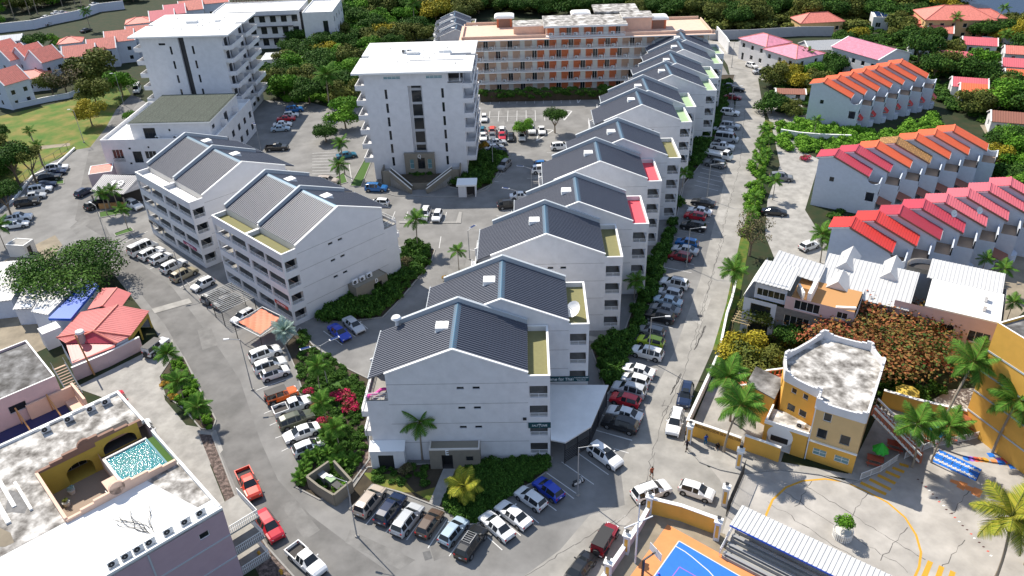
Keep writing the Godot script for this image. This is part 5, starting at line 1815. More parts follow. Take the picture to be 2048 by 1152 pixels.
func towers() -> void:
	var q := tower("apartment_tower", "white tower with entrance steps, long dark stair window and letter Q", V3(-32.4, 0, -154.1), "slots")
	var e := MB.new()
	e.wall("wall_taupe", V2(6.6, .9), V2(12.8, .9), 0, 5.7, [[1.0, 1.9, 2.4, 4.6], [2.7, 4.2, 2.4, 4.9], [4.7, 5.6, 2.4, 4.6]], .5, "wall_taupe")
	e.wall("wall_taupe", V2(12.8, .9), V2(12.8, .02), 0, 5.7)
	e.wall("wall_taupe", V2(6.6, .02), V2(6.6, .9), 0, 5.7)
	e.box("wall_taupe", V3(9.7, 5.7, .46), V3(6.3, .15, .9))
	var po := obj(e, "entrance_porch", q)
	for x in [8.05, 11.75]:
		window(po, V3(x, 2.4, .5), 0, .9, 2.2, "aqua")
	window(po, V3(10.05, 2.4, .5), 0, 1.5, 2.5, "dark", "door")
	letters(po, "Q", .75, Transform3D(Basis(), V3(9.75, 5.25, .96)), "letter_white", .06, "letter")
	var s := thing("entrance_steps", "pair of taupe ramped stairs in front of the letter Q tower", "steps", V3(-32.4, 0, -154.1))
	for k in [1.0, -1.0]:
		var b := MB.new().place(Transform3D(Basis(), V3(10.05, 0, 0)))
		var n := 13
		for i in n:
			var x := 1.6 + 5.0 * i / n
			b.box("slab_concrete", V3(k * (x + .2), 0, 7.0 - 4.6 * i / n), V3(.42, .17 * (i + 1), 1.5))
		b.box("slab_concrete", V3(k * 7.0, 0, 1.7), V3(1.9, 2.35, 3.3))
		obj(b, "flight", s)
		var w := MB.new().place(Transform3D(Basis(), V3(10.05, 0, 0)))
		for z in [.85, -.85]:
			var a := V3(k * 1.5, .55, 7.2 + z)
			var c := V3(k * 6.4, 2.7, 2.6 + z)
			w.bar("wall_taupe", a, c, .2, 1.1)
			w.bar("wall_cream", a + Vector3.UP * .58, c + Vector3.UP * .58, .26, .08)
		w.box("wall_taupe", V3(k * 8.0, 0, 1.8), V3(.2, 3.3, 3.6))
		w.box("wall_taupe", V3(k * 7.2, 0, 3.5), V3(1.7, 3.3, .2))
		obj(w, "parapet", s)
	var pb := MB.new()
	pb.prism("wall_taupe", PackedVector2Array([V2(4.0, 1.2), V2(16.0, 1.2), V2(11.8, 5.8), V2(8.3, 5.8)]), 0, 1.5, "soil")
	obj(pb, "planter", s)
	tower("apartment_tower", "white tower with a single thin dark stair strip, farther left", V3(-91.4, 0, -188.2), "strip")

func hotel() -> void:
	var o := thing("long_hotel", "long cream hotel with orange and beige slatted balconies", "hotel", V3(-16.5, 0, -208.5), .6)
	var W := 64.0
	var b := MB.new()
	b.wall("wall_peach", V2(0, -1.5), V2(W, -1.5), 0, 14.6)
	b.wall("wall_peach", V2(W, -1.5), V2(W, -14), 0, 14.6)
	b.wall("wall_peach", V2(W, -14), V2(0, -14), 0, 14.6)
	b.wall("wall_peach", V2(0, -14), V2(0, -1.5), 0, 14.6)
	b.wall("wall_peach", V2(21.5, -1.5), V2(42, -1.5), 14.8, 17.3)
	b.wall("wall_peach", V2(42, -1.5), V2(42, -11), 14.8, 17.3)
	b.wall("wall_peach", V2(21.5, -11), V2(21.5, -1.5), 14.8, 17.3)
	b.wall("wall_peach", V2(42, -11), V2(21.5, -11), 14.8, 17.3)
	b.box("wall_peach", V3(17.2, 14.8, -7.6), V3(8.2, 1.9, 6.0))
	b.box("wall_peach", V3(45.8, 14.8, -8.2), V3(7.5, 3.2, 6.0))
	obj(b, "wall", o)
	var r := MB.new()
	r.box("trim_white", V3(W / 2, 14.6, -6.9), V3(W + 2.2, .22, 16.4), 0, "wall_peach")
	for q in [[10.5, .9, 22, .25], [53.5, .9, 23.5, .25], [W / 2, -14.6, W, .25]]:
		r.box("wall_peach", V3(q[0], 14.82, q[1] - 1.2), V3(q[2], .7, q[3]))
	for x in [-.3, W + .3]:
		r.box("wall_peach", V3(x, 14.82, -7), V3(.25, .7, 14.6))
	r.box("trim_white", V3(31.7, 17.3, -5.6), V3(21.6, .45, 12.0), 0, "membrane_old")
	r.box("trim_white", V3(17.2, 16.7, -7.6), V3(8.6, .25, 6.4), 0, "membrane_old")
	r.box("trim_white", V3(45.8, 18.0, -8.2), V3(8.2, .3, 6.8), 0, "membrane_old")
	r.box("membrane_old", V3(41, 17.9, -16), V3(12, .5, 9))
	obj(r, "roof", o)
	for q in [[10.6, -14.0], [51.4, -7.6], [31.5, -15.0]]:
		var kb := MB.new()
		kb.box("wall_brown", V3(q[0], 14.8, q[1]), V3(4.0, 2.4, 3.4))
		for s in [-1.8, 1.8]:
			kb.box("terracotta", V3(q[0] + s, 14.8, q[1] + 1.72), V3(.5, 2.3, .12))
		for i in 6:
			var t0 := i / 6.0
			var t1 := (i + 1) / 6.0
			var w0 := 2.7 * cos(t0 * PI * .42)
			var w1 := 2.7 * cos(t1 * PI * .42)
			kb.box("trim_white", V3(q[0], 17.2 + .9 * sin(t0 * PI * .42), q[1]), V3(w0 * 2, .9 * (sin(t1 * PI * .42) - sin(t0 * PI * .42)) + .01, w0 * 1.7))
		obj(kb, "roof_pavilion", o)
	var n := 20
	var p := W / n
	var slat := {}
	for k in ["slat_orange", "slat_beige"]:
		var m := MB.new()
		for i in 9:
			m.box(k, V3(0, .05 + i * .245, 0), V3(1.75, .2, .05))
		slat[k] = bake(m)
	var cm := MB.new()
	cm.box("curtain", V3(0, .05, 0), V3(1.25, 2.25, .05))
	var curtain := bake(cm)
	var dm := MB.new()
	for x in [-.3, .3]:
		dm.box("dark_glass", V3(x, .05, 0), V3(.54, 2.2, .04))
		dm.box("trim_white", V3(x + .28, .05, .01), V3(.05, 2.2, .06))
	var door := bake(dm)
	var slab := MB.new()
	var rl := MB.new()
	for f in 5:
		var y := 2.9 * f + .3 if f < 5 else .0
		var lo := 0
		var hi := n
		slab.box("trim_white", V3(W / 2, y - .18, -.6), V3(W + .4, .2, 1.9))
		rail(rl, "metal_white", V3(0, y, .3), V3(W, y, .3), .8, 1.0, 4)
		for i in n:
			slab.box("trim_white", V3(p * (i + .5), y, -.45), V3(.1, 1.25, 1.6))
			var orange := (i >= 7 and i <= 12) or (i == 6 and f > 1 and i % 2 == 0)
			var x := p * i
			inst(slat["slat_orange" if orange else "slat_beige"], "slat_panel", o, Transform3D(Basis(), V3(x + .95, y, -1.42)))
			inst(curtain if (i * 7 + f * 3) % 5 < 3 else door, "curtain" if (i * 7 + f * 3) % 5 < 3 else "door", o, Transform3D(Basis(), V3(x + 2.5, y, -1.42)))
			if (i + f) % 2 == 0:
				air_unit(o, V3(x + .75, y, -.6), 0)
	slab.box("trim_white", V3(31.7, 14.86, -.6), V3(20.6, .2, 1.9))
	for i in 6:
		inst(slat["slat_orange"], "slat_panel", o, Transform3D(Basis(), V3(22.8 + p * i, 14.9, -1.42)))
		inst(door if i % 2 else curtain, "door" if i % 2 else "curtain", o, Transform3D(Basis(), V3(24.3 + p * i, 14.9, -1.42)))
		air_unit(o, V3(22.8 + p * i, 15.06, -.4), 0)
	rail(rl, "metal_white", V3(21.6, 15.06, .3), V3(42, 15.06, .3), .8, 1.0, 4)
	obj(slab, "balcony", o)
	obj(rl, "railing", o)
	# clipped hedge along the car park
	var hd := thing("clipped_hedge", "long dark clipped hedge between the hotel and the big car park", "hedge", V3(-13, 0, -202.5))
	var hb := MB.new()
	hb.box("soil", V3(31, 0, -1.2), V3(61, 2.6, 1.6))
	obj(hb, "core", hd)
	var mm := MultiMesh.new()
	mm.transform_format = MultiMesh.TRANSFORM_3D
	mm.mesh = bush_mesh("dark", 5, 420, .17)
	mm.instance_count = 150
	var g := RandomNumberGenerator.new()
	g.seed = 8
	for i in 150:
		var s := g.randf_range(1.0, 1.5)
		mm.set_instance_transform(i, Transform3D(Basis(Vector3.UP, g.randf() * TAU).scaled(V3(s, s, s)), V3(.5 + 61.0 * i / 150.0, g.randf_range(.9, 2.7), g.randf_range(-1.9, -.4))))
	var mo := MultiMeshInstance3D.new()
	mo.multimesh = mm
	mo.set_meta("kind", "stuff")
	hang(mo, "foliage", hd)

func other_buildings() -> void:
	# gallery building with the weathered slatted roof
	var gl := flat("white_office", "white three level building with weathered green slatted roof", "building", V2(-91.9, -159.8), 0, 25.0, 25.5, 7.2, "wall_white", "terrace_white", .75, [[1.9, 4.2, 3.6, 5.7], [6.3, 8.2, 2.6, 5.2, "dark"], [8.9, 11.4, 3.4, 5.2], [5.6, 6.2, 5.6, 6.1], [9.8, 10.3, 5.8, 6.3], [5.0, 5.6, 2.2, 2.7]], grid(25.5, 6, 2, 1.7, 1.5, 1.1, 3.0, 0, "dark"))
	var ub := MB.new()
	wall_of(ub, gl, "wall_white", V2(6.4, -1.9), V2(23.6, -1.9), 7.2, 10.6, [[2.6, 5.2, 7.3, 9.7, "dark"], [8.0, 8.5, 8.8, 9.4]])
	wall_of(ub, gl, "wall_white", V2(23.6, -1.9), V2(23.6, -20.8), 7.2, 10.6, [[1.2, 2.8, 8.6, 9.5, "dark"], [9.0, 11.2, 7.3, 9.5, "dark"]])
	ub.wall("wall_white", V2(23.6, -20.8), V2(6.4, -20.8), 7.2, 10.6)
	ub.wall("wall_white", V2(6.4, -20.8), V2(6.4, -1.9), 7.2, 10.6)
	ub.box("wall_white", V3(24.3, 7.2, -8.4), V3(1.5, 1.8, .2))
	ub.box("wall_white", V3(24.3, 7.2, -16.5), V3(1.5, 1.8, .2))
	obj(ub, "upper_wall", gl)
	var us := MB.new()
	us.box("trim_white", V3(15, 10.6, -11.35), V3(17.8, .28, 19.5), 0, "slat_roof")
	obj(us, "roof", gl)
	for i in 26:
		var sb := MB.new()
		sb.box("slat_roof", V3(15, 10.885, -2.2 - i * .73), V3(17.2, .1, .56))
		obj(sb, "roof_slat", gl)
	for x in [2.0, 11.5]:
		var rb := MB.new()
		rail(rb, "metal_dark", V3(x, 3.0 if x < 5 else 2.6, .35), V3(x + 2.4, 3.0 if x < 5 else 2.6, .35), .9, .25)
		obj(rb, "window_railing", gl)
	for x in [5.6, 9.5, 12.8]:
		air_unit(gl, V3(6.4 + x, 7.25, -1.4), 0)
	# slate eatery roof with the figure 19
	var e := thing("eatery", "low eatery with slate roof carrying a white number 19", "restaurant", V3(-82.4, 0, -146.2), 8)
	var eb := MB.new()
	ribbed(eb, "roof_slate", V3(-5.6, 3.4, 2.0), V3(1.6, 3.4, 4.9), V3(3.5, 4.5, -1.4), V3(-4.4, 4.5, -3.6), .4, .14, .07)
	ribbed(eb, "roof_slate", V3(1.6, 3.4, 4.9), V3(6.0, 3.4, 1.2), V3(6.0, 4.4, -2.5), V3(3.5, 4.5, -1.4), .4, .14, .07)
	obj(eb, "roof", e)
	for q in [[-5.2, 2.8], [1.5, 5.2], [-4.6, -2.4], [5.6, 2.4], [-2, 4.0]]:
		var pb := MB.new()
		pb.box("wall_taupe", V3(q[0], 0, q[1]), V3(.25, 2.9, .25))
		obj(pb, "post", e)
	var db := MB.new()
	db.box("dark_room", V3(-.4, 0, -.4), V3(8.6, 2.6, 3.0))
	db.box("wood", V3(-1.2, 0, 3.2), V3(6.2, 1.0, .5))
	obj(db, "counter", e)
	letters(e, "19", 2.0, Transform3D(Basis(Vector3.UP, -.2) * Basis(Vector3.RIGHT, -1.37), V3(-.6, 4.25, 1.2)), "letter_white", .05, "number")
	var er := flat("store_room", "small store with salmon roof at the corner of the white building", "building", V2(-92.5, -152.6), 20, 4.6, 5.0, 3.0, "wall_pink", "tile_coral", .12)
	# hotel with roof letters
	var a := flat("white_hotel", "white hotel whose roof letters cast their shadow on the roof", "hotel", V2(-101.5, -262.5), 2.5, 28.0, 15.5, 11.6, "wall_white", "membrane", .35, grid(28.0, 8, 3, 1.9, 2.2, 1.0, 3.7, 0, "dark"), [], [], "dark")
	var ab := MB.new()
	ab.box("metal_dark", V3(29.1, 0, -2.2), V3(2.2, 11.2, 3.4))
	obj(ab, "stair_tower", a)
	for y in [3.4, 7.1, 10.5]:
		var cb := MB.new()
		cb.box("metal_dark", V3(13, y, .5), V3(25, .12, .9))
		obj(cb, "sun_shade", a)
	var wing := flat("white_hotel_wing", "plain white end wing of the hotel with one tall dark window", "hotel", V2(-71.2, -258.6), 2.5, 9.6, 19.0, 11.8, "wall_white", "membrane", .4, [[6.2, 7.8, .6, 9.4, "dark"]], grid(19.0, 4, 3, 1.1, 1.6, 1.2, 3.7, 0, "dark"), [], "dark")
	var lt := letters(a, "ADONIS HOTEL", 1.55, Transform3D(Basis(Vector3.UP, PI), V3(9.6, 12.75, -14.6)), "letter_dark", .25, "roof_letters")
	lt.position.y = 12.85
	# far hotel block and roofs at the top left
	flat("cream_hotel", "tall cream building at the far top left corner", "building", V2(-262, -318), 24, 26, 16, 16, "wall_peach", "membrane_grey", .5, grid(26, 6, 5, 1.8, 1.7, 1.0, 3.1, 0, "dark"), grid(16, 3, 5, 1.8, 1.7, 1.0, 3.1, 0, "dark"), [], "dark")
	low_wall("boundary_wall", "long stepped pale wall before the far car park", "wall_town", [V2(-197.42, -294.48), V2(-183.83, -300.53), V2(-180.02, -307.92), V2(-173.95, -315.4), V2(-171.48, -327.17), V2(-163.2, -331.58)], 3.2)
	low_wall("boundary_wall", "low white garden wall along the yellow field", "wall_town", [V2(-139.02, -206.74), V2(-133.66, -211.79), V2(-128.37, -215.29), V2(-127.14, -220.13)], 1.4)
	low_wall("boundary_wall", "white kerb wall below the parked cars and the field fence", "trim_white", [V2(-106.26, -140.06), V2(-106.35, -147.47), V2(-108.95, -159.38), V2(-106.54, -164.26), V2(-107.6, -175.75)], .4)
	fence("wire_fence", "thin dark post fence along the edge of the yellow field", [V2(-108.03, -144.01), V2(-109.52, -155.16), V2(-110.62, -163.35), V2(-109.31, -169.68), V2(-109.15, -178.41)], 1.5, "metal_dark", 3.0, false)
	# red-tiled houses at the top left, one by one
	for h in [[V2(-135.75, -240.68), 9, 7, 6, "tile_coral", "coral gabled house with white verges behind the umbrella tree"], [V2(-132.48, -248.38), 8, 7, 6, "tile_coral", "coral gabled house joined to its left twin behind the umbrella tree"], [V2(-128.85, -253.8), 8.5, 7.5, 7, "tile_coral", "coral gabled house with arched balcony near the tower"], [V2(-124.86, -259.69), 8, 7.5, 7, "tile_coral", "coral gabled house half behind the tower roof"], [V2(-126.36, -281.97), 8, 8, 7, "tile_rose", "rose gabled house just above the tower roof"], [V2(-125.37, -291.01), 7, 8, 7, "tile_rose", "second rose gabled house above the tower roof"], [V2(-121.73, -296.96), 8, 8, 7, "tile_coral", "coral gabled house left of the roof letter hotel"], [V2(-114.7, -303.05), 9, 8, 8, "tile_coral", "coral gabled house behind the roof letter hotel"]]:
		villa("red_roofed_house", h[5], "house", h[0], 20, h[1], h[2], h[3], 2.4, "wall_town", h[4], true, "coral roofed houses at the top left")
	for h in [[V2(-152.5, -266.7), 7, 6, 3.4, "tile_coral", "small hipped coral pavilion behind the joined coral houses", false], [V2(-136.62, -286.02), 9, 7, 5, "tile_coral", "hipped coral house above the arched balcony house", false], [V2(-148.04, -244.1), 7, 7, 4, "tile_coral", "low coral house with timber pergola at far left", true], [V2(-176.89, -273.2), 8, 5, 3, "membrane", "low white roofed shed at the left edge", true]]:
		villa("red_roofed_house", h[5], "house", h[0], 20, h[1], h[2], h[3], 1.4, "wall_town", h[4], h[6], "coral roofed houses at the top left")
	for h in [[V2(-159.86, -241.52), "left edge"], [V2(-153.34, -235.39), "second from the left edge"], [V2(-148.52, -236.02), "third from the left edge"], [V2(-142.28, -232.23), "right end of the row"], [V2(-140.95, -210.66), "nearest the yellow field"]]:
		villa("red_roofed_house", "steep coral roofed terrace house by the field, " + h[1], "house", h[0], 62, 7.0, 7.5, 7.0, 3.0, "wall_town", "tile_coral", true, "steep coral terrace houses beside the field")
	villa("red_roofed_house", "wide coral hipped porch roof in front of the steep terrace houses", "house", V2(-143.61, -225.04), 20, 10, 7, 3.8, 1.6, "wall_town", "tile_coral", false)
	# slate-roofed twin of the row behind the Q tower
	for i in 3:
		var bb := dup(get_node("apartment_block") as Node3D, V3(-14.5 + i * -.9, 0, -240.0 - i * 8.5), 0, ["nearest", "middle", "farthest"][i] + " pale slate gable peeping over the Q tower roof", "slate gables behind the Q tower")
		bb.scale = V3(.62, .62, .62)
		for ch in bb.get_children():
			if ch.name.begins_with("entrance") or ch.name.begins_with("store_room") or ch.name.begins_with("wall_lamp"):
				bb.remove_child(ch)
				ch.free()
	flat("low_store", "low flat white roofed building half hidden behind the trees", "building", V2(-80.12, -237.21), 4, 14, 8, 3.2, "wall_white", "membrane", .2)
	# little shelter below the Q tower
	var hut := thing("guard_hut", "small white flat roofed hut at the bend below the Q tower", "hut", V3(-14.3, 0, -144.2))
	var hb := MB.new()
	hb.box("trim_white", V3(1.8, 2.45, -1.3), V3(4.0, .35, 3.4))
	hb.box("wall_white", V3(.9, 0, -1.3), V3(1.6, 2.45, 2.8))
	hb.box("dark_room", V3(2.5, 0, -1.9), V3(1.6, 2.4, 1.4))
	hb.box("wall_white", V3(3.5, 0, -1.3), V3(.2, 2.45, 2.8))
	obj(hb, "wall", hut)
	# car ports along the street
	var pg := thing("pergola", "dark bare metal car port frame beside the street", "car port", V3(-51.4, 0, -104.4))
	var A := V2(0, 0)
	var B := V2(3.3, -3.4)
	var C := V2(8.3, 1.2)
	var Dd := V2(4.5, 5.0)
	for q in [A, B, C, Dd, (A + Dd) / 2, (B + C) / 2]:
		var pb := MB.new()
		pb.tube("metal_dark", at2(q), at2(q, 2.7), .06, .06, 6)
		obj(pb, "post", pg)
	for k in 14:
		var pb := MB.new()
		pb.bar("metal_grey", at2(A.lerp(Dd, k / 13.0), 2.75), at2(B.lerp(C, k / 13.0), 2.75), .07, .1)
		obj(pb, "rafter", pg)
	for k in 4:
		var pb := MB.new()
		pb.bar("metal_dark", at2(A.lerp(B, k / 3.0), 2.66), at2(Dd.lerp(C, k / 3.0), 2.66), .08, .1)
		obj(pb, "beam", pg)
	var oc := thing("car_canopy", "orange tarpaulin car canopy on a pale frame", "canopy", V3(-44.0, 0, -96.2))
	A = V2(0, 0); B = V2(3.0, -4.3); C = V2(7.5, -1.0); Dd = V2(4.9, 3.6)
	for q in [A, B, C, Dd]:
		var pb := MB.new()
		pb.tube("metal_dark", at2(q), at2(q, 2.7), .06, .06, 6)
		obj(pb, "post", oc)
	var fb := MB.new()
	for k in [[A, B], [B, C], [C, Dd], [Dd, A]]:
		fb.bar("metal_white", at2(k[0], 2.72), at2(k[1], 2.72), .08, .1)
		for i in 9:
			var m: Vector2 = k[0].lerp(k[1], i / 9.0)
			fb.bar("metal_dark", at2(m, 2.74), at2(m + (V2(3.85, -.4) - m).normalized() * .55, 2.74), .04, .04)
	obj(fb, "frame", oc)
	var tb := MB.new()
	var nn := 10
	var sag := func(i: int, j: int) -> Vector3:
		var s := lerpf(.09, .91, i / float(nn))
		var t := lerpf(.09, .91, j / float(nn))
		var q: Vector2 = A.lerp(B, s).lerp(Dd.lerp(C, s), t)
		return at2(q, 2.78 + .14 * sin(s * 9.0 + t * 4.0) * .5 - .3 * sin(PI * s) * sin(PI * t) + (.1 if (i + j) % 3 == 0 else .0) - (.5 if j == nn and i > 6 else .0))
	for i in nn:
		for j in nn:
			tb.quad("tarp_orange", sag.call(i, j), sag.call(i, j + 1), sag.call(i + 1, j + 1), sag.call(i + 1, j))
	obj(tb, "tarpaulin", oc)
	# bin enclosure in front
	var bn := thing("bin_enclosure", "walled rubbish enclosure with green lidded bins at the corner", "bin store", V3(-24.5, 0, -64.2))
	var wb := MB.new()
	for k in [[V2(-1.7, -1.5), V2(0, 0)], [V2(0, 0), V2(2.0, 1.4)], [V2(2.0, 1.4), V2(3.6, -.8)], [V2(3.6, -.8), V2(.9, -4.0)], [V2(-1.7, -1.5), V2(.3, -3.9)]]:
		wb.bar("wall_taupe", at2(k[0], .85), at2(k[1], .85), .2, 1.7)
		wb.bar("wall_taupe", at2(k[0], 1.74), at2(k[1], 1.74), .26, .1)
	obj(wb, "wall", bn)
	for q in [[V2(-23.6, -66.0), "tile_red", "green lidded grey wheeled bin inside the walled enclosure"], [V2(-22.6, -64.9), "x", "open black wheeled bin inside the walled enclosure"], [V2(-24.6, -66.6), "b", "blue and grey wheeled bin at the back of the walled enclosure"]]:
		var o := thing("wheeled_bin", q[2], "bin", at2(q[0]), -40)
		var cb := MB.new()
		cb.box("metal_dark" if q[1] == "x" else "metal_grey", V3(0, .1, 0), V3(1.1, 1.0, .8))
		obj(cb, "body", o)
		var lb := MB.new()
		lb.box("terrace_green" if q[1] == "tile_red" else "metal_grey" if q[1] == "b" else "dark", V3(0, 1.1, 0), V3(1.16, .07, .86))
		obj(lb, "lid", o)

func pool_building() -> void:
	# turned 45 degrees; x = 0 is the street edge, z = 0 the pink wall
	var o := thing("pink_apartments", "pink apartment house with a sunken roof patio and pool", "building", V3(-30.2, 0, -53.5), 45)
	var b := MB.new()
	wall_of(b, o, "wall_mauve", V2(-30, 0), V2(0, 0), 0, 9.5, [[27.2, 28.2, 7.5, 8.3], [18, 19.4, 4.2, 5.6], [22, 23.4, 4.2, 5.6]])
	wall_of(b, o, "wall_pink", V2(0, 0), V2(0, -25.8), 0, 9.5, grid(25.8, 7, 2, 1.6, 1.5, 1.0, 3.1))
	b.wall("wall_pink", V2(0, -25.8), V2(-30, -25.8), 0, 9.5)
	for y in [3.0, 6.1]:
		b.box("trim_pale", V3(-15, y, .03), V3(30, .16, .06))
	b.box("trim_pale", V3(-7.4, 0, .03), V3(.16, 9.5, .06))
	obj(b, "wall", o)
	var r := MB.new()
	r.box("membrane", V3(-15, 9.5, -4.75), V3(30, .14, 9.5))
	r.box("membrane_old", V3(-20.6, 9.5, -17.6), V3(18.8, .14, 16.3))
	r.box("membrane_old", V3(-5.6, 9.5, -22.0), V3(11.2, .14, 7.6))
	r.quad("membrane_old", V3(-1.6, 9.66, -2.0), V3(-.3, 9.66, -2.0), V3(-.3, 9.66, -9.2), V3(-3.6, 9.66, -9.2))
	for q in [[-15, -.14, 30, .28], [-15, -25.66, 30, .28]]:
		r.box("trim_white", V3(q[0], 9.5, q[1]), V3(q[2], .42, q[3]))
	r.box("trim_white", V3(-.14, 9.5, -4.8), V3(.28, .5, 9.0))
	r.box("trim_white", V3(-.14, 9.5, -21.9), V3(.28, .5, 7.2))
	obj(r, "roof", o)
	# worn ribs on the old roof
	var g := RandomNumberGenerator.new()
	g.seed = 4
	for i in 16:
		var x := -13.2 - i * 1.05
		var rb := MB.new()
		var z0 := g.randf_range(-24.5, -19.0)
		rb.box("membrane", V3(x, 9.64, z0 + 3.5), V3(g.randf_range(.2, .5), g.randf_range(.06, .26), g.randf_range(4, 9)))
		obj(rb, "roof_rib", o)
	for i in 9:
		var pts := PackedVector2Array()
		var c := V2(g.randf_range(-29, -13.5), g.randf_range(-24, -11))
		for k in 9:
			pts.append(c + V2(cos(TAU * k / 9) * g.randf_range(.5, 1.3), sin(TAU * k / 9) * g.randf_range(1.0, 3.0)))
		var rb := MB.new()
		rb.sheet("dirt" if i % 2 else "wall_cement", pts, 9.65 + .006 * i)
		obj(rb, "roof_stain", o)
	# the patio well
	var w := MB.new()
	w.box("tile_floor", V3(-8.5, 6.6, -13.7), V3(6.2, .12, 8.6))
	w.wall("wall_ochre", V2(-11.1, -9.5), V2(-11.1, -17.9), 6.7, 9.9)
	w.wall("wall_ochre", V2(-11.1, -17.9), V2(-5.4, -17.9), 6.7, 9.9, [[2.2, 4.9, 6.75, 9.1]], 2.4, "wall_ochre")
	w.quad("wall_ochre", V3(-8.9, 6.75, -20.3), V3(-6.2, 6.75, -20.3), V3(-6.2, 9.1, -20.3), V3(-8.9, 9.1, -20.3))
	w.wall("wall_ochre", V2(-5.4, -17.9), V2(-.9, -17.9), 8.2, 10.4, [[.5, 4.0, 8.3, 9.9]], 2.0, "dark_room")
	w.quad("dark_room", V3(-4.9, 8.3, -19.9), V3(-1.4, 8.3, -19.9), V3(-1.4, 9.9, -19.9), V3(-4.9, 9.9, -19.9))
	w.wall("wall_brown", V2(-5.4, -9.5), V2(-11.1, -9.5), 6.7, 9.5)
	w.wall("wall_peach", V2(-5.5, -17.9), V2(-5.5, -9.6), 6.7, 9.0)
	obj(w, "patio", o)
	window(o, V3(-7.6, 6.75, -20.2), 0, 2.4, 2.25, "grey", "sliding_door")
	# arch heads over the two openings
	for q in [[-7.55, 9.1, 1.35, "wall_ochre"], [-3.15, 9.9, 1.75, "wall_ochre"]]:
		var ab := MB.new()
		for i in 10:
			var t0 := PI * i / 10
			var t1 := PI * (i + 1) / 10
			var p0 := V3(q[0] + cos(t0) * q[2], q[1] - 1.0 + sin(t0), -17.86)
			var p1 := V3(q[0] + cos(t1) * q[2], q[1] - 1.0 + sin(t1), -17.86)
			ab.quad(q[3], p1, p0, V3(p0.x, q[1] + .04, p0.z), V3(p1.x, q[1] + .04, p1.z))
		obj(ab, "arch", o)
	# stepped, curled parapets in peach and brown
	var pp := MB.new()
	var steps := [[-11.3, .3], [-9.9, .55], [-8.6, .8], [-7.0, 1.05], [-5.9, 1.3], [-4.9, 1.0], [-3.2, .75], [-1.8, .55], [-.4, .4]]
	for i in steps.size() - 1:
		var x0: float = steps[i][0]
		var x1: float = steps[i + 1][0]
		pp.box("wall_peach", V3((x0 + x1) / 2, 9.6, -9.35), V3(x1 - x0, steps[i][1] + .1, .3))
		pp.box("wall_brown", V3((x0 + x1) / 2, 9.6, -18.1), V3(x1 - x0, steps[i][1] + .25, .36))
	pp.box("wall_peach", V3(-11.25, 9.6, -13.7), V3(.3, .55, 8.6))
	for q in [[-6.3, -9.35, "wall_peach"], [-6.3, -18.1, "wall_brown"]]:
		pp.tube(q[2], V3(q[0], 10.6, q[1] - .15), V3(q[0], 10.6, q[1] + .15), .75, .75, 16)
	obj(pp, "parapet", o)
	# the pool
	var pw := MB.new()
	pw.box("paint_blue", V3(-3.2, 8.0, -12.6), V3(4.7, .3, 6.8))
	for q in [[-5.45, -12.6, .3, 6.9], [-1.0, -12.6, .22, 6.6]]:
		pw.box("blue_glass" if q[0] > -2 else "wall_cream", V3(q[0], 8.0, q[1]), V3(q[2], 1.35, q[3]))
	pw.box("wall_cream", V3(-3.2, 8.0, -16.0), V3(4.6, 1.35, .25))
	pw.box("wall_cream", V3(-3.2, 8.0, -9.6), V3(4.6, 1.35, .2))
	pw.box("wall_peach", V3(-6.2, 8.9, -11.4), V3(1.3, .2, 3.4))
	obj(pw, "pool_wall", o)
	var pl := MB.new()
	pl.quad("pool_water", V3(-5.3, 9.18, -9.7), V3(-1.1, 9.18, -9.7), V3(-1.1, 9.18, -15.88), V3(-5.3, 9.18, -15.88))
	obj(pl, "pool_water", o)
	var gr := MB.new()
	gr.box("lawn", V3(-.55, 9.2, -12.6), V3(.62, .06, 6.4))
	gr.box("trim_white", V3(-.12, 9.2, -12.6), V3(.22, .75, 6.9))
	obj(gr, "roof_lawn", o)
	var rl := MB.new()
	rail(rl, "metal_white", V3(-6.8, 6.7, -10.6), V3(-6.8, 6.7, -13.2), 1.0, .3, 3)
	obj(rl, "railing", o)
	var sd := MB.new()
	for i in 3:
		sd.box("slab_concrete", V3(1.6, 6.0 - 3.0 * i, -2.2), V3(3.2, .2, 4.4))
		rail(sd, "metal_white", V3(3.1, 6.2 - 3.0 * i, -.1), V3(3.1, 6.2 - 3.0 * i, -4.3), .95, .2)
		rail(sd, "metal_white", V3(.1, 6.2 - 3.0 * i, -.05), V3(3.1, 6.2 - 3.0 * i, -.05), .95, .2)
	obj(sd, "balcony", o)
	# things standing on the roof and the patio
	var f := Transform3D(Basis(Vector3.UP, PI / 4), V3(-30.2, 0, -53.5))
	var names := ["nearest the street corner", "second from the street corner", "third from the street corner", "fourth from the street corner, beside loose cables", "fifth from the street corner", "sixth from the street corner", "farthest from the street corner"]
	var xs := [-1.8, -3.3, -5.0, -6.7, -7.8, -8.9, -10.1]
	for i in 7:
		air_unit(self, f * V3(xs[i], 9.66, -.85), 45, true, "air conditioner on the pink wall roof edge, " + names[i], "air conditioners on the pink house roof edge")
	xs = [-1.8, -3.5, -5.9, -8.3]
	for i in 4:
		air_unit(self, f * V3(xs[i], 9.66, -24.6), 45, true, "air conditioner on the rear parapet above the blue deck, " + ["first", "second", "third", "fourth"][i] + " from the yard", "air conditioners on the rear roof edge")
	var cb := thing("loose_cable", "tangle of loose black cables on the white roof", "cable", f * V3(-6.2, 9.66, -2.4))
	var cm := MB.new()
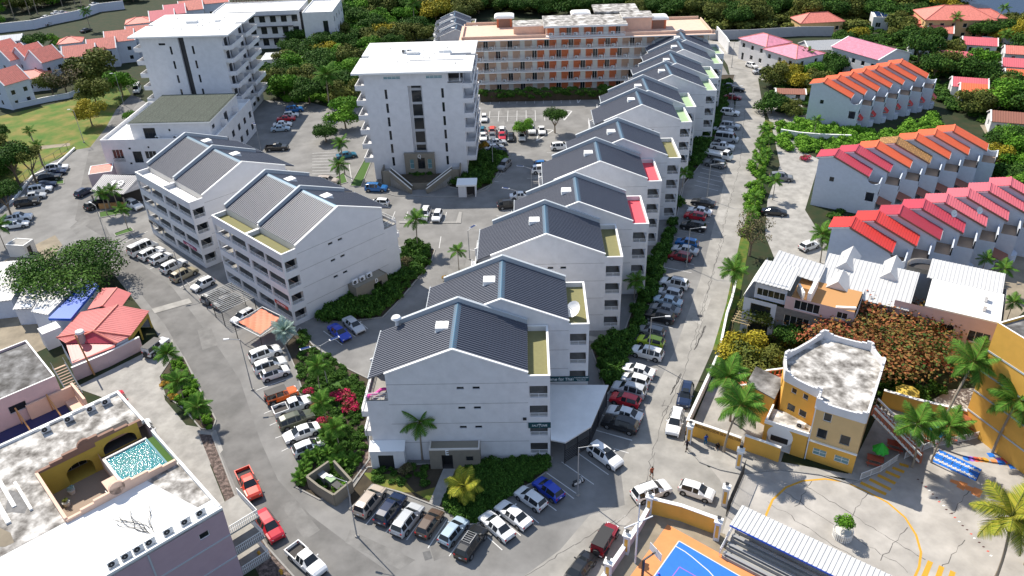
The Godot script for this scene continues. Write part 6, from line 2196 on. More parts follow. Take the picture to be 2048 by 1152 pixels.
	for k in 9:
		var p := V3(g.randf_range(-.6, .6), .05, g.randf_range(-.5, .5))
		var d := g.randf_range(2.2, 3.4)
		for i in 10:
			var q := p + V3(cos(d), g.randf_range(-.12, .16), -absf(sin(d))) * .38
			q.y = clampf(q.y, .03, .5)
			d += g.randf_range(-.45, .45)
			cm.tube("tyre", p, q, .025, .025, 4, false)
			p = q
	obj(cm, "strand", cb)
	for q in [[V3(-9.2, 6.72, -16.6), .55, "white drum pot beside the patio door", false], [V3(-10.2, 6.72, -15.2), .45, "spiky potted plant in the patio corner", true]]:
		var at: Vector3 = f * q[0]
		var po := thing("plant_pot", q[2], "plant pot", at)
		var pb := MB.new()
		pb.tube("planter", Vector3.ZERO, V3(0, .5, 0), .3, .38, 12)
		obj(pb, "pot", po)
		inst(bush_mesh("silver" if not q[3] else "olive", 6, 260, .16), "foliage", po, Transform3D(Basis().scaled(Vector3.ONE * q[1]), V3(0, .7, 0)))

func left_buildings() -> void:
	var o := flat("pink_house", "pink house with stained grey flat roof behind the blue deck", "house", V2(-69.0, -69.3), 45, 12.6, 11.4, 6.9, "wall_pink", "membrane_grey", .35, [[6.6, 8.6, 4.6, 5.7, "slot"], [1.2, 2.8, 3.4, 5.0]], [[3.0, 4.4, 3.6, 5.0]])
	var b := MB.new()
	b.box("membrane", V3(6.0, 6.95, -4.6), V3(.7, .5, .5))
	b.box("trim_white", V3(7.2, 6.93, -8.5), V3(.3, .3, 5.0))
	obj(b, "roof_vent", o)
	var dk := thing("blue_deck", "navy tiled sunken deck with orange timber braces", "deck", V3(-61.0, 0, -77.2), 45)
	var db := MB.new()
	db.box("wall_pink", V3(-5.6, 0, 2.35), V3(13.4, 3.0, 4.4), 0, "deck_navy")
	db.box("wall_peach", V3(1.9, 3.0, 2.3), V3(1.4, .5, 4.2))
	db.box("wall_peach", V3(2.7, 0, 2.3), V3(.3, 5.4, 4.6))
	db.box("wall_peach", V3(-.2, 3.0, .3), V3(5.4, 2.2, .25))
	obj(db, "deck", dk)
	for x in [-.4, -4.0, -7.6]:
		var tb := MB.new()
		tb.bar("wood", V3(x, 5.6, .5), V3(x + .3, 3.1, 3.8), .16, .16)
		tb.bar("wood", V3(x, 5.6, .5), V3(x, 3.1, .5), .14, .14)
		obj(tb, "timber_brace", dk)
	# red-roofed eatery
	var r := thing("red_roofed_eatery", "low building with faded red ribbed hip roof and vent stack", "restaurant", V3(-58.1, 0, -93.0), 45)
	var rb := MB.new()
	var R := "sheet_red"
	var f0 := V3(-3.7, 4.1, -3.2)
	var f1 := V3(1.6, 4.1, -7.8)
	var eA := V3(0, 2.9, 0)
	var eB := V3(4.8, 2.9, -4.7)
	var wA := V3(-7.6, 2.75, -7.8)
	var wB := V3(-2.7, 2.75, -12.5)
	var vL := V3(-7.2, 2.9, -5.1)
	var vR := V3(-2.1, 2.85, .3)
	ribbed(rb, R, eA, eB, f1, f0, .4, .06, .04)
	ribbed(rb, R, wB, wA, f0, f1, .4, .06, .04)
	ribbed(rb, R, vR, eA, f0, f0 + V3(-.02, 0, 0), .4, .06, .04)
	ribbed(rb, R, wA, vL, f0 + V3(-.02, 0, .02), f0, .4, .06, .04)
	ribbed(rb, R, V3(-8.1, 2.2, -.5), V3(-2.5, 2.4, .3), vR + V3(0, -.1, 0), vL + V3(0, -.1, 0), .4, .06, .04)
	rb.tri("tile_crimson", vL, vR, f0)
	ribbed(rb, R, V3(-1.7, 2.9, -12.0), V3(2.3, 3.0, -16.7), V3(3.6, 3.8, -13.5), V3(-.1, 3.8, -9.7), .4, .06, .04)
	ribbed(rb, R, V3(4.9, 2.95, -11.7), V3(1.4, 2.95, -7.9), V3(-.1, 3.8, -9.7), V3(3.6, 3.8, -13.5), .4, .06, .04)
	for k in [[f0, f1], [f0, eA], [f0, wA], [f0, vL], [f0, vR], [V3(-.1, 3.8, -9.7), V3(3.6, 3.8, -13.5)]]:
		rb.tube("tile_coral", k[0] + Vector3.UP * .06, k[1] + Vector3.UP * .06, .14, .14, 5)
	obj(rb, "roof", r)
	var wb := MB.new()
	wb.wall("wall_town", V2(-8.0, -.7), V2(-.2, -.2), 0, 2.35)
	wb.wall("wall_town", V2(-2.6, .1), V2(-.2, -.2), 2.3, 2.85)
	wb.wall("wall_ochre", V2(-.2, -.2), V2(4.5, -4.8), 1.9, 2.8)
	wb.wall("wall_town", V2(4.5, -4.8), V2(-2.5, -12.2), 0, 2.7)
	wb.wall("wall_town", V2(-2.5, -12.2), V2(-7.4, -7.6), 0, 2.7)
	wb.wall("wall_town", V2(-7.4, -7.6), V2(-8.0, -.7), 0, 2.3)
	for q in [[-.2, -.3], [2.1, -2.5], [4.4, -4.7]]:
		wb.box("wall_ochre", V3(q[0], 0, q[1]), V3(.25, 2.8, .25))
	wb.wall("dark_room", V2(-1.2, -1.6), V2(3.2, -6.0), 0, 2.7)
	obj(wb, "wall", r)
	window(r, V3(-1.3, 1.5, .02), 4, .9, .7, "white")
	var st := MB.new()
	st.tube("metal_grey", V3(-5.3, 2.8, -3.6), V3(-5.3, 4.5, -3.6), .5, .45, 12)
	st.tube("metal_white", V3(-5.3, 4.5, -3.6), V3(-5.3, 4.8, -3.6), .65, .55, 14)
	obj(st, "vent_stack", r)
	low_wall("yard_wall", "long pink yard wall with round lamps beside the red roof", "wall_pink", [V2(-63.79, -86.56), V2(-60.46, -89.77), V2(-57.32, -93.78)], 2.2)
	var sc := flat("small_store", "little white box store at the corner of the red roof", "shed", V2(-71.48, -93.86), 45, 2.6, 2.2, 2.8, "wall_white", "membrane", .1)
	var stairs := thing("outdoor_stairs", "white slatted outdoor stairs beside the red roof", "stairs", V3(-64.6, 0, -85.6), 45)
	for i in 12:
		var tb := MB.new()
		tb.box("slat_beige", V3(0, .25 * i + .2, 3.6 - .34 * i), V3(1.5, .06, .3))
		obj(tb, "tread", stairs)
	var sb := MB.new()
	for s in [-.8, .8]:
		sb.bar("metal_grey", V3(s, .2, 3.8), V3(s, 3.2, -.4), .08, .25)
		sb.bar("metal_grey", V3(s, 1.1, 3.8), V3(s, 4.1, -.4), .05, .05)
	obj(sb, "stringer", stairs)
	# sheds with white and blue sheet roofs
	for q in [["large white sheet roofed shed at the left edge below the dark tree", [V2(-90, -114.2), V2(-83.4, -115.3), V2(-80.9, -102.8), V2(-88, -101.5)], 3.5, "sheet_white", .0], ["white sheet roofed shed between the left edge and the blue tarp", [V2(-83.1, -115.2), V2(-77.2, -110.8), V2(-76.6, -100.6), V2(-79.4, -100.4)], 3.3, "sheet_white", .2], ["white flat sheet roof joined to the blue tarp roof", [V2(-76.9, -106.4), V2(-71.9, -108.6), V2(-72.7, -98.2), V2(-75.8, -99.2)], 3.6, "sheet_white", .0], ["long narrow shed covered by a bright blue tarp", [V2(-71.8, -108.9), V2(-69.2, -107.2), V2(-68.9, -97.4), V2(-72.4, -97.6)], 3.2, "tarp_blue", .0]]:
		var so := thing("sheet_shed", q[0], "shed", at2(q[1][3]))
		var pts := PackedVector2Array()
		for v in q[1]:
			pts.append(v - q[1][3])
		var wbb := MB.new()
		var small := PackedVector2Array()
		for v in pts:
			small.append(v.lerp((pts[0] + pts[2]) / 2, .06))
		wbb.prism("wall_town", small, 0, q[2] - .1)
		obj(wbb, "wall", so)
		var rbb := MB.new()
		if q[3] == "tarp_blue":
			rbb.prism("tarp_blue", pts, q[2] - .35, q[2] + .05)
		else:
			ribbed(rbb, q[3], at2(pts[3], q[2] - .15), at2(pts[2], q[2] - .15), at2(pts[1], q[2] + .25), at2(pts[0], q[2] + .25), .5, .12, .05)
		obj(rbb, "roof", so)
	fence("timber_fence", "leaning brown timber fence between the sheds and the dirt yard", [V2(-83.17, -108.02), V2(-77.63, -103.41), V2(-71.91, -98.06)], 2.0, "timber", 1.2)
	var bx := flat("kiosk", "little cream block hut with concrete roof beside the dry grass", "hut", V2(-93.6, -123.0), -10, 3.6, 2.6, 2.4, "wall_cream", "slab_concrete", .1, [], [[.6, 1.6, .1, 1.9, "dark"]])

func right_buildings() -> void:
	var u := V2(.866, .5)
	var w := V2(.5, -.866)
	# rows of terraced houses: base point, step, tile of each, labels
	var rows := [["front", V2(46.6, -109.4), V2(2.87, 3.9), ["tile_red", "tile_red", "tile_crimson", "tile_crimson", "tile_rose", "tile_rose", "tile_rose", "tile_rose"], [true, true, false, true, true, true, true, true], ["lean_to", "", "", "", "lean_to", "", "lean_to", ""]], ["middle", V2(53.5, -137.4), V2(2.9, 3.8), ["tile_crimson", "tile_crimson", "tile_orange", "tile_patchy", "tile_orange", "tile_orange", "tile_orange"], [true, true, false, true, false, false, false], ["lean_to", "lean_to", "lean_to", "lean_to", "lean_to", "", ""]], ["rear", V2(65.6, -180.9), V2(2.16, 3.85), ["tile_orange", "tile_orange", "tile_orange", "tile_orange", "tile_orange", "tile_orange", "tile_orange"], [false, false, false, false, false, false, false], ["awning", "awning", "awning", "awning", "awning", "awning", "awning"]]]
	var word := {"tile_red": "scarlet", "tile_crimson": "crimson", "tile_rose": "rose red", "tile_orange": "orange", "tile_patchy": "patchy sun bleached"}
	var nth := ["lane end", "second from the lane", "third from the lane", "fourth from the lane", "fifth from the lane", "sixth from the lane", "seventh from the lane", "eighth from the lane"]
	for r in rows:
		var protos := {}
		for i in r[3].size():
			var p: Vector2 = r[1] + (u * r[2].x + w * r[2].y) * i
			var key: String = "%s%s%s%s" % [r[3][i], r[4][i], r[5][i], i == 0]
			var label := "%s tiled house in the %s terrace, %s" % [word[r[3][i]], r[0], nth[i]]
			var group: String = "town houses of the %s terrace" % r[0]
			var o: Node3D
			if protos.has(key):
				o = dup(protos[key], Vector3.ZERO, 0, label, group)
			else:
				o = town_house("town_house", r[3][i], r[4][i], label, group, 3.9, r[5][i], i == 0)
				protos[key] = o
			o.position = at2(p)
			o.rotation.y = deg_to_rad(-30)
	for q in [[V2(46.6, -109.4) + (u * 2.87 + w * 3.9) * 3 + u * 7.0 + w * .4, 9.4], [V2(46.6, -109.4) + (u * 2.87 + w * 3.9) * 4 + u * 7.5 + w * .4, 9.0]]:
		var o := thing("satellite_dish", ["white satellite dish on a crimson roof of the front terrace", "white satellite dish on a rose roof of the front terrace"][0 if q[1] > 9.2 else 1], "satellite dish", at2(q[0], q[1]))
		dish(o, .6, V3(.3, .5, .8))
	# white walled building sites and pink flats in front of the terraces
	var a := thing("part_built_flats", "grey flats with white ribbed roofs and an open unfinished corner", "apartment block", V2(30.25, -95.45), -30)
	var loc := func(x: float, z: float) -> Vector2: return V2(x, z)
	var b := MB.new()
	wall_of(b, a, "wall_town", V2(0, 0), V2(4.6, 0), 0, 6.2, [[1.0, 3.9, .9, 2.6, "slot"], [1.0, 3.9, 3.8, 5.5, "slot"]])
	wall_of(b, a, "wall_town", V2(1.2, -.5), V2(5.6, -.5), 6.2, 9.2, [[.3, 4.2, 6.7, 7.9]])
	wall_of(b, a, "wall_cement", V2(4.6, -.05), V2(14.6, -.05), 0, 6.0, [[1.2, 4.6, 3.2, 5.0], [1.0, 4.4, .5, 2.2], [7.6, 9.0, 3.4, 4.6]])
	wall_of(b, a, "wall_pink", V2(5.6, -.05), V2(14.6, -.05), 6.0, 8.0, [[1.2, 4.6, 6.2, 7.7], [6.8, 8.2, 6.5, 7.5]])
	b.wall("wall_town", V2(14.6, -.05), V2(14.6, -12), 0, 7.0)
	b.wall("wall_town", V2(0, -12), V2(0, 0), 0, 6.6)
	b.wall("wall_town", V2(14.6, -12), V2(0, -12), 0, 6.0)
	b.box("wall_cement", V3(10.2, 6.8, -4.0), V3(8.4, .15, 7.4), 0, "wood")
	b.box("wall_cement", V3(11.2, 6.4, -9.2), V3(6.6, .3, 5.2), 0, "dark_room")
	b.box("trim_white", V3(8.4, 6.95, -3.6), V3(.5, 1.6, 4.8))
	b.box("trim_white", V3(7.0, 6.95, -2.8), V3(.3, 1.2, 2.4), .5)
	b.box("trim_white", V3(13.2, 6.95, -2.2), V3(2.6, .3, .4), .4)
	obj(b, "wall", a)
	var rr := MB.new()
	ribbed(rr, "sheet_white", V3(1.0, 9.1, .1), V3(6.0, 9.0, .1), V3(6.0, 9.6, -5.6), V3(1.0, 9.7, -5.6), .55, .16, .06)
	rr.quad("trim_white", V3(-.2, 6.3, .2), V3(1.0, 9.1, .1), V3(1.0, 9.7, -5.6), V3(-.2, 6.6, -5.6))
	ribbed(rr, "sheet_white", V3(1.6, 8.4, -6.2), V3(8.6, 7.6, -6.2), V3(8.6, 7.9, -11.2), V3(1.6, 8.7, -11.2), .6, .16, .06)
	obj(rr, "roof", a)
	var hf := MB.new()
	for i in 10:
		var t0 := PI * i / 10
		var t1 := PI * (i + 1) / 10
		hf.wall("wall_grey", V2(11.4 + cos(t0) * 3.2, -11.8 - sin(t0) * 2.6), V2(11.4 + cos(t1) * 3.2, -11.8 - sin(t1) * 2.6), 0, 7.0)
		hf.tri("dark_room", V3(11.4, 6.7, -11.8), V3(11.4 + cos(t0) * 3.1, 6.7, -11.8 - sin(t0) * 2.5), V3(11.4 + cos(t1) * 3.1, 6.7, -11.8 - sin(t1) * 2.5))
	obj(hf, "round_bay", a)
	var f := thing("pink_flats", "pink and green flats with long white ribbed roof under the flowering tree", "apartment block", V2(41.19, -97.06), -30)
	b = MB.new()
	wall_of(b, f, "wall_grey", V2(0, 0), V2(10, 0), 0, 6.4, grid(10, 3, 2, 1.6, 1.5, .9, 3.0))
	wall_of(b, f, "wall_pink", V2(10, 0), V2(23, 0), 0, 7.4, grid(13, 3, 2, 2.6, 1.7, .8, 3.0))
	wall_of(b, f, "wall_town", V2(23, 0), V2(23, -12), 0, 7.2, grid(12, 3, 2, 1.2, 1.3))
	b.wall("wall_town", V2(0, -10), V2(0, 0), 0, 6.4)
	b.wall("wall_town", V2(23, -12), V2(0, -10), 0, 6.4)
	obj(b, "wall", f)
	rr = MB.new()
	ribbed(rr, "sheet_white", V3(-.4, 6.4, .4), V3(12, 6.4, .4), V3(12, 8.4, -7.4), V3(-.4, 8.4, -7.4), .55, .14, .05)
	rr.box("membrane", V3(18.2, 7.4, -4.0), V3(9.0, .2, 8.0))
	ribbed(rr, "sheet_white", V3(13.0, 7.5, -8.2), V3(22.5, 7.5, -8.2), V3(22.5, 8.0, -13.4), V3(13.0, 8.0, -13.4), .5, .12, .05)
	for x in [2.4, 8.4]:
		for s in [-1.0, 1.0]:
			rr.quad("sheet_white", V3(x + s * 1.4, 7.6, -4.6), V3(x, 9.0, -4.6), V3(x, 9.0, -10.2), V3(x + s * 1.4, 7.6, -10.2))
		rr.tri("wall_white", V3(x - 1.4, 7.6, -4.6), V3(x + 1.4, 7.6, -4.6), V3(x, 9.0, -4.6))
	rr.tri("wall_white", V3(1.0, 7.0, .2), V3(3.8, 7.0, .2), V3(2.4, 8.3, .2))
	for s in [-1.0, 1.0]:
		rr.quad("sheet_white", V3(2.4 + s * 1.5, 6.9, .3), V3(2.4, 8.3, .3), V3(2.4, 8.3, -3.6), V3(2.4 + s * 1.5, 6.9, -3.6))
	obj(rr, "roof", f)
	for z in [-2.4, -5.0]:
		air_unit(f, V3(20.6, 7.62, z), 90)
	var hb := MB.new()
	for i in 12:
		var t0 := PI * i / 12
		var t1 := PI * (i + 1) / 12
		hb.wall("wall_cream", V2(12.6 + cos(t0) * 2.6, -11.6 - sin(t0) * 2.2), V2(12.6 + cos(t1) * 2.6, -11.6 - sin(t1) * 2.2), 0, 7.6)
		hb.wall("wall_cream", V2(12.6 + cos(t1) * 2.3, -11.6 - sin(t1) * 1.9), V2(12.6 + cos(t0) * 2.3, -11.6 - sin(t0) * 1.9), 6.8, 7.6)
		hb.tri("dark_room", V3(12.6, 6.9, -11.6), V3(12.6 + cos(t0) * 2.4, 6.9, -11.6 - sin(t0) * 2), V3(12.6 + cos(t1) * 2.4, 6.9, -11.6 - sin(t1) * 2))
	obj(hb, "round_bay", f)
	# timber scaffold along the lane
	var sc := thing("timber_pergola", "bare timber pergola frame between the lane and the grey flats", "pergola", V2(28.9, -94.6), -30)
	for i in 16:
		var pb := MB.new()
		pb.bar("timber", V3(-.3, 2.6, -.7 * i), V3(2.4, 2.6, -.7 * i), .1, .14)
		obj(pb, "rafter", sc)
	for x in [.0, 2.1]:
		for i in 4:
			var pb := MB.new()
			pb.tube("timber", V3(x, 0, -3.5 * i), V3(x, 2.6, -3.5 * i), .06, .06, 6)
			obj(pb, "post", sc)
		var pb := MB.new()
		pb.bar("timber", V3(x, 2.48, .2), V3(x, 2.48, -10.8), .1, .14)
		obj(pb, "beam", sc)
	low_wall("lane_wall", "pale blue and white low wall on the right of the lane", "trim_pale", [V2(25.82, -88.88), V2(29.08, -98.77), V2(30.74, -102.86), V2(32.52, -107.96)], 1.3)
	low_wall("lane_wall", "white yard wall below the timber pergola and the shrubs", "wall_white", [V2(18.84, -74.42), V2(22.97, -82.87), V2(25.3, -87.74)], 1.6)
	school()
	# tall yellow block at the right edge
	var y := flat("yellow_flats", "tall yellow building cut by the right edge", "building", V2(52.6, -74.6), -69, 30, 16, 15.0, "wall_yellow", "membrane_grey", .4, [[10, 11, 9, 10.2], [16, 17, 6, 7.2]], [], [], "white")
	var yb := MB.new()
	for k in 4:
		yb.box("trim_pale", V3(15, 2.9 * k + 2.7, .03), V3(30, .2, .06))
	obj(yb, "string_course", y)
	for q in [[8, 8.6], [13, 5.2], [21, 9.4]]:
		air_unit(y, V3(q[0], q[1], .35), 0)
	# pink roofed houses above the rear terrace
	villa("pink_roofed_house", "long white house with faded pink gable roof behind the rear terrace", "house", V2(94.3, -220.14), -62, 16, 12, 6.5, 1.8, "wall_white", "tile_pink", true)
	villa("pink_roofed_house", "nearer pink hip roofed house beside the lane gate", "house", V2(74.14, -222.28), -62, 12, 10, 6, 1.8, "wall_white", "tile_pink", false)
	villa("pink_roofed_house", "farther pink hip roofed house beside the lane gate", "house", V2(69.36, -234.69), -62, 11, 9, 6, 1.8, "wall_white", "tile_pink", false)
	villa("pink_roofed_house", "low pink roofed link between the two pink hip roofed houses", "house", V2(72.28, -231.6), -62, 6, 8, 5, 1.2, "wall_white", "tile_pink", false)
	villa("seaside_villa", "big coral hip roofed villa before the sea", "villa", V2(134.74, -258.73), -8, 20, 13, 6, 3, "wall_tan", "tile_coral", false)
	villa("seaside_villa", "coral roofed wing left of the big seaside villa", "villa", V2(128.94, -261.45), -8, 11, 9, 4, 2, "wall_tan", "tile_coral", false)
	villa("seaside_villa", "coral roofed wing right of the big seaside villa", "villa", V2(145.01, -262.01), -8, 12, 8, 5, 2, "wall_tan", "tile_coral", false)
	villa("seaside_villa", "small coral roofed annex below the big seaside villa", "villa", V2(127.75, -255.28), -8, 8, 6, 3.2, 1.2, "wall_white", "tile_coral", false)
	villa("garden_house", "coral roofed house sunk in the trees at the top", "house", V2(95.4, -268.09), 6, 14, 8, 3.6, 2.2, "wall_tan", "tile_coral", false)
	for q in [[V2(120.07, -223.89), "crimson roofed cottage in the middle of the tree belt", "tile_rose", 9], [V2(116.88, -237.11), "orange roofed cottage behind the dark round tree", "tile_orange", 8], [V2(133.15, -237.74), "rose roofed cottage near the white sea wall", "tile_rose", 9], [V2(112.11, -199.56), "rose roofed cottage left of the big light green tree", "tile_rose", 8], [V2(110.8, -194.74), "orange roofed annex left of the big light green tree", "tile_orange", 6], [V2(133.53, -215.01), "rose roofed house at the right edge, lower of two", "tile_rose", 10], [V2(139.96, -227.11), "coral roofed house at the right edge, upper of two", "tile_coral", 9], [V2(128.33, -205.23), "orange and crimson roofed house at the right edge", "tile_orange", 8], [V2(110.03, -173.58), "brown and orange roofed white cottage at the right edge", "tile_brown", 10], [V2(128.44, -252.65), "small salmon roofed house beneath the villas", "tile_coral", 7]]:
		villa("garden_cottage", q[1], "house", q[0], -20, q[3], 6, 3, 1.4, "wall_white", q[2], true)
	var sh := flat("solar_house", "flat white house with rows of blue solar panels", "house", V2(113.1, -266.81), -14, 11, 8, 4, "wall_white", "membrane", .2, grid(11, 3, 1, 1.6, 1.5))
	for i in 3:
		for j in 5:
			var pb := MB.new()
			pb.box("solar", V3(1.7 + j * 1.9, 4.3, -1.6 - i * 2.2), V3(1.7, .06, 1.8))
			obj(pb, "solar_panel", sh)
	villa("old_house", "old grey weathered wooden roofed house below the top trees", "house", V2(88.9, -237.65), 4, 14, 8, 3.2, 1.6, "wall_grey", "sheet_grey", true)
	low_wall("boundary_wall", "tall grey block wall behind the pink roofed houses", "wall_grey", [V2(58.73, -259.57), V2(71.83, -259.48), V2(88.42, -261.57), V2(98.49, -260.51)], 3.0, .2, "")
	low_wall("boundary_wall", "white curved garden wall before the rear terrace", "wall_white", [V2(57.75, -173.6), V2(61.11, -171.49), V2(65.69, -169.95), V2(72.04, -168.93)], 1.6, .3)
	low_wall("gate_wall", "white gate wall at the far end of the lane", "wall_white", [V2(61.44, -261.82), V2(61.43, -248.39), V2(61.1, -242.71)], 3.6, .3)
	villa("lean_to_garage", "small red roofed garage beside the rear terrace end wall", "garage", V2(66.86, -198.55), -10, 7, 4, 2.4, .6, "wall_white", "tile_brown", true)
	low_wall("boundary_wall", "white sea wall among the trees at the top right", "wall_white", [V2(138.58, -246.59), V2(144.62, -243.67), V2(150.52, -240.8)], 2.2, .3)

func dish(o: Node3D, r: float, facing: Vector3) -> void:
	var b := MB.new()
	var bs := Basis.looking_at(-facing.normalized())
	b.place(Transform3D(bs, V3(0, .9, 0)))
	for k in 3:
		for i in 14:
			var t0 := TAU * i / 14
			var t1 := TAU * (i + 1) / 14
			var p := func(j: int, t: float) -> Vector3: return V3(cos(t) * r * j / 3, sin(t) * r * j / 3, .28 * r * j * j / 9.0)
			b.quad("metal_white", p.call(k, t0), p.call(k + 1, t0), p.call(k + 1, t1), p.call(k, t1))
	obj(b, "reflector", o)
	var s := MB.new()
	s.tube("metal_grey", Vector3.ZERO, V3(0, .9, 0), .05, .05, 6)
	s.tube("metal_grey", V3(0, .5, 0), V3(0, .9, 0) + facing.normalized() * r, .025, .025, 5)
	obj(s, "bracket", o)

func school() -> void:
	var o := thing("yellow_school", "yellow school house with scalloped white parapets and stained roof", "building", V3(36.5, 0, -66.8), -30)
	var b := MB.new()
	var Y := "wall_yellow"
	wall_of(b, o, "wall_tan", V2(-5.3, 0), V2(0, 0), 2.9, 8.2, [[1.0, 1.9, 6.2, 7.4], [.7, 1.8, 3.6, 5.0, "grey"], [3.2, 4.3, 3.7, 5.1, "grey"]])
	wall_of(b, o, Y, V2(-5.3, .03), V2(0, .03), 0, 2.9, [[.7, 2.2, 1.0, 2.0, "aqua"], [3.1, 4.7, 1.0, 2.0, "aqua"]])
	b.wall("wall_tan", V2(0, 0), V2(0, -11.2), 0, 8.2)
	wall_of(b, o, Y, V2(-9.6, -3.4), V2(-5.3, -2.0), 0, 8.2, [[1.0, 1.7, 6.4, 7.2], [2.5, 3.2, 6.4, 7.2], [.9, 1.9, 3.8, 4.8, "grey"], [2.4, 3.4, 3.8, 4.8]])
	b.wall(Y, V2(-5.3, -2.0), V2(-5.3, 0), 0, 8.2)
	wall_of(b, o, Y, V2(-10.6, -7.0), V2(-9.6, -3.4), 0, 7.6, [[1.2, 2.0, 4.8, 6.2]])
	b.wall(Y, V2(-7.6, -14), V2(-10.6, -7.0), 0, 7.8)
	b.wall(Y, V2(0, -11.2), V2(-1.9, -14), 0, 8.2)
	b.wall(Y, V2(-1.9, -14), V2(-7.6, -14), 0, 8.2)
	obj(b, "wall", o)
	var r := MB.new()
	r.prism("membrane_old", PackedVector2Array([V2(-5.3, -.05), V2(-.05, -.05), V2(-.05, -11.2), V2(-1.9, -13.9), V2(-7.6, -13.9), V2(-10.5, -7.0), V2(-9.5, -3.4), V2(-5.3, -2.1)]), 7.6, 7.9)
	obj(r, "roof", o)
	# parapets dip between raised corners
	var pp := MB.new()
	for k in [[V2(-5.3, 0), V2(0, 0)], [V2(0, 0), V2(0, -11.2)], [V2(0, -11.2), V2(-1.9, -14)], [V2(-1.9, -14), V2(-7.6, -14)], [V2(-7.6, -14), V2(-10.6, -7.0)], [V2(-10.6, -7), V2(-9.6, -3.4)], [V2(-9.6, -3.4), V2(-5.3, -2.0)], [V2(-5.3, -2.0), V2(-5.3, 0)]]:
		var n := 10
		for i in n:
			var t := (i + .5) / n
			var hh := .45 + .75 * pow(absf(t - .5) * 2.0, 4.0)
			var a: Vector2 = k[0].lerp(k[1], float(i) / n)
			var c: Vector2 = k[0].lerp(k[1], float(i + 1) / n)
			pp.bar("wall_white", at2(a, 7.9 + hh / 2), at2(c, 7.9 + hh / 2), .26, hh + .6)
	obj(pp, "parapet", o)
	var ext := MB.new()
	ext.box("trim_white", V3(-2.65, 2.9, .1), V3(5.4, .14, .24))
	ext.box("metal_white", V3(-5.25, 0, .12), V3(.12, 7.9, .12))
	obj(ext, "string_course", o)
	air_unit(o, V3(-6.6, 3.0, -1.4), 0)
	# entrance lodge with round-headed door
	var e := MB.new()
	e.wall(Y, V2(-10.4, .2), V2(-5.4, .2), 0, 3.4, [[.5, 3.4, .05, 2.3]], .5, "trim_white")
	e.wall("trim_white", V2(-9.9, -.3), V2(-7.0, -.3), 0, 2.4)
	e.wall(Y, V2(-5.4, .2), V2(-5.4, -2.0), 0, 3.4)
	e.wall(Y, V2(-10.4, -3.2), V2(-10.4, .2), 0, 3.4)
	e.box("membrane_old", V3(-7.9, 3.1, -1.5), V3(4.8, .15, 3.2))
	for q in [[-7.9, .12, 5.1, .2], [-10.32, -1.5, .2, 3.2]]:
		e.box("trim_white", V3(q[0], 3.4, q[1]), V3(q[2], .5, q[3]))
	e.tube("trim_white", V3(-8.45, 2.2, .19), V3(-8.45, 2.2, .25), 1.5, 1.5, 20)
	e.box("dark", V3(-8.45, 1.3, .27), V3(2.0, .8, .04))
	obj(e, "entrance_lodge", o)
	var an := MB.new()
	an.wall(Y, V2(-13.9, -4.4), V2(-10.4, -3.2), 0, 4.6)
	an.wall(Y, V2(-13.9, -8.4), V2(-13.9, -4.4), 0, 4.6)
	an.wall(Y, V2(-10.4, -3.2), V2(-10.4, -7.4), 0, 4.6)
	an.prism("membrane_grey", PackedVector2Array([V2(-14.1, -4.4), V2(-10.3, -3.1), V2(-10.3, -7.4), V2(-14.1, -8.4)]), 4.6, 4.75)
	obj(an, "annex", o)
	var stp := MB.new()
	for s in [.0, 2.0]:
		stp.bar("trim_white", V3(.4, 5.2, -6.4 - s), V3(6.4, 1.6, -5.0 - s), .16, .2)
		stp.bar("trim_white", V3(.4, 4.2, -6.4 - s), V3(6.4, .6, -5.0 - s), .16, .2)
		for i in 14:
			var t := i / 13.0
			var q := V3(.4, 4.2, -6.4 - s).lerp(V3(6.4, .6, -5.0 - s), t)
			stp.bar("wall_brown", q, q + Vector3.UP, .1, .1)
	for i in 14:
		var t := i / 13.0
		var q := V3(.4, 4.0, -7.4).lerp(V3(6.4, .4, -6.0), t)
		stp.box("terracotta", q, V3(.46, .16, 1.9))
	obj(stp, "outside_stair", o)
	# ramp with orange balusters on the street side
	var rp := thing("terracotta_ramp", "orange paved ramp with white balustrades left of the school", "ramp", V2(25.04, -80.24), -8)
	var rb := MB.new()
	rb.quad("terracotta", V3(0, 1.3, .0), V3(8.2, 3.4, .0), V3(8.2, 3.4, -2.4), V3(0, 1.3, -2.4))
	rb.quad("wall_yellow", V3(0, 0, .02), V3(8.2, 0, .02), V3(8.2, 3.38, .02), V3(0, 1.28, .02))
	obj(rb, "slope", rp)
	for z in [.0, -2.4]:
		for i in 16:
			var pb := MB.new()
			var q := V3(0, 1.3, z).lerp(V3(8.2, 3.4, z), i / 15.0)
			pb.tube("terracotta", q, q + Vector3.UP * .8, .1, .1, 6)
			obj(pb, "baluster", rp)
		var pb := MB.new()
		pb.bar("trim_white", V3(-.1, 2.15, z), V3(8.3, 4.25, z), .26, .16)
		obj(pb, "hand_rail", rp)
	# street walls of the school
	var y1 := low_wall("school_wall", "yellow street wall with small red lettering beside the school", "wall_yellow", [V2(18.74, -73.88), V2(21.39, -72.39), V2(24.46, -70.51)], 2.3, .25)
	var dd: Vector2 = (V2(24.46, -70.51) - V2(18.74, -73.88)).normalized()
	letters(y1, "GROUNDFLOOR SCHOOLYARD", .34, Transform3D(Basis(Vector3.UP, atan2(-dd.y, dd.x)), at2((V2(24.46, -70.51) - V2(18.74, -73.88)) * .58 + V2(-dd.y, dd.x) * .16, 1.95)), "letter_dark", .03)
	low_wall("school_wall", "yellow street wall between the lettered wall and the entrance lodge", "wall_yellow", [V2(25.04, -70.93), V2(27.32, -69.61), V2(28.61, -68.75)], 2.3, .25)
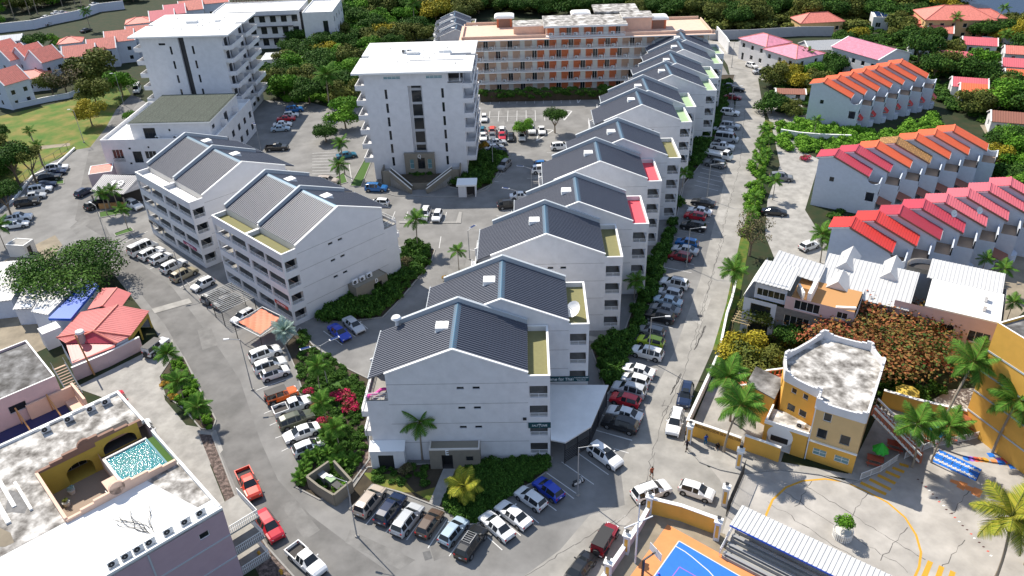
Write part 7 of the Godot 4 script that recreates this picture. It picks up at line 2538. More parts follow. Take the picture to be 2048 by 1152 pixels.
	low_wall("school_wall", "yellow front wall of the ball court below the white cars", "wall_yellow", [V2(12.59, -61.32), V2(15.69, -60.2), V2(19.1, -58.36)], 2.2, .35)
	low_wall("court_wall", "white and pink low wall running beside the ball court", "wall_pink", [V2(12.62, -61.53), V2(11.06, -58.75), V2(9.01, -55.6), V2(5.99, -51.05)], 1.2, .35)
	low_wall("back_wall", "yellow garden wall with white top behind the parasols", "wall_yellow", [V2(44.31, -78.8), V2(47.89, -76.78), V2(52.77, -74.62), V2(57, -75.18)], 2.4, .3)
	for q in [[V2(23.77, -68.02), "yellow and white gate pillar beside the entrance wall"], [V2(19.04, -57.56), "yellow and white pillar at the corner of the ball court"], [V2(20.9, -62.28), "white topped pillar where the steel gate hangs"], [V2(18.78, -72.36), "yellow and white pillar at the lane end of the lettered wall"], [V2(12.4, -61.11), "white pillar with glass lamp at the near court corner"], [V2(9.36, -55.91), "white pillar midway along the pink court wall"], [V2(7.12, -52.52), "white pillar at the lower end of the pink court wall"]]:
		var po := thing("gate_pillar", q[1], "pillar", at2(q[0]), -22)
		var pb := MB.new()
		pb.box("wall_white", Vector3.ZERO, V3(.62, 2.7, .62))
		pb.box("wall_yellow", V3(0, .5, .312), V3(.34, 1.8, .02))
		pb.box("wall_yellow", V3(-.312, .5, 0), V3(.02, 1.8, .34))
		pb.box("trim_white", V3(0, 2.7, 0), V3(.86, .14, .86))
		obj(pb, "shaft", po)
		var lb := MB.new()
		lb.box("lamp_clear", V3(0, 2.84, 0), V3(.3, .4, .3))
		lb.box("metal_dark", V3(0, 3.24, 0), V3(.4, .06, .4))
		obj(lb, "lantern", po)
	var gt := fence("steel_gate", "tall dark steel bar gate standing open across the school entrance", [V2(20.77, -60.69), V2(24.21, -66.96)], 2.3, "metal_dark", 2.2)
	fence("mesh_fence", "white mesh fence curving past the green parasol to the play yard", [V2(37.07, -65.77), V2(39.87, -67.01), V2(42.5, -68.78)], 1.1, "metal_white", 2.0)
	fence("mesh_fence", "white mesh fence on the curb between parasols and painted games", [V2(43.42, -69.08), V2(47.26, -70.9), V2(50.87, -71.7), V2(53.93, -72.51), V2(55.1, -73.37)], 1.1, "metal_white", 2.0)
	# covered stand
	var s := thing("covered_stand", "covered spectator stand with white ribbed roof by the ball court", "stand", V3(19.86, 0, -56.46), -37.0)
	var sr := MB.new()
	ribbed(sr, "sheet_white", V3(0, 3.4, 0), V3(20, 3.4, 0), V3(20, 3.75, -2.9), V3(0, 3.75, -2.9), .45, .1, .06)
	sr.bar("tarp_blue", V3(0, 3.3, .02), V3(20, 3.3, .02), .06, .2)
	obj(sr, "roof", s)
	for i in 4:
		var sb := MB.new()
		sb.box("slab_concrete", V3(10, 0, 1.1 - i * .95), V3(19.6, .4 + .42 * i, .95))
		obj(sb, "tier", s)
		sb = MB.new()
		sb.box("metal_grey", V3(10, .62 + .42 * i, 1.25 - i * .95), V3(19.6, .06, .36))
		obj(sb, "bench", s)
	for i in 6:
		var pb := MB.new()
		pb.tube("metal_white", V3(.1 + i * 3.9, 0, -2.6), V3(.1 + i * 3.9, 3.6, -2.6), .07, .07, 6)
		pb.bar("metal_white", V3(.1 + i * 3.9, 3.5, -2.6), V3(.1 + i * 3.9, 3.25, 0), .08, .12)
		obj(pb, "post", s)
	var br := MB.new()
	rail(br, "metal_white", V3(-.1, .1, 1.5), V3(-.1, 1.6, -2.4), 1.1, .25, 2)
	obj(br, "railing", s)
	# flood light pole and basket
	var fp := thing("court_pole", "tall white court pole with a cross bar", "pole", V2(10.13, -54.57))
	var fb := MB.new()
	fb.tube("metal_white", Vector3.ZERO, V3(0, 8.6, 0), .1, .07, 8)
	fb.bar("metal_white", V3(-1.5, 6.2, .9), V3(1.5, 6.2, -.6), .1, .1)
	obj(fb, "shaft", fp)
	var hp := thing("basketball_hoop", "basketball hoop leaning over the blue court", "basketball hoop", V2(10.59, -52.54), 30)
	fb = MB.new()
	fb.bar("metal_dark", Vector3.ZERO, V3(0, 2.9, 0), .2, .2)
	fb.bar("metal_dark", V3(0, 2.9, 0), V3(1.4, 3.2, 0), .14, .14)
	obj(fb, "arm", hp)
	fb = MB.new()
	fb.box("metal_white", V3(1.45, 2.7, 0), V3(.05, 1.05, 1.8))
	obj(fb, "backboard", hp)
	fb = MB.new()
	for i in 12:
		var t0 := TAU * i / 12
		var t1 := TAU * (i + 1) / 12
		fb.tube("paint_orange", V3(1.75 + cos(t0) * .23, 2.95, sin(t0) * .23), V3(1.75 + cos(t1) * .23, 2.95, sin(t1) * .23), .015, .015, 4, false)
	obj(fb, "ring", hp)
	var ball := MeshInstance3D.new()
	var sm := SphereMesh.new()
	sm.radius = .12; sm.height = .24; sm.radial_segments = 16; sm.rings = 8
	ball.mesh = sm
	ball.material_override = M["paint_purple"]
	ball.position = at2(V2(12.33, -53.12), .14)
	hang(ball, "play_ball")
	tag(ball, "small purple ball on the blue court", "ball")
	# round planter with clipped bush
	var rpn := thing("round_planter", "round clipped bush in a white slatted tub on the yard", "planter", V2(32.3, -57.73))
	for i in 30:
		var t := TAU * i / 30
		var pb := MB.new()
		pb.box("trim_white", V3(cos(t) * .98, 0, sin(t) * .98), V3(.1, 1.0, .05), PI / 2 - t)
		obj(pb, "slat", rpn)
	var tub := MB.new()
	tub.tube("planter", Vector3.ZERO, V3(0, .85, 0), .8, .84, 20)
	for y in [.12, .84]:
		for i in 20:
			var t0 := TAU * i / 20
			var t1 := TAU * (i + 1) / 20
			tub.tube("trim_white", V3(cos(t0) * .98, y, sin(t0) * .98), V3(cos(t1) * .98, y, sin(t1) * .98), .035, .035, 4, false)
	obj(tub, "tub", rpn)
	inst(bush_mesh("bright", 9, 2600, .07, 1.0), "foliage", rpn, Transform3D(Basis().scaled(V3(1.35, 1.4, 1.35)), V3(0, 1.8, 0)))
	# parasols and picnic tables
	for q in [[V2(40.39, -69.14), "cloth_green", false, "bright green closed parasol behind the mesh fence"], [V2(47.46, -79), "cloth_gold", true, "open mustard parasol at the garden wall"], [V2(43.9, -71.73), "cloth_rust", false, "rust red closed parasol right of the green one"], [V2(48.22, -72.08), "cloth_sky", false, "sky blue parasol in the middle of the tables"], [V2(51.41, -73.83), "cloth_rust", true, "faded orange open parasol near the palms"], [V2(57.8, -74.84), "cloth_amber", false, "folded amber parasol near the yellow building"], [V2(53.97, -74.46), "cloth_gold", false, "folded mustard parasol between the palms"]]:
		parasol(q[3], q[0], q[1], q[2])
	for q in [[V2(39.69, -68.43), "red picnic table under the green parasol"], [V2(42.97, -70.88), "red picnic table under the rust parasol"], [V2(44.47, -71.28), "red picnic table next to the first palm"], [V2(47.77, -72.08), "red picnic table under the sky blue parasol"], [V2(50.09, -72.59), "red picnic table left of the folded mustard parasol"], [V2(50.95, -73.17), "red picnic table under the faded orange parasol"], [V2(53.43, -73.34), "red picnic table under the folded mustard parasol"]]:
		picnic_table(q[1], q[0], -25)
	for q in [[V2(56.51, -73.5), "pale picnic table nearest the folded amber parasol"], [V2(55.68, -72.14), "pale picnic table with children sitting round it"]]:
		picnic_table(q[1], q[0], -10, "slat_beige")

# ---------------------------------------------------------------- everything that stands about
func cars() -> void:
	var row := "cars parked along the long row of blocks"
	var a1 := 155.11
	var a2 := 155.03
	var a3 := 144.84
	var a4 := 156.62
	for q in [
		["suv", "black", V2(10.74, -75.17), "black SUV nearest the canopy hall in the shade"],
		["sedan", "pearl", V2(11.5, -77.16), "silver white sedan between the black SUV and the red hatchback"],
		["hatch", "red", V2(11.88, -79.86), "bright red hatchback beside the planted strip"],
		["suv", "silver", V2(12.6, -81.89), "silver crossover right above the red hatchback"],
		["hatch", "white", V2(13.66, -83.93), "white hatchback between the silver crossover and a white sedan"],
		["sedan", "white", V2(14.34, -86.02), "white sedan just clear of the shadow edge"],
		["suv", "pearl", V2(16.06, -89.99), "pale silver SUV next to the lime green car"],
		["hatch", "lime", V2(16.97, -92.78), "lime green hatchback parked in the shade"],
		["hatch", "grey", V2(17.41, -95.28), "grey hatchback just above the lime green car"],
		["suv", "black", V2(19.15, -99.08), "dark SUV under the lamp with empty bay below it"],
		["sedan", "grey", V2(20.3, -101.11), "dark grey sedan next to the dark SUV"],
		["sedan", "paleblue", V2(21.04, -103.46), "pale blue sedan above the dark grey sedan"],
		["hatch", "silver", V2(21.69, -105.74), "silver hatchback below the big white four-wheel drive"]]:
		car(q[0], q[1], q[2], a1, q[3], row)
	for q in [
		["suv", "pearl", V2(22.93, -108.54), "white four-wheel drive with roof rails below a row of empty bays", "rack"],
		["hatch", "maroon", V2(25.32, -117.33), "dark red hatchback below the silver sedan", ""],
		["sedan", "silver", V2(26.56, -119.61), "silver sedan between the dark red and the blue car", ""],
		["hatch", "azure", V2(27.33, -122.16), "bright blue hatchback beside two empty bays", ""],
		["suv", "black", V2(29.54, -128.28), "long black SUV in deep shade below the crimson hatchback", ""],
		["hatch", "red", V2(30.65, -132.46), "crimson hatchback tucked beside a white car", ""],
		["sedan", "white", V2(31.9, -134.51), "white sedan half in the sun above the crimson hatchback", ""],
		["sedan", "black", V2(33.28, -138.26), "black sedan at the near end of the long empty bays", ""]]:
		car(q[0], q[1], q[2], a2, q[3], row, .0, q[4])
	car("suv", "grey", V2(39.38, -156.83), a3, "grey SUV next to the flatbed truck", row)
	flatbed("white", V2(41.11, -161.24), a3 + 180, "white flatbed truck parked in the row")
	for q in [
		["pickup", "pearl", V2(43.01, -166.38), "white pickup parked just beyond the flatbed truck", 180.0],
		["van", "silver", V2(44.99, -171.1), "silver white delivery van behind the pickup", 180.0],
		["suv", "silver", V2(47.52, -179.21), "silver SUV beyond the delivery van", 180.0],
		["sedan", "silver", V2(45.4, -176.84), "low silver sedan squeezed before the delivery van", 180.0],
		["suv", "white", V2(49.59, -188.49), "white SUV alone among empty bays at the far row", 180.0],
		["sedan", "maroon", V2(52.89, -200.43), "dark red sedan near the far lamp", 180.0],
		["sedan", "black", V2(55.18, -206.94), "black sedan beyond the dark red sedan", 180.0],
		["sedan", "navy", V2(54.04, -209.21), "navy car against the far shrubs", 180.0]]:
		car(q[0], q[1], q[2], a4 + q[4], q[3], row)
	car("hatch", "white", V2(64.61, -227.85), -60, "white hatchback outside the pink hip roofed house")
	car("sedan", "silver", V2(65.63, -222.06), 8, "grey sedan outside the pink hip roofed house")
	car("suv", "navy", V2(19.78, -80.56), -108.03, "dark blue SUV driving down the lane by the palms", "", .0, "sun")
	car("suv", "white", V2(17.59, -75.37), -108.95, "white people carrier facing down the lane by the school wall")
	# front car park
	for q in [
		["suv", "white", V2(8.38, -69.64), -48.73, "white SUV with sunroof pulling out beside the canopy hall", "sun"],
		["hatch", "blue", V2(1.49, -64.43), 133.61, "royal blue hatchback against the clipped shrubs", ""],
		["hatch", "pearl", V2(-.51, -63.05), 136.86, "white hatchback left of the royal blue car", ""],
		["sedan", "white", V2(-2.44, -60.71), 135.5, "white sedan with black rear window, third from the shrubs", ""],
		["sedan", "pearl", V2(-4.22, -59.15), 131.85, "white saloon beside the black four-wheel drive", ""],
		["suv", "beige", V2(-18.59, -62.96), 65.02, "beige estate with red tail lights by the corner post", ""],
		["suv", "navy", V2(-16.09, -61.72), 65.85, "navy SUV with roof rails by the front garden", ""],
		["suv", "silver", V2(-14.01, -60.17), 63.44, "silver SUV beside the navy one", ""],
		["hatch", "brown", V2(-11.51, -59.66), 65.27, "small brown box car in the front row", ""],
		["hatch", "paleblue", V2(-8.84, -58.53), 59.31, "pale blue hatchback in the front row", ""],
		["suv", "black", V2(-6.86, -56.9), 63.21, "black four-wheel drive with rack and rear spare wheel", "rack"],
		["suv", "white", V2(13.04, -63.86), 23.39, "white crossover at the yellow court wall, tail to the pillar", ""],
		["hatch", "white", V2(18.14, -63.87), -27.11, "white compact crossover with black roof pillars by the steel gate", ""],
		["jeep", "maroon", V2(7.25, -57.04), 60.39, "red off-road car with grey soft top by the court wall", ""],
		["sedan", "black", V2(4.41, -53.5), 56, "glossy black car at the bottom edge of the lane", ""]]:
		car(q[0], q[1], q[2], q[3], q[4], "", .0, q[5])
	# street side
	for q in [
		["pickup", "coral", V2(-33.18, -65.82), V2(-35.47, -69.52), V2(-31.78, -63.86), "red pickup with grey bed cover driving down the street"],
		["suv", "red", V2(-29.02, -59.44), V2(-31.34, -62.72), V2(-27.46, -57.92), "glossy red SUV following the red pickup"],
		["pickup", "white", V2(-23.89, -54.84), V2(-26.7, -57.71), V2(-21.71, -53.33), "white double cab pickup with open bed at the bottom"]]:
		var d: Vector2 = q[4] - q[3]
		car(q[0], q[1], q[2], rad_to_deg(atan2(-d.y, d.x)), q[5])
	var g3 := "cars nosed in to the flowering garden"
	for q in [
		["suv", "white", V2(-38.44, -91.38), "white SUV beside the silver fan palm", 4.0, ""],
		["suv", "pearl", V2(-36.93, -88.53), "silver white SUV with roof box, second from the silver fan palm", .0, "sun"],
		["hatch", "white", V2(-35.75, -86.78), "white small car with black roof in the garden row", .0, "black"],
		["jeep", "orange", V2(-33.45, -81.72), "orange off-road car with black roof", .0, ""],
		["pickup", "white", V2(-31.44, -79.62), "white pickup between the orange car and the olive SUV", .0, ""],
		["suv", "olive", V2(-30.36, -76.89), "olive SUV with pale roof in the garden row", .0, ""],
		["sedan", "white", V2(-29.08, -74.51), "white saloon reversed in next to the olive SUV", 180.0, ""],
		["hatch", "white", V2(-27.58, -71.84), "white hatchback at the lower end of the garden row", .0, ""]]:
		car(q[0], q[1], q[2], 30.78 + q[4], q[3], g3, .0, q[5])
	var a5 := 54.7
	for q in [
		["van", "white", V2(-69.59, -123.81), "white passenger minibus at the top of the street row", .0],
		["suv", "white", V2(-67.31, -122.09), "white SUV squeezed beside the minibus", .0],
		["hatch", "white", V2(-65.02, -120.37), "white hatchback third in the street row", .0],
		["suv", "pearl", V2(-61.59, -117.42), "pale grey SUV fourth in the street row", .0],
		["suv", "gold", V2(-58.71, -114.47), "gold estate car with pale roof in the street row", .0],
		["hatch", "white", V2(-54.36, -111.1), "white hatchback at the bare car port frame", 180.0],
		["suv", "grey", V2(-50.98, -107.32), "dark SUV under the bare car port frame, upper one", .0],
		["sedan", "grey", V2(-48.76, -105.9), "grey car half under the bare car port frame", .0],
		["hatch", "white", V2(-44.58, -101.16), "white hatchback between the car port frame and the orange canopy", 180.0]]:
		car(q[0], q[1], q[2], a5 + q[4], q[3], "cars parked in front of the street blocks")
	car("sedan", "blue", V2(-28.71, -96.42), -49.34, "bright blue saloon with sun shade by the inner garden")
	car("sedan", "silver", V2(-26.91, -98.34), -51.09, "silver saloon beside the bright blue one")
	# the upper left car park
	var a6 := 17.5
	for q in [
		["pickup", "white", V2(-100.11, -137.66), "white pickup at the lower left corner lot", .0],
		["sedan", "white", V2(-98.95, -134.85), "white sedan lowest in the left lot", .0],
		["suv", "black", V2(-102.15, -144.86), "black SUV in the left lot", .0],
		["sedan", "silver", V2(-102.43, -147.96), "silver sedan behind the black SUV in the left lot", .0],
		["suv", "white", V2(-102.74, -151.11), "white SUV between the silver and navy cars of the left lot", .0],
		["sedan", "navy", V2(-103.17, -153.65), "navy sedan in the left lot by the grass island", .0],
		["suv", "black", V2(-104.01, -157.42), "black SUV under the small palm in the left lot", .0],
		["sedan", "navy", V2(-104.33, -160.39), "dark blue sedan near the upper end of the left lot", .0],
		["suv", "white", V2(-105.09, -162.78), "white SUV at the upper end of the left lot", .0]]:
		car(q[0], q[1], q[2], a6 + q[4], q[3], "cars in the left lot under the field")
	car("suv", "white", V2(-79.24, -142.56), -37.18, "white SUV by the slate eatery")
	car("suv", "black", V2(-87.24, -143.24), 60, "black SUV behind the street palms at the eatery")
	car("hatch", "navy", V2(-92.71, -149.43), 70, "dark blue car beside the eatery hedge")
	car("van", "white", V2(-111.02, -219.69), -74.43, "white delivery van on the road left of the tower")
	# lot between the towers
	for q in [
		["suv", "azure", V2(-60.84, -198.88), 18.0, "bright blue SUV at the top of the lot between the towers"],
		["hatch", "white", V2(-60.65, -194.8), 10.0, "white car behind the red one between the towers"],
		["sedan", "red", V2(-61.16, -192.02), 8.0, "red sedan in the shade of the strip tower"],
		["sedan", "white", V2(-61.04, -187.91), 8.0, "white sedan below the red one between the towers"],
		["sedan", "paleblue", V2(-60.76, -184.79), 8.0, "pale blue sedan lowest in the tower shade"],
		["hatch", "pearl", V2(-49.16, -190.9), 80.0, "white car half hidden by the round tree between the towers"],
		["pickup", "black", V2(-58.27, -172.1), 4.0, "black pickup beside the white carport wall"],
		["sedan", "teal", V2(-41.03, -166.52), 20.0, "dark teal car behind the twin palms"],
		["suv", "beige", V2(-42.27, -152.33), -8.0, "beige estate beside the white planter wall"],
		["suv", "azure", V2(-31.34, -148.19), -6.0, "blue SUV at the foot of the Q tower steps"],
		["hatch", "white", V2(-29.68, -141.2), 175.0, "white hatchback behind the slate roof edge"],
		["suv", "white", V2(-20.05, -135.54), -95.0, "white SUV in the kerbed bays facing the row"],
		["hatch", "white", V2(-17.6, -134.71), -95.0, "white hatchback in the kerbed bays beside the white SUV"],
		["suv", "grey", V2(-5.36, -158.48), -112.0, "steel blue car leaving the hotel car park"],
		["suv", "black", V2(-4.01, -138.99), 10.0, "black SUV at the garden side of the red terrace block"],
		["sedan", "pearl", V2(-1.72, -142.98), 5.0, "silver white sedan at the garden side of the red terrace block"],
		["hatch", "azure", V2(2.91, -158.59), 5.0, "sky blue car peeping out behind a slate roof"],
		["suv", "white", V2(2.71, -155.65), 5.0, "white SUV beside the sky blue car"],
		["suv", "white", V2(7.21, -168.57), 4.0, "white SUV by the young tree at the big lot"]]:
		car(q[0], q[1], q[2], q[3], q[4])
	# the big lot
	var y := 91.0
	for q in [
		["hatch", "white", V2(-10.92, -188.77), "white car standing alone at the left of the big lot", -88.0],
		["hatch", "teal", V2(-11.09, -180.61), "teal car in the upper line of the big lot", y],
		["hatch", "coral", V2(-8.64, -180.45), "orange red car in the upper line of the big lot", y],
		["hatch", "white", V2(-6.3, -180.29), "white car beside the orange red one in the big lot", y],
		["sedan", "white", V2(-10.6, -176.02), "white car at the left of the lower line in the big lot", -88.0],
		["sedan", "grey", V2(-8.5, -176.29), "grey car in the lower line of the big lot", -88.0],
		["sedan", "red", V2(-6.21, -176.14), "red car in the lower line of the big lot", -88.0],
		["sedan", "black", V2(-4.16, -175.6), "black car in the lower line of the big lot", -88.0],
		["suv", "black", V2(-1.59, -179.29), "black car in the upper line by the painted triangles", y],
		["hatch", "white", V2(-1.59, -175.27), "white car parked nose to tail with the black one", -88.0],
		["suv", "white", V2(.79, -179.8), "tall white car in the upper line by the painted triangles", -88.0],
		["sedan", "white", V2(3.15, -179.41), "white sedan inside the lowest painted triangle", -88.0],
		["sedan", "silver", V2(-7.36, -172.22), "silver sedan above the green bush of the tower", 12.0],
		["sedan", "white", V2(-7.84, -169), "white sedan lower beside the green bush of the tower", 12.0],
		["sedan", "navy", V2(-7.23, -167.45), "dark sedan lowest beside the green bush of the tower", 12.0],
		["sedan", "red", V2(25, -212.46), "red car at the far corner of the big lot", 8.0],
		["sedan", "silver", V2(25.63, -215.23), "silver car behind the red one at the far corner", 8.0]]:
		car(q[0], q[1], q[2], q[4], q[3])
	# right hand yards and the far left
	for q in [
		["sedan", "black", V2(45.61, -133.64), -12.0, "black sedan on the concrete yard by the middle terrace"],
		["suv", "grey", V2(51.16, -149.06), -12.0, "grey SUV on the concrete yard by the palms"],
		["hatch", "white", V2(47.97, -120.25), 30.0, "white car hidden by the big fan palm"],
		["suv", "navy", V2(65.13, -197.17), -92.0, "dark van beside the red roofed garage"],
		["suv", "white", V2(67.59, -197.38), -92.0, "white SUV beside the red roofed garage"],
		["jeep", "pearl", V2(-54.96, -93.28), 69.61, "white off-road car with black roof by the yard wall"],
		["sedan", "red", V2(-54.94, -80.97), -55.0, "red car behind the pink house parapet"],
		["sedan", "white", V2(-48.89, -75.06), -55.0, "white car behind the pool corner"],
		["sedan", "red", V2(-172.98, -270.6), 5.0, "red car on the drive at far left"]]:
		car(q[0], q[1], q[2], q[3], q[4])
	var far := [["white", V2(-185.47, -309.54)], ["silver", V2(-181.45, -306.67)], ["white", V2(-188.15, -325.09)], ["red", V2(-181.8, -321.7)], ["silver", V2(-185.56, -324.78)], ["white", V2(-179.55, -339.65)], ["silver", V2(-175.94, -337.29)], ["red", V2(-172.59, -335)], ["white", V2(-177.1, -330.02)], ["silver", V2(-173.6, -328.69)], ["white", V2(-184.77, -316.91)], ["silver", V2(-181.79, -315.72)], ["black", V2(-160.96, -293.61)], ["white", V2(-188.16, -317.31)], ["white", V2(-169.28, -332.73)]]
	for q in far:
		car("sedan", q[0], q[1], 70, "distant %s car in the far car park under the top left palms" % q[0], "cars in the far car park at the top left")

func lamps() -> void:
	var g := "street lamps along the lane"
	pole_lamp("tall corner lamp post on the street with long arm", V2(-19.32, -58.42), 8.2, V2(-1.6, -.5))
	pole_lamp("lamp post in the front car park by the royal blue car", V2(4.81, -64.02), 7.2, V2(1.6, 0))
	pole_lamp("lamp post beside the lime green hatchback", V2(16.15, -89.03), 7.2, V2(1.9, .1), g)
	pole_lamp("lamp post beside the bright blue hatchback", V2(25.98, -114.75), 7.2, V2(1.9, .1), g)
	pole_lamp("lamp post at the long empty bays of the lane", V2(34.59, -140.92), 7.2, V2(1.9, .1), g)
	pole_lamp("lamp post by the lone white SUV", V2(49.48, -187.77), 7.2, V2(1.6, .1), g)
	pole_lamp("farthest lamp post near the lane gate", V2(58.98, -228.53), 7.2, V2(1.2, .1), g)
	pole_lamp("lamp post on the street kerb by the garden row of cars", V2(-38.16, -83.84), 8.4, V2(-1.4, .2))
	pole_lamp("lamp post on the street by the gold estate car", V2(-57.39, -110.69), 7.2, V2(-1.6, .4))
	pole_lamp("lamp post at the street corner near the dark spreading tree", V2(-78.23, -128.17), 7.4, V2(-1.0, -.6))
	pole_lamp("thin leaning post beside the field road", V2(-107.45, -179.94), 8.0, V2(-.8, 0))
	pole_lamp("pole at the road left of the strip tower", V2(-109.81, -207.9), 8.5, V2(-.6, .2))
	pole_lamp("solar lamp with two panels in the flowering garden", V2(-28.07, -84.67), 6.6, V2(1.2, -.9), "", true, V2(-1.2, .6))
	pole_lamp("solar lamp on the garden side of the front block", V2(-19.78, -70.5), 4.6, V2(.5, -.4), "", true)
	pole_lamp("solar lamp by the young palm in the middle car park", V2(-10.55, -118.74), 5.6, V2(.4, -.5), "", true)
	pole_lamp("solar lamp beside the nearer red terrace block", V2(.38, -145.69), 5.2, V2(-1.6, -.6), "", true)
	pole_lamp("solar lamp behind the nearer red terrace block", V2(-2.29, -135.2), 5.2, V2(-1.6, -.6), "", true)
	pole_lamp("white solar post at the carport between the towers", V2(-61.96, -171.71), 6.0, V2(-.3, -.4), "", true)
	pole_lamp("left lamp post before the hotel hedge", V2(-6.13, -218.65), 6.5, V2(0, .5), "hedge lamps")
	pole_lamp("middle lamp post before the hotel hedge", V2(6.5, -218.53), 6.5, V2(0, .5), "hedge lamps")
	pole_lamp("right lamp post before the hotel hedge", V2(19.07, -217.03), 6.5, V2(0, .5), "hedge lamps")
	pole_lamp("lamp post beside the hedge of the Q tower", V2(-7.8, -158.94), 6.5, V2(.3, .3))
	var p := thing("leaning_pole", "brown leaning utility pole by the pink yard wall", "pole", V2(-61.79, -87.78))
	var b := MB.new()
	b.tube("wood", Vector3.ZERO, V3(-1.0, 6.4, -.6), .13, .1, 8)
	obj(b, "shaft", p)
	var d := thing("satellite_dish", "big white satellite dish on the olive terrace of the second block", "satellite dish", V3(5.3, 11.75, -83.0))
	dish(d, 1.1, V3(-.7, .8, .5))
	d = thing("roof_fan", "white mushroom roof fan on the left eave of the front block", "roof fan", V3(-16.4, 13.3, -79.3))
	b = MB.new()
	b.tube("metal_white", Vector3.ZERO, V3(0, 1.0, 0), .22, .2, 10)
	b.tube("metal_white", V3(0, 1.0, 0), V3(0, 1.25, 0), .65, .5, 14)
	obj(b, "hood", d)
	d = thing("beach_toy", "pink inflatable on the upper garden terrace of the front block", "inflatable", V3(-18.0, 9.5, -70.8), 40)
	b = MB.new()
	for i in 8:
		b.tube("cloth_pink", V3(-1.2 + i * .3, .25 + .12 * sin(i * 1.3), 0), V3(-.9 + i * .3, .25 + .12 * sin((i + 1) * 1.3), 0), .2, .2, 8)
	obj(b, "tube", d)
	for q in [[V2(-29.21, -55.99), "yellow hydrant on the brick pavement by the glossy red SUV"], [V2(-26.27, -53.65), "yellow hydrant on the brick pavement near the white pickup"]]:
		var h := thing("hydrant", q[1], "hydrant", at2(q[0]))
		b = MB.new()
		b.tube("paint_yellow", Vector3.ZERO, V3(0, .6, 0), .14, .13, 8)
		b.tube("paint_yellow", V3(0, .6, 0), V3(0, .75, 0), .17, .05, 8)
		b.tube("paint_yellow", V3(-.22, .42, 0), V3(.22, .42, 0), .07, .07, 6)
		obj(b, "body", h)
	for q in [[V2(4.97, -65.64), "white motor scooter parked in the shaded empty bay"]]:
		var h := thing("motor_scooter", q[1], "scooter", at2(q[0]), 30)
		b = MB.new()
		for x in [-.6, .6]:
			b.tube("tyre", V3(x, .26, -.06), V3(x, .26, .06), .26, .26, 14)
		obj(b, "wheel", h)
		b = MB.new()
		b.bar("metal_white", V3(-.6, .45, 0), V3(.3, .4, 0), .3, .3)
		b.bar("metal_white", V3(.55, .3, 0), V3(.45, 1.0, 0), .3, .12)
		obj(b, "body", h)
		b = MB.new()
		b.box("dark", V3(-.3, .62, 0), V3(.75, .14, .3))
		obj(b, "saddle", h)
		b = MB.new()
		b.bar("dark", V3(.45, 1.02, -.32), V3(.45, 1.02, .32), .05, .05)
		obj(b, "handlebar", h)
	var sk := Color(.14, .07, .04)
	var sk2 := Color(.42, .24, .16)
	people_at("woman in dark shorts and rust top walking behind the white crossover", V2(13.47, -66.58), 15, "walk", sk2, Color(.25, .06, .03), Color(.02, .02, .03))
	people_at("person in dark clothes walking on the corner pavement", V2(18.28, -70.97), -50, "walk", sk, Color(.03, .02, .03), Color(.03, .02, .03))
	people_at("person in blue standing against the lettered yellow wall", V2(20.69, -71.86), 20, "stand", sk, Color(.02, .06, .25), Color(.01, .13, .24))
	people_at("person in black crouching by the lettered yellow wall", V2(21.98, -71.29), 0, "crouch", sk, Color(.015, .015, .015), Color(.02, .02, .02))
	people_at("child in a green shirt at the pale picnic table", V2(54.5, -71.41), 100, "sit", sk, Color(.02, .5, .05), Color(.03, .03, .08))
	people_at("child in a white shirt and red trousers at the pale picnic table", V2(55.59, -70.95), 200, "sit", sk, Color(.8, .8, .8), Color(.4, .02, .02))
	people_at("child in white standing near the right edge of the play yard", V2(58.08, -71.77), 60, "stand", sk, Color(.8, .8, .8), Color(.02, .03, .1))

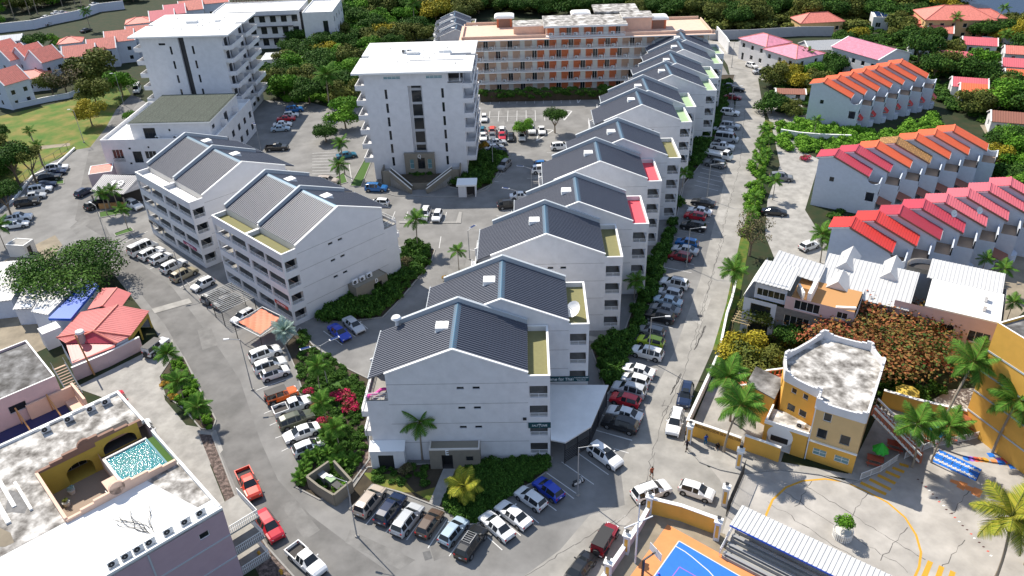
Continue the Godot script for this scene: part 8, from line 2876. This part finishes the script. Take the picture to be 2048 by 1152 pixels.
func plants() -> void:
	# named trees, left side
	tree("spreading_tree", "dark", V2(-76.22, -111.19), 8.2, 8.5, "large dark spreading tree over the white sheds", "", 9, .8)
	for q in [
		["dark", V2(-109.91, -155.6), 5.0, 10.0, "dark tall tree at the left edge above the parked cars", ""],
		["olive", V2(-106.62, -156.44), 3.4, 9.0, "slim olive tree beside the dark tall tree at the left lot", ""],
		["dark", V2(-102.9, -139.96), 3.5, 7.0, "dark tree leaning in from the left edge", ""],
		["olive", V2(-126.65, -227.61), 8.5, 9.5, "umbrella shaped tree before the joined coral houses", ""],
		["dry", V2(-131.13, -219.17), 6.0, 8.5, "half bare brown tree before the end coral house", ""],
		["olive", V2(-134.47, -218.05), 4.0, 6.5, "olive tree at the gable of the end coral house", ""],
		["olive", V2(-116.58, -206.75), 5.5, 8.5, "dense olive tree on the edge of the yellow field", ""],
		["bright", V2(-113.31, -215.36), 4.5, 7.5, "leafy tree left of the white delivery van", ""],
		["yellow", V2(-110.66, -191.29), 4.2, 7.0, "yellowish tree standing in the yellow field", ""],
		["dark", V2(-164.36, -266.66), 4.2, 6.0, "round dark tree by the left drive", ""],
		["bright", V2(-160.57, -270.19), 3.2, 5.0, "bright round tree beside the round dark tree", ""],
		["bright", V2(-100.33, -191.55), 2.5, 3.5, "low green bush tree at the back of the white building", ""],
		["bright", V2(-44.88, -185.55), 5.0, 7.5, "round glossy tree left of the Q tower", ""],
		["dark", V2(-47.77, -176.45), 3.4, 5.0, "low glossy tree on the lot beside the twin palms", ""],
		["bright", V2(-1.39, -175.37), 2.8, 5.0, "young leafy tree beside a slate roof at the big lot", ""],
		["dark", V2(6.28, -178.85), 3.0, 6.0, "second leafy tree beside a slate roof at the big lot", ""],
		["dry", V2(37.28, -118.13), 3.6, 7.5, "bare grey branching tree beside the lane", ""],
		["olive", V2(33.44, -95.65), 3.4, 5.5, "airy olive tree in front of the grey flats", ""],
		["yellow", V2(28.51, -88.42), 3.6, 5.0, "yellow green tree behind the orange ramp", ""],
		["olive", V2(29.71, -84.99), 3.8, 5.5, "olive tree with bare trunk right of the coconut palms", ""],
		["dark", V2(36.12, -91.17), 2.6, 4.5, "glossy fan leaved tree between grey flats and school", ""]]:
		tree("leafy_tree", q[0], q[1], q[2], q[3], q[4])
	tree("flowering_tree", "russet", V2(46.78, -88.95), 10.5, 9.5, "huge tree with reddish leaves over the pink flats", "", 9, .72)
	# wood around and behind
	var zones := [["palm belt trees right of the strip tower", [V2(-73.55, -232.53), V2(-80.91, -287.84), V2(-65.85, -293.6), V2(-51.71, -284.68), V2(-38.34, -276.23), V2(-31.79, -262.45), V2(-49.07, -252.04), V2(-47.44, -216.07), V2(-48.1, -201.29), V2(-66.76, -206.76), V2(-72.58, -218.08)], 7.0, "leafy tree in the tree belt between the two towers"], ["trees behind the Q tower", [V2(-66.6, -297.51), V2(-67.92, -336.44), V2(-10.63, -338.65), V2(-20.11, -288.5), V2(-40.46, -294.55), V2(-52.87, -292.15)], 8.0, "leafy tree in the wood behind the Q tower"], ["wood behind the hotel", [V2(-32.7, -309.65), V2(-28.69, -398.17), V2(58.68, -397.43), V2(134.48, -372.46), V2(161, -315.76), V2(156.52, -292.45), V2(132.73, -292.17), V2(110.02, -277.53), V2(85.77, -275.28), V2(64.89, -272.03), V2(64.44, -286.39), V2(-2.33, -301.93)], 8.0, "leafy tree in the dense wood behind the long hotel"], ["tree belt behind the terraces", [V2(105.06, -226.93), V2(119.61, -259.57), V2(113.76, -288.22), V2(151.36, -272.86), V2(161.7, -261.54), V2(131.31, -193.77), V2(111.63, -164.64), V2(108.88, -180.78), V2(103.81, -190.11), V2(108.59, -212.32)], 7.2, "leafy tree among the cottages behind the orange terraces"], ["trees at the right edge", [V2(100.29, -162.42), V2(112.72, -170.66), V2(105.41, -146.21), V2(92.56, -133.26), V2(91.31, -149.45)], 5.5, "leafy tree between the middle and front terraces at the right edge"], ["trees before the rear terrace", [V2(60.95, -199.13), V2(70.58, -220.17), V2(84.05, -219.01), V2(97.27, -232.8), V2(89.41, -244.51), V2(98.65, -249.42), V2(105.01, -245.86), V2(77.86, -208.22), V2(67.02, -185.46), V2(58.89, -184.25)], 6.0, "leafy tree between the pink hip roofed houses and the rear terrace"], ["top left trees", [V2(-201.15, -300.88), V2(-281.17, -437.94), V2(-182.11, -422.34), V2(-163.03, -340.91), V2(-191.38, -360.64), V2(-204.18, -334.74)], 9.0, "leafy tree behind the far car park at the top left"], ["far left trees", [V2(-129.63, -170.27), V2(-128.87, -181.29), V2(-109.05, -147.61), V2(-112.43, -138.57)], 5.0, "leafy tree at the left edge of the field"]]
	var kinds := ["dark", "dark", "olive", "bright", "dark", "yellow", "bright", "olive"]
	var word := {"dark": "dark green", "olive": "olive green", "bright": "light green", "yellow": "yellowish"}
	var g := RandomNumberGenerator.new()
	g.seed = 77
	var clear := []
	var mass := []
	for c in get_children():
		if c.has_meta("category") and c.get_meta("category") in ["house", "villa", "building", "hotel", "garage", "apartment tower", "car", "car park"]:
			clear.append([V2(c.position.x, c.position.z), 7.0 if c.get_meta("category") in ["house", "villa", "garage"] else 4.5])
	for z in zones:
		var poly := PackedVector2Array(z[1])
		var lo := poly[0]
		var hi := poly[0]
		for v in poly:
			lo = V2(minf(lo.x, v.x), minf(lo.y, v.y))
			hi = V2(maxf(hi.x, v.x), maxf(hi.y, v.y))
		var placed := []
		for t in 900:
			var v := V2(g.randf_range(lo.x, hi.x), g.randf_range(lo.y, hi.y))
			var k: String = kinds[g.randi() % 8]
			var r: float = g.randf_range(.55, .85) * z[2]
			if not Geometry2D.is_point_in_polygon(v, poly):
				continue
			var ok := true
			for c in clear:
				if v.distance_to(c[0]) < c[1] + r * .25:
					ok = false
			for c in placed:
				if v.distance_to(c) < z[2] * .78:
					ok = false
			if ok:
				placed.append(v)
				if z[0].begins_with("wood") and placed.size() > 0 and v.y < -252.0 - absf(v.x - 20.0) * .1:
					mass.append(Transform3D(Basis(Vector3.UP, g.randf() * TAU).scaled(V3(r, r * .95, r)), V3(v.x, r * .7, v.y)))
					continue
				tree("leafy_tree", k, v, r, r * g.randf_range(1.2, 1.6), ("small " if r < z[2] * .64 else "broad " if r > z[2] * .76 else "") + word[k] + " " + z[3], z[0])
	for k in 2:
		var mm := MultiMesh.new()
		mm.transform_format = MultiMesh.TRANSFORM_3D
		mm.mesh = cache[["crown_dark_0", "crown_olive_1"][k]]
		var part := mass.filter(func(t): return (int(t.origin.x * 3.0) & 1) == k)
		mm.instance_count = part.size()
		for i in part.size():
			mm.set_instance_transform(i, part[i])
		var o := MultiMeshInstance3D.new()
		o.multimesh = mm
		o.set_meta("kind", "stuff")
		hang(o, "woodland")
	# palms
	for q in [
		["palm", V2(22.63, -70.55), 7.6, 4.2, 20, "leaning coconut palm at the lane end of the lettered wall", 1.2, .4],
		["palm", V2(24.65, -76.16), 7.4, 4.2, 20, "coconut palm behind the one at the lettered wall", 1.5, 2.6],
		["palm", V2(49.17, -112.87), 4.8, 2.9, 22, "thick fan palm at the end wall of the front terrace", 0, 0],
		["palm", V2(48.34, -115.39), 5.4, 3.2, 18, "feathery palm behind the thick fan palm", .6, 3.0],
		["palm", V2(31.06, -104.29), 5.5, 3.6, 18, "coconut palm by the timber pergola", .5, 2.5],
		["palm", V2(43.73, -67.66), 6.4, 4.0, 20, "coconut palm left of the play tables", .8, 3.4],
		["palm", V2(46.24, -68.43), 5.6, 3.6, 18, "shorter coconut palm in the middle of the play tables", .6, .2],
		["palm", V2(47.87, -71.34), 10.2, 4.2, 18, "tall leaning palm crossing before the pink flats", 4.2, -.7],
		["palm", V2(54.07, -69.94), 8.2, 4.4, 20, "coconut palm in front of the yellow building", .5, 1.0],
		["gold", V2(45.39, -52.08), 8.4, 4.6, 20, "yellow green coconut palm at the lower right corner", .8, 3.8],
		["gold", V2(49.26, -53.84), 7.6, 4.4, 20, "yellow green coconut palm cut by the right edge", .4, 3.8],
		["palm", V2(57.42, -67.01), 6.0, 4.0, 18, "palm reaching in from the right edge over the play yard", .6, 3.2],
		["palm", V2(-37.83, -145.24), 7.0, 3.0, 16, "nearer of the twin palms on the lot island", .2, 0],
		["palm", V2(-39.52, -156.65), 7.2, 3.0, 16, "farther of the twin palms on the lot island", .2, 1],
		["palm", V2(-51.88, -200.37), 9.0, 5.0, 20, "large palm at the white wall between the towers", .3, 0],
		["palm", V2(-19.95, -122.52), 6.0, 3.2, 18, "palm at the inner garden behind the letter D block", .2, 0],
		["palm", V2(-12.17, -115.2), 3.6, 2.4, 14, "young palm by the middle solar lamp", 0, 0],
		["palm", V2(-13.47, -69.96), 6.0, 3.2, 18, "dark feathery palm before the E porch", .2, 0],
		["gold", V2(-7.93, -63.1), 2.6, 3.0, 20, "golden feathery palm in the front shrubs", 0, 0],
		["silver", V2(-36.02, -94.23), 2.6, 2.9, 26, "silver blue fan palm by the orange canopy", 0, 0],
		["palm", V2(-83.33, -139.43), 4.6, 2.6, 15, "palm on the street island near the eatery, left one", .2, 0],
		["palm", V2(-81.28, -140.44), 4.8, 2.6, 15, "palm on the street island near the eatery, right one", .2, 2],
		["palm", V2(-76.52, -133.12), 4.2, 2.4, 14, "palm on the small lower street island", 0, 0],
		["palm", V2(-50.76, -88.04), 3.2, 2.7, 18, "palm at the upper end of the yard bed", 0, 0],
		["palm", V2(-46.87, -81.93), 3.2, 2.7, 18, "palm in the middle of the yard bed", 0, 0],
		["palm", V2(-42.59, -76.85), 3.0, 2.7, 18, "palm at the lower end of the yard bed", 0, 0],
		["palm", V2(-28.87, -83.61), 4.2, 2.6, 16, "palm in the flowering garden beside the solar lamp", .3, 0],
		["palm", V2(-26.35, -76.5), 4.0, 2.6, 16, "palm in the flowering garden among the red bushes", .3, 2],
		["palm", V2(-23.83, -71.88), 3.4, 2.5, 16, "palm at the lower end of the flowering garden", .3, 4],
		["palm", V2(-107.3, -161.77), 6.5, 2.0, 12, "slim palm on the upper left lot", .2, 0],
		["palm", V2(-110.42, -166.21), 8.2, 2.2, 12, "taller slim palm by the field fence", .3, 2],
		["palm", V2(-159.94, -294.92), 7.0, 3.4, 16, "coconut palm by the pale boundary wall", .5, 1],
		["palm", V2(-39.16, -283.31), 9.0, 4.6, 18, "tall palm above the pale slate gables", .3, 1],
		["palm", V2(-62.81, -212.85), 4.0, 2.4, 14, "small palm among the bushes between the towers", 0, 0],
		["palm", V2(16.05, -104.8), 3.6, 2.6, 16, "dark palm in the planted strip of the cream gable block", .2, 1],
		["palm", V2(30.8, -146.52), 3.2, 2.2, 14, "bright palm at the planted strip by the empty bays", 0, 0],
		["palm", V2(47, -139.84), 4.0, 2.4, 14, "palm on the concrete yard by the black sedan", 0, 0],
		["palm", V2(59.92, -136.98), 4.0, 2.6, 18, "feathery palm at the foot of the middle terrace end wall", 0, 0],
		["palm", V2(72.01, -105.07), 4.2, 2.6, 14, "palm at the back yard by the front terrace", .2, 0],
		["palm", V2(71.93, -109.62), 3.4, 2.2, 14, "small palm at the crimson lean-to", 0, 0],
		["palm", V2(69, -96.2), 4.0, 2.4, 14, "palm on the dirt yard by the yellow building", .2, 2],
		["palm", V2(132, -252.05), 7.0, 3.2, 14, "tall palm before the seaside villas", .4, 1],
		["palm", V2(144.86, -253.78), 9.0, 2.8, 14, "leaning thin palm right of the seaside villas", 2.0, .3],
		["palm", V2(138.22, -234.28), 6.0, 3.0, 16, "dark palm by the white sea wall", .2, 0],
		["palm", V2(76.66, -219.65), 6.0, 3.0, 16, "palm before the farther garden beside the pink roofs", .2, 0],
		["palm", V2(64.24, -170.66), 4.6, 2.2, 14, "thin palm at the curved garden wall", .2, 0],
		["palm", V2(-96.62, -126.62), 4.5, 3.6, 16, "yellowish palm clump at the left edge by the block hut", .3, 1],
		["palm", V2(37.41, -92.12), 3.0, 2.4, 16, "low fan palm between the olive trees and the school", 0, 0]]:
		palm(q[0], q[1], q[2], q[3], q[4], q[5], "", q[6], q[7])
	for i in 12:
		palm("palm", [V2(-208.66, -335.29), V2(-210.75, -346.93), V2(-201.2, -339.03), V2(-201.99, -348.77), V2(-193.72, -340.94), V2(-190.07, -344.32), V2(-180.68, -331.89), V2(-200.47, -316.78), V2(-196.74, -326.65), V2(-196.54, -353.07), V2(-184.73, -346.57), V2(-199.01, -325.16)][i], 9.0, 3.6, 14, "tall dark palm of the grove by the far car park", "palm grove at the top left", .4, i * .7)
	var row := "young palms along the verge of the lane"
	for i in 8:
		palm("palm", [V2(52.85, -171.39), V2(50.16, -162.57), V2(47.16, -153.18), V2(45.49, -143.37), V2(42.4, -135.66), V2(40.06, -129.13), V2(50.01, -157.01), V2(52.83, -165.32)][i], 2.6, 2.1, 14, "young palm in the green verge right of the lane", row, 0, 0)
	# shrubs that can be told apart
	for q in [["bloom", V2(-24.89, -81.31), 1.6, 2.0, "big magenta flowering bush by the front block"], ["bloom", V2(-23.84, -79.26), 1.4, 1.7, "magenta flowering bush below the biggest one"], ["bloom", V2(-30.07, -82.74), .9, 1.2, "small red flowering bush beside the orange off-road car"], ["bloom", V2(-28.97, -80.13), .9, 1.3, "red flowering bush beside the white pickup"], ["bloom", V2(-26.52, -76.41), 1.2, 1.4, "red flowering bush above the white hatchback"], ["bloom", V2(-26.17, -81.86), 1.2, 1.5, "red flowering bush among the garden palms"], ["dry", V2(-15.26, -67.79), 1.0, 1.6, "dry straw coloured bush before the store door"], ["dry", V2(-7.6, -69.51), .9, 1.1, "dry reddish bush beside the E porch"], ["orange", V2(-50.69, -85.12), .9, .8, "orange flowering bush at the bend of the yard bed"], ["orange", V2(-48.43, -82.39), .8, .7, "orange flowering bush lower in the yard bed"], ["orange", V2(-13.86, -111.98), 1.0, 1.0, "orange flowering bush beside the young palm"], ["bright", V2(-11.17, -112.69), 1.3, 1.4, "light green bush at the foot of the young palm"], ["bright", V2(-6.38, -162.49), 2.2, 1.8, "light green bush at the corner of the tower hedge"], ["orange", V2(-10.52, -169.19), 1.6, 2.4, "rusty coloured bush at the end of the tower hedge"], ["dry", V2(-21.46, -115.89), 1.6, 2.6, "dried brown creeper bush at the back corner of the letter D block"], ["bloom", V2(59.1, -159.22), 1.4, 1.2, "magenta bush at the yard of the middle terrace"], ["bloom", V2(66.06, -206.16), 1.2, 1.0, "pink bush by the small white gate post"], ["silver", V2(-63.35, -215.1), 2.6, 2.2, "silvery bushes at the white wall between the towers"], ["bright", V2(-22.36, -65.03), 1.2, 1.5, "bush with white flowers in the bin enclosure"]]:
		if q[4]:
			shrub(q[0], q[1], q[2], q[3], q[4])
	var dk := bush_mesh("dark", 3, 500, .12)
	var br := bush_mesh("bright", 4, 500, .12)
	var ol := bush_mesh("olive", 5, 500, .12)
	stuff_in("ground_cover", PackedVector2Array([V2(-35.09, -98.08), V2(-32.29, -94.12), V2(-26.42, -88.55), V2(-22.56, -84.53), V2(-20.74, -71.82), V2(-22.01, -65.62), V2(-24.68, -64.5), V2(-27.37, -66.11), V2(-25.69, -71.91), V2(-27.31, -76.52), V2(-30.3, -81.54), V2(-32.84, -88.14)]), dk, .95, .5, 1.0, .9, 3)
	stuff_in("ground_cover", PackedVector2Array([V2(-6.52, -69.4), V2(1.54, -69.68), V2(.9, -67.62), V2(-2.31, -64.91), V2(-4.8, -62.31), V2(-6.67, -60.53), V2(-9.17, -60.93), V2(-10.13, -62.39), V2(-7.99, -69.01)]), dk, .6, .8, 1.05, 1.0, 4)
	stuff_in("ground_cover", PackedVector2Array([V2(-19.62, -68.81), V2(-11.27, -68.91), V2(-12.7, -65.47), V2(-18.99, -66.76)]), dk, 1.2, .4, .9, .8, 5)
	stuff_in("ground_cover", PackedVector2Array([V2(8.66, -92.95), V2(14.08, -96.33), V2(20.04, -115.65), V2(26.32, -131.17), V2(33.12, -153.96), V2(40.8, -183.75), V2(50.95, -212.6), V2(56.19, -216.7), V2(48.22, -190.43), V2(36.71, -159.14), V2(31.52, -148.94), V2(25.68, -127.21), V2(21.11, -111.5), V2(17.12, -99.82), V2(14.25, -93.4), V2(11.28, -85.32), V2(9.83, -82.15)]), dk, 1.1, .8, 1.7, 1.15, 6)
	stuff_in("ground_cover", PackedVector2Array([V2(-32.39, -101.4), V2(-32.59, -108.72), V2(-22.81, -119.93), V2(-21.9, -125.4), V2(-17.24, -122.05), V2(-17.59, -118.49), V2(-21.17, -106.36), V2(-23.52, -101.81), V2(-27.96, -100.57)]), dk, 1.15, .8, 1.7, 1.2, 7)
	stuff_in("ground_cover", PackedVector2Array([V2(-32.63, -100.71), V2(-29.32, -107.85), V2(-26.46, -107.75), V2(-27.96, -100.57)]), dk, 1.0, 1.0, 1.8, 1.3, 17)
	stuff_in("ground_cover", PackedVector2Array([V2(-16.41, -156.71), V2(-9.89, -167.65), V2(-5.11, -165.29), V2(-6.81, -158.07), V2(-8.98, -150.34), V2(-11.11, -147.49), V2(-16.96, -150.26)]), dk, 1.2, .9, 1.8, 1.3, 8)
	stuff_in("ground_cover", PackedVector2Array([V2(-28.13, -160.09), V2(-18.8, -159.56), V2(-19.68, -151.67), V2(-25.57, -152.75)]), dk, 1.2, .7, 1.3, .9, 9, 1.2)
	stuff_in("ground_cover", PackedVector2Array([V2(-51.83, -86.59), V2(-51.81, -90.99), V2(-50.34, -90.95), V2(-46.23, -84.9), V2(-41.41, -77.78), V2(-41.22, -76.06), V2(-42.52, -76.46), V2(-45.99, -80.27), V2(-49.69, -83.26)]), br, .95, .45, .9, .9, 10)
	stuff_in("ground_cover", PackedVector2Array([V2(46.9, -157.18), V2(56.68, -182.66), V2(58.55, -180.81), V2(51.05, -156.95), V2(43.52, -135.6), V2(39.21, -125.65), V2(37.89, -125.71)]), br, 1.5, .7, 1.5, .9, 11)
	stuff_in("ground_cover", PackedVector2Array([V2(57.53, -179.19), V2(67.67, -183.64), V2(80.16, -172.78), V2(97.95, -185.05), V2(94.4, -174.41), V2(70.4, -164.25), V2(63.1, -161.8), V2(55.42, -165.16)]), br, 1.8, 1.2, 2.2, .8, 12)
	stuff_in("ground_cover", PackedVector2Array([V2(27.29, -91.2), V2(31.27, -96.06), V2(36.15, -95.27), V2(42.5, -97.02), V2(38.11, -92.1), V2(31.78, -84.25), V2(27.14, -84.37), V2(24.48, -84.44)]), ol, 1.5, .9, 1.8, .9, 13)
	stuff_in("ground_cover", PackedVector2Array([V2(40.91, -92.02), V2(46.05, -90.67), V2(54.42, -81.58), V2(50.55, -75.78), V2(44.69, -79.78), V2(44.94, -83.92)]), dk, 1.8, .9, 1.6, .9, 14)
	stuff_in("ground_cover", PackedVector2Array([V2(-71.23, -215.72), V2(-62.27, -210.64), V2(-50.13, -211.86), V2(-47.14, -203.23), V2(-58.48, -206.13), V2(-65.05, -205.39)]), br, 1.6, .9, 1.8, .9, 15)
	stuff_in("undergrowth", PackedVector2Array([V2(-29.2, -313.46), V2(11.83, -405.08), V2(103.67, -390.09), V2(162.99, -320.13), V2(154.99, -291.05), V2(121.02, -279.89), V2(104.31, -261.19), V2(84.3, -269.93), V2(64.05, -268.07), V2(61.02, -286.78), V2(1.39, -304.74)]), ol, 4.2, 2.2, 4.5, .7, 16)
	stuff_in("undergrowth", PackedVector2Array([V2(100.96, -227.3), V2(108.4, -277.72), V2(149.76, -269.56), V2(161.36, -255.17), V2(110.6, -153.53), V2(108.36, -177.42), V2(101.46, -190.28)]), dk, 3.6, 1.6, 3.2, .6, 18)
	stuff_in("undergrowth", PackedVector2Array([V2(-75.85, -232.73), V2(-70.64, -318.5), V2(-10.87, -348.81), V2(-26.74, -281.97), V2(-49.89, -252.12), V2(-47.33, -211.64), V2(-67.9, -211.07)]), dk, 3.6, 1.6, 3.4, .7, 19)
	stuff_in("undergrowth", PackedVector2Array([V2(60.68, -193.28), V2(70.58, -220.17), V2(101.99, -237.71), V2(77.2, -206.12), V2(64.82, -182.1)]), dk, 2.4, 1.2, 2.4, .7, 20)
	stuff_in("undergrowth", PackedVector2Array([V2(98.4, -159.69), V2(116.99, -170.38), V2(97.88, -133), V2(90.93, -150.74)]), ol, 2.4, 1.2, 2.4, .7, 21)
	stuff_in("undergrowth", PackedVector2Array([V2(49.43, -116.2), V2(56.63, -124.89), V2(67.4, -134.46), V2(69.57, -137.61), V2(61.61, -139.12), V2(55.75, -132.9)]), dk, 2.2, .8, 1.6, .7, 23)
	# spiky clumps at the bin store corner
	var spots := [V2(-27.24, -71.81), V2(-26.25, -72.23), V2(-25.15, -72.88), V2(-27.15, -70.08), V2(-26.17, -70.49), V2(-25, -70.68), V2(-23.81, -70.88), V2(-27.36, -67.8), V2(-27.31, -68.83), V2(-22.91, -69.37), V2(-23.82, -69.39), V2(-21.74, -69.56), V2(-26.06, -74.25), V2(-24.7, -73.77), V2(-27.37, -66.59)]
	for p in spots:
		palm("palm", p, .6, 1.5, 22, "spiky leaved clump in the bed behind the bin enclosure", "spiky clumps behind the bin enclosure", 0, 0, .0, "spiky_plant")

# ---------------------------------------------------------------- the scene
func _ready() -> void:
	var cam := Camera3D.new()
	cam.fov = 40.06
	cam.near = .5
	cam.far = 3000.0
	cam.transform = Transform3D(Basis(V3(.99952573, -.02870026, -.01116291), V3(.01860685, .85170045, -.52369852), V3(.02453774, .52324243, .85183053)), V3(0, 67, 0))
	hang(cam, "camera")
	cam.make_current()
	var env := Environment.new()
	env.background_mode = Environment.BG_SKY
	env.tonemap_mode = Environment.TONE_MAPPER_LINEAR
	env.tonemap_exposure = 1.5
	var sky := ProceduralSkyMaterial.new()
	sky.sky_top_color = Color(.60, .69, .84)
	sky.sky_horizon_color = Color(.82, .89, .96)
	sky.sky_curve = .14
	sky.ground_bottom_color = Color(.30, .34, .36)
	sky.ground_horizon_color = Color(.70, .78, .84)
	sky.sky_energy_multiplier = .85
	env.sky = Sky.new()
	env.sky.sky_material = sky
	env.sdfgi_enabled = true
	env.ssao_enabled = true
	env.ssil_enabled = true
	var we := WorldEnvironment.new()
	we.environment = env
	hang(we, "environment")
	var sun := DirectionalLight3D.new()
	sun.light_energy = 1.45
	sun.light_color = Color(1, .965, .91)
	sun.light_angular_distance = .5
	sun.shadow_enabled = true
	sun.look_at_from_position(Vector3.ZERO, V3(.588, -1.0, .633))
	hang(sun, "sun")
	materials()
	ground()
	apartment_row()
	towers()
	hotel()
	other_buildings()
	pool_building()
	left_buildings()
	right_buildings()
	cars()
	lamps()
	plants()
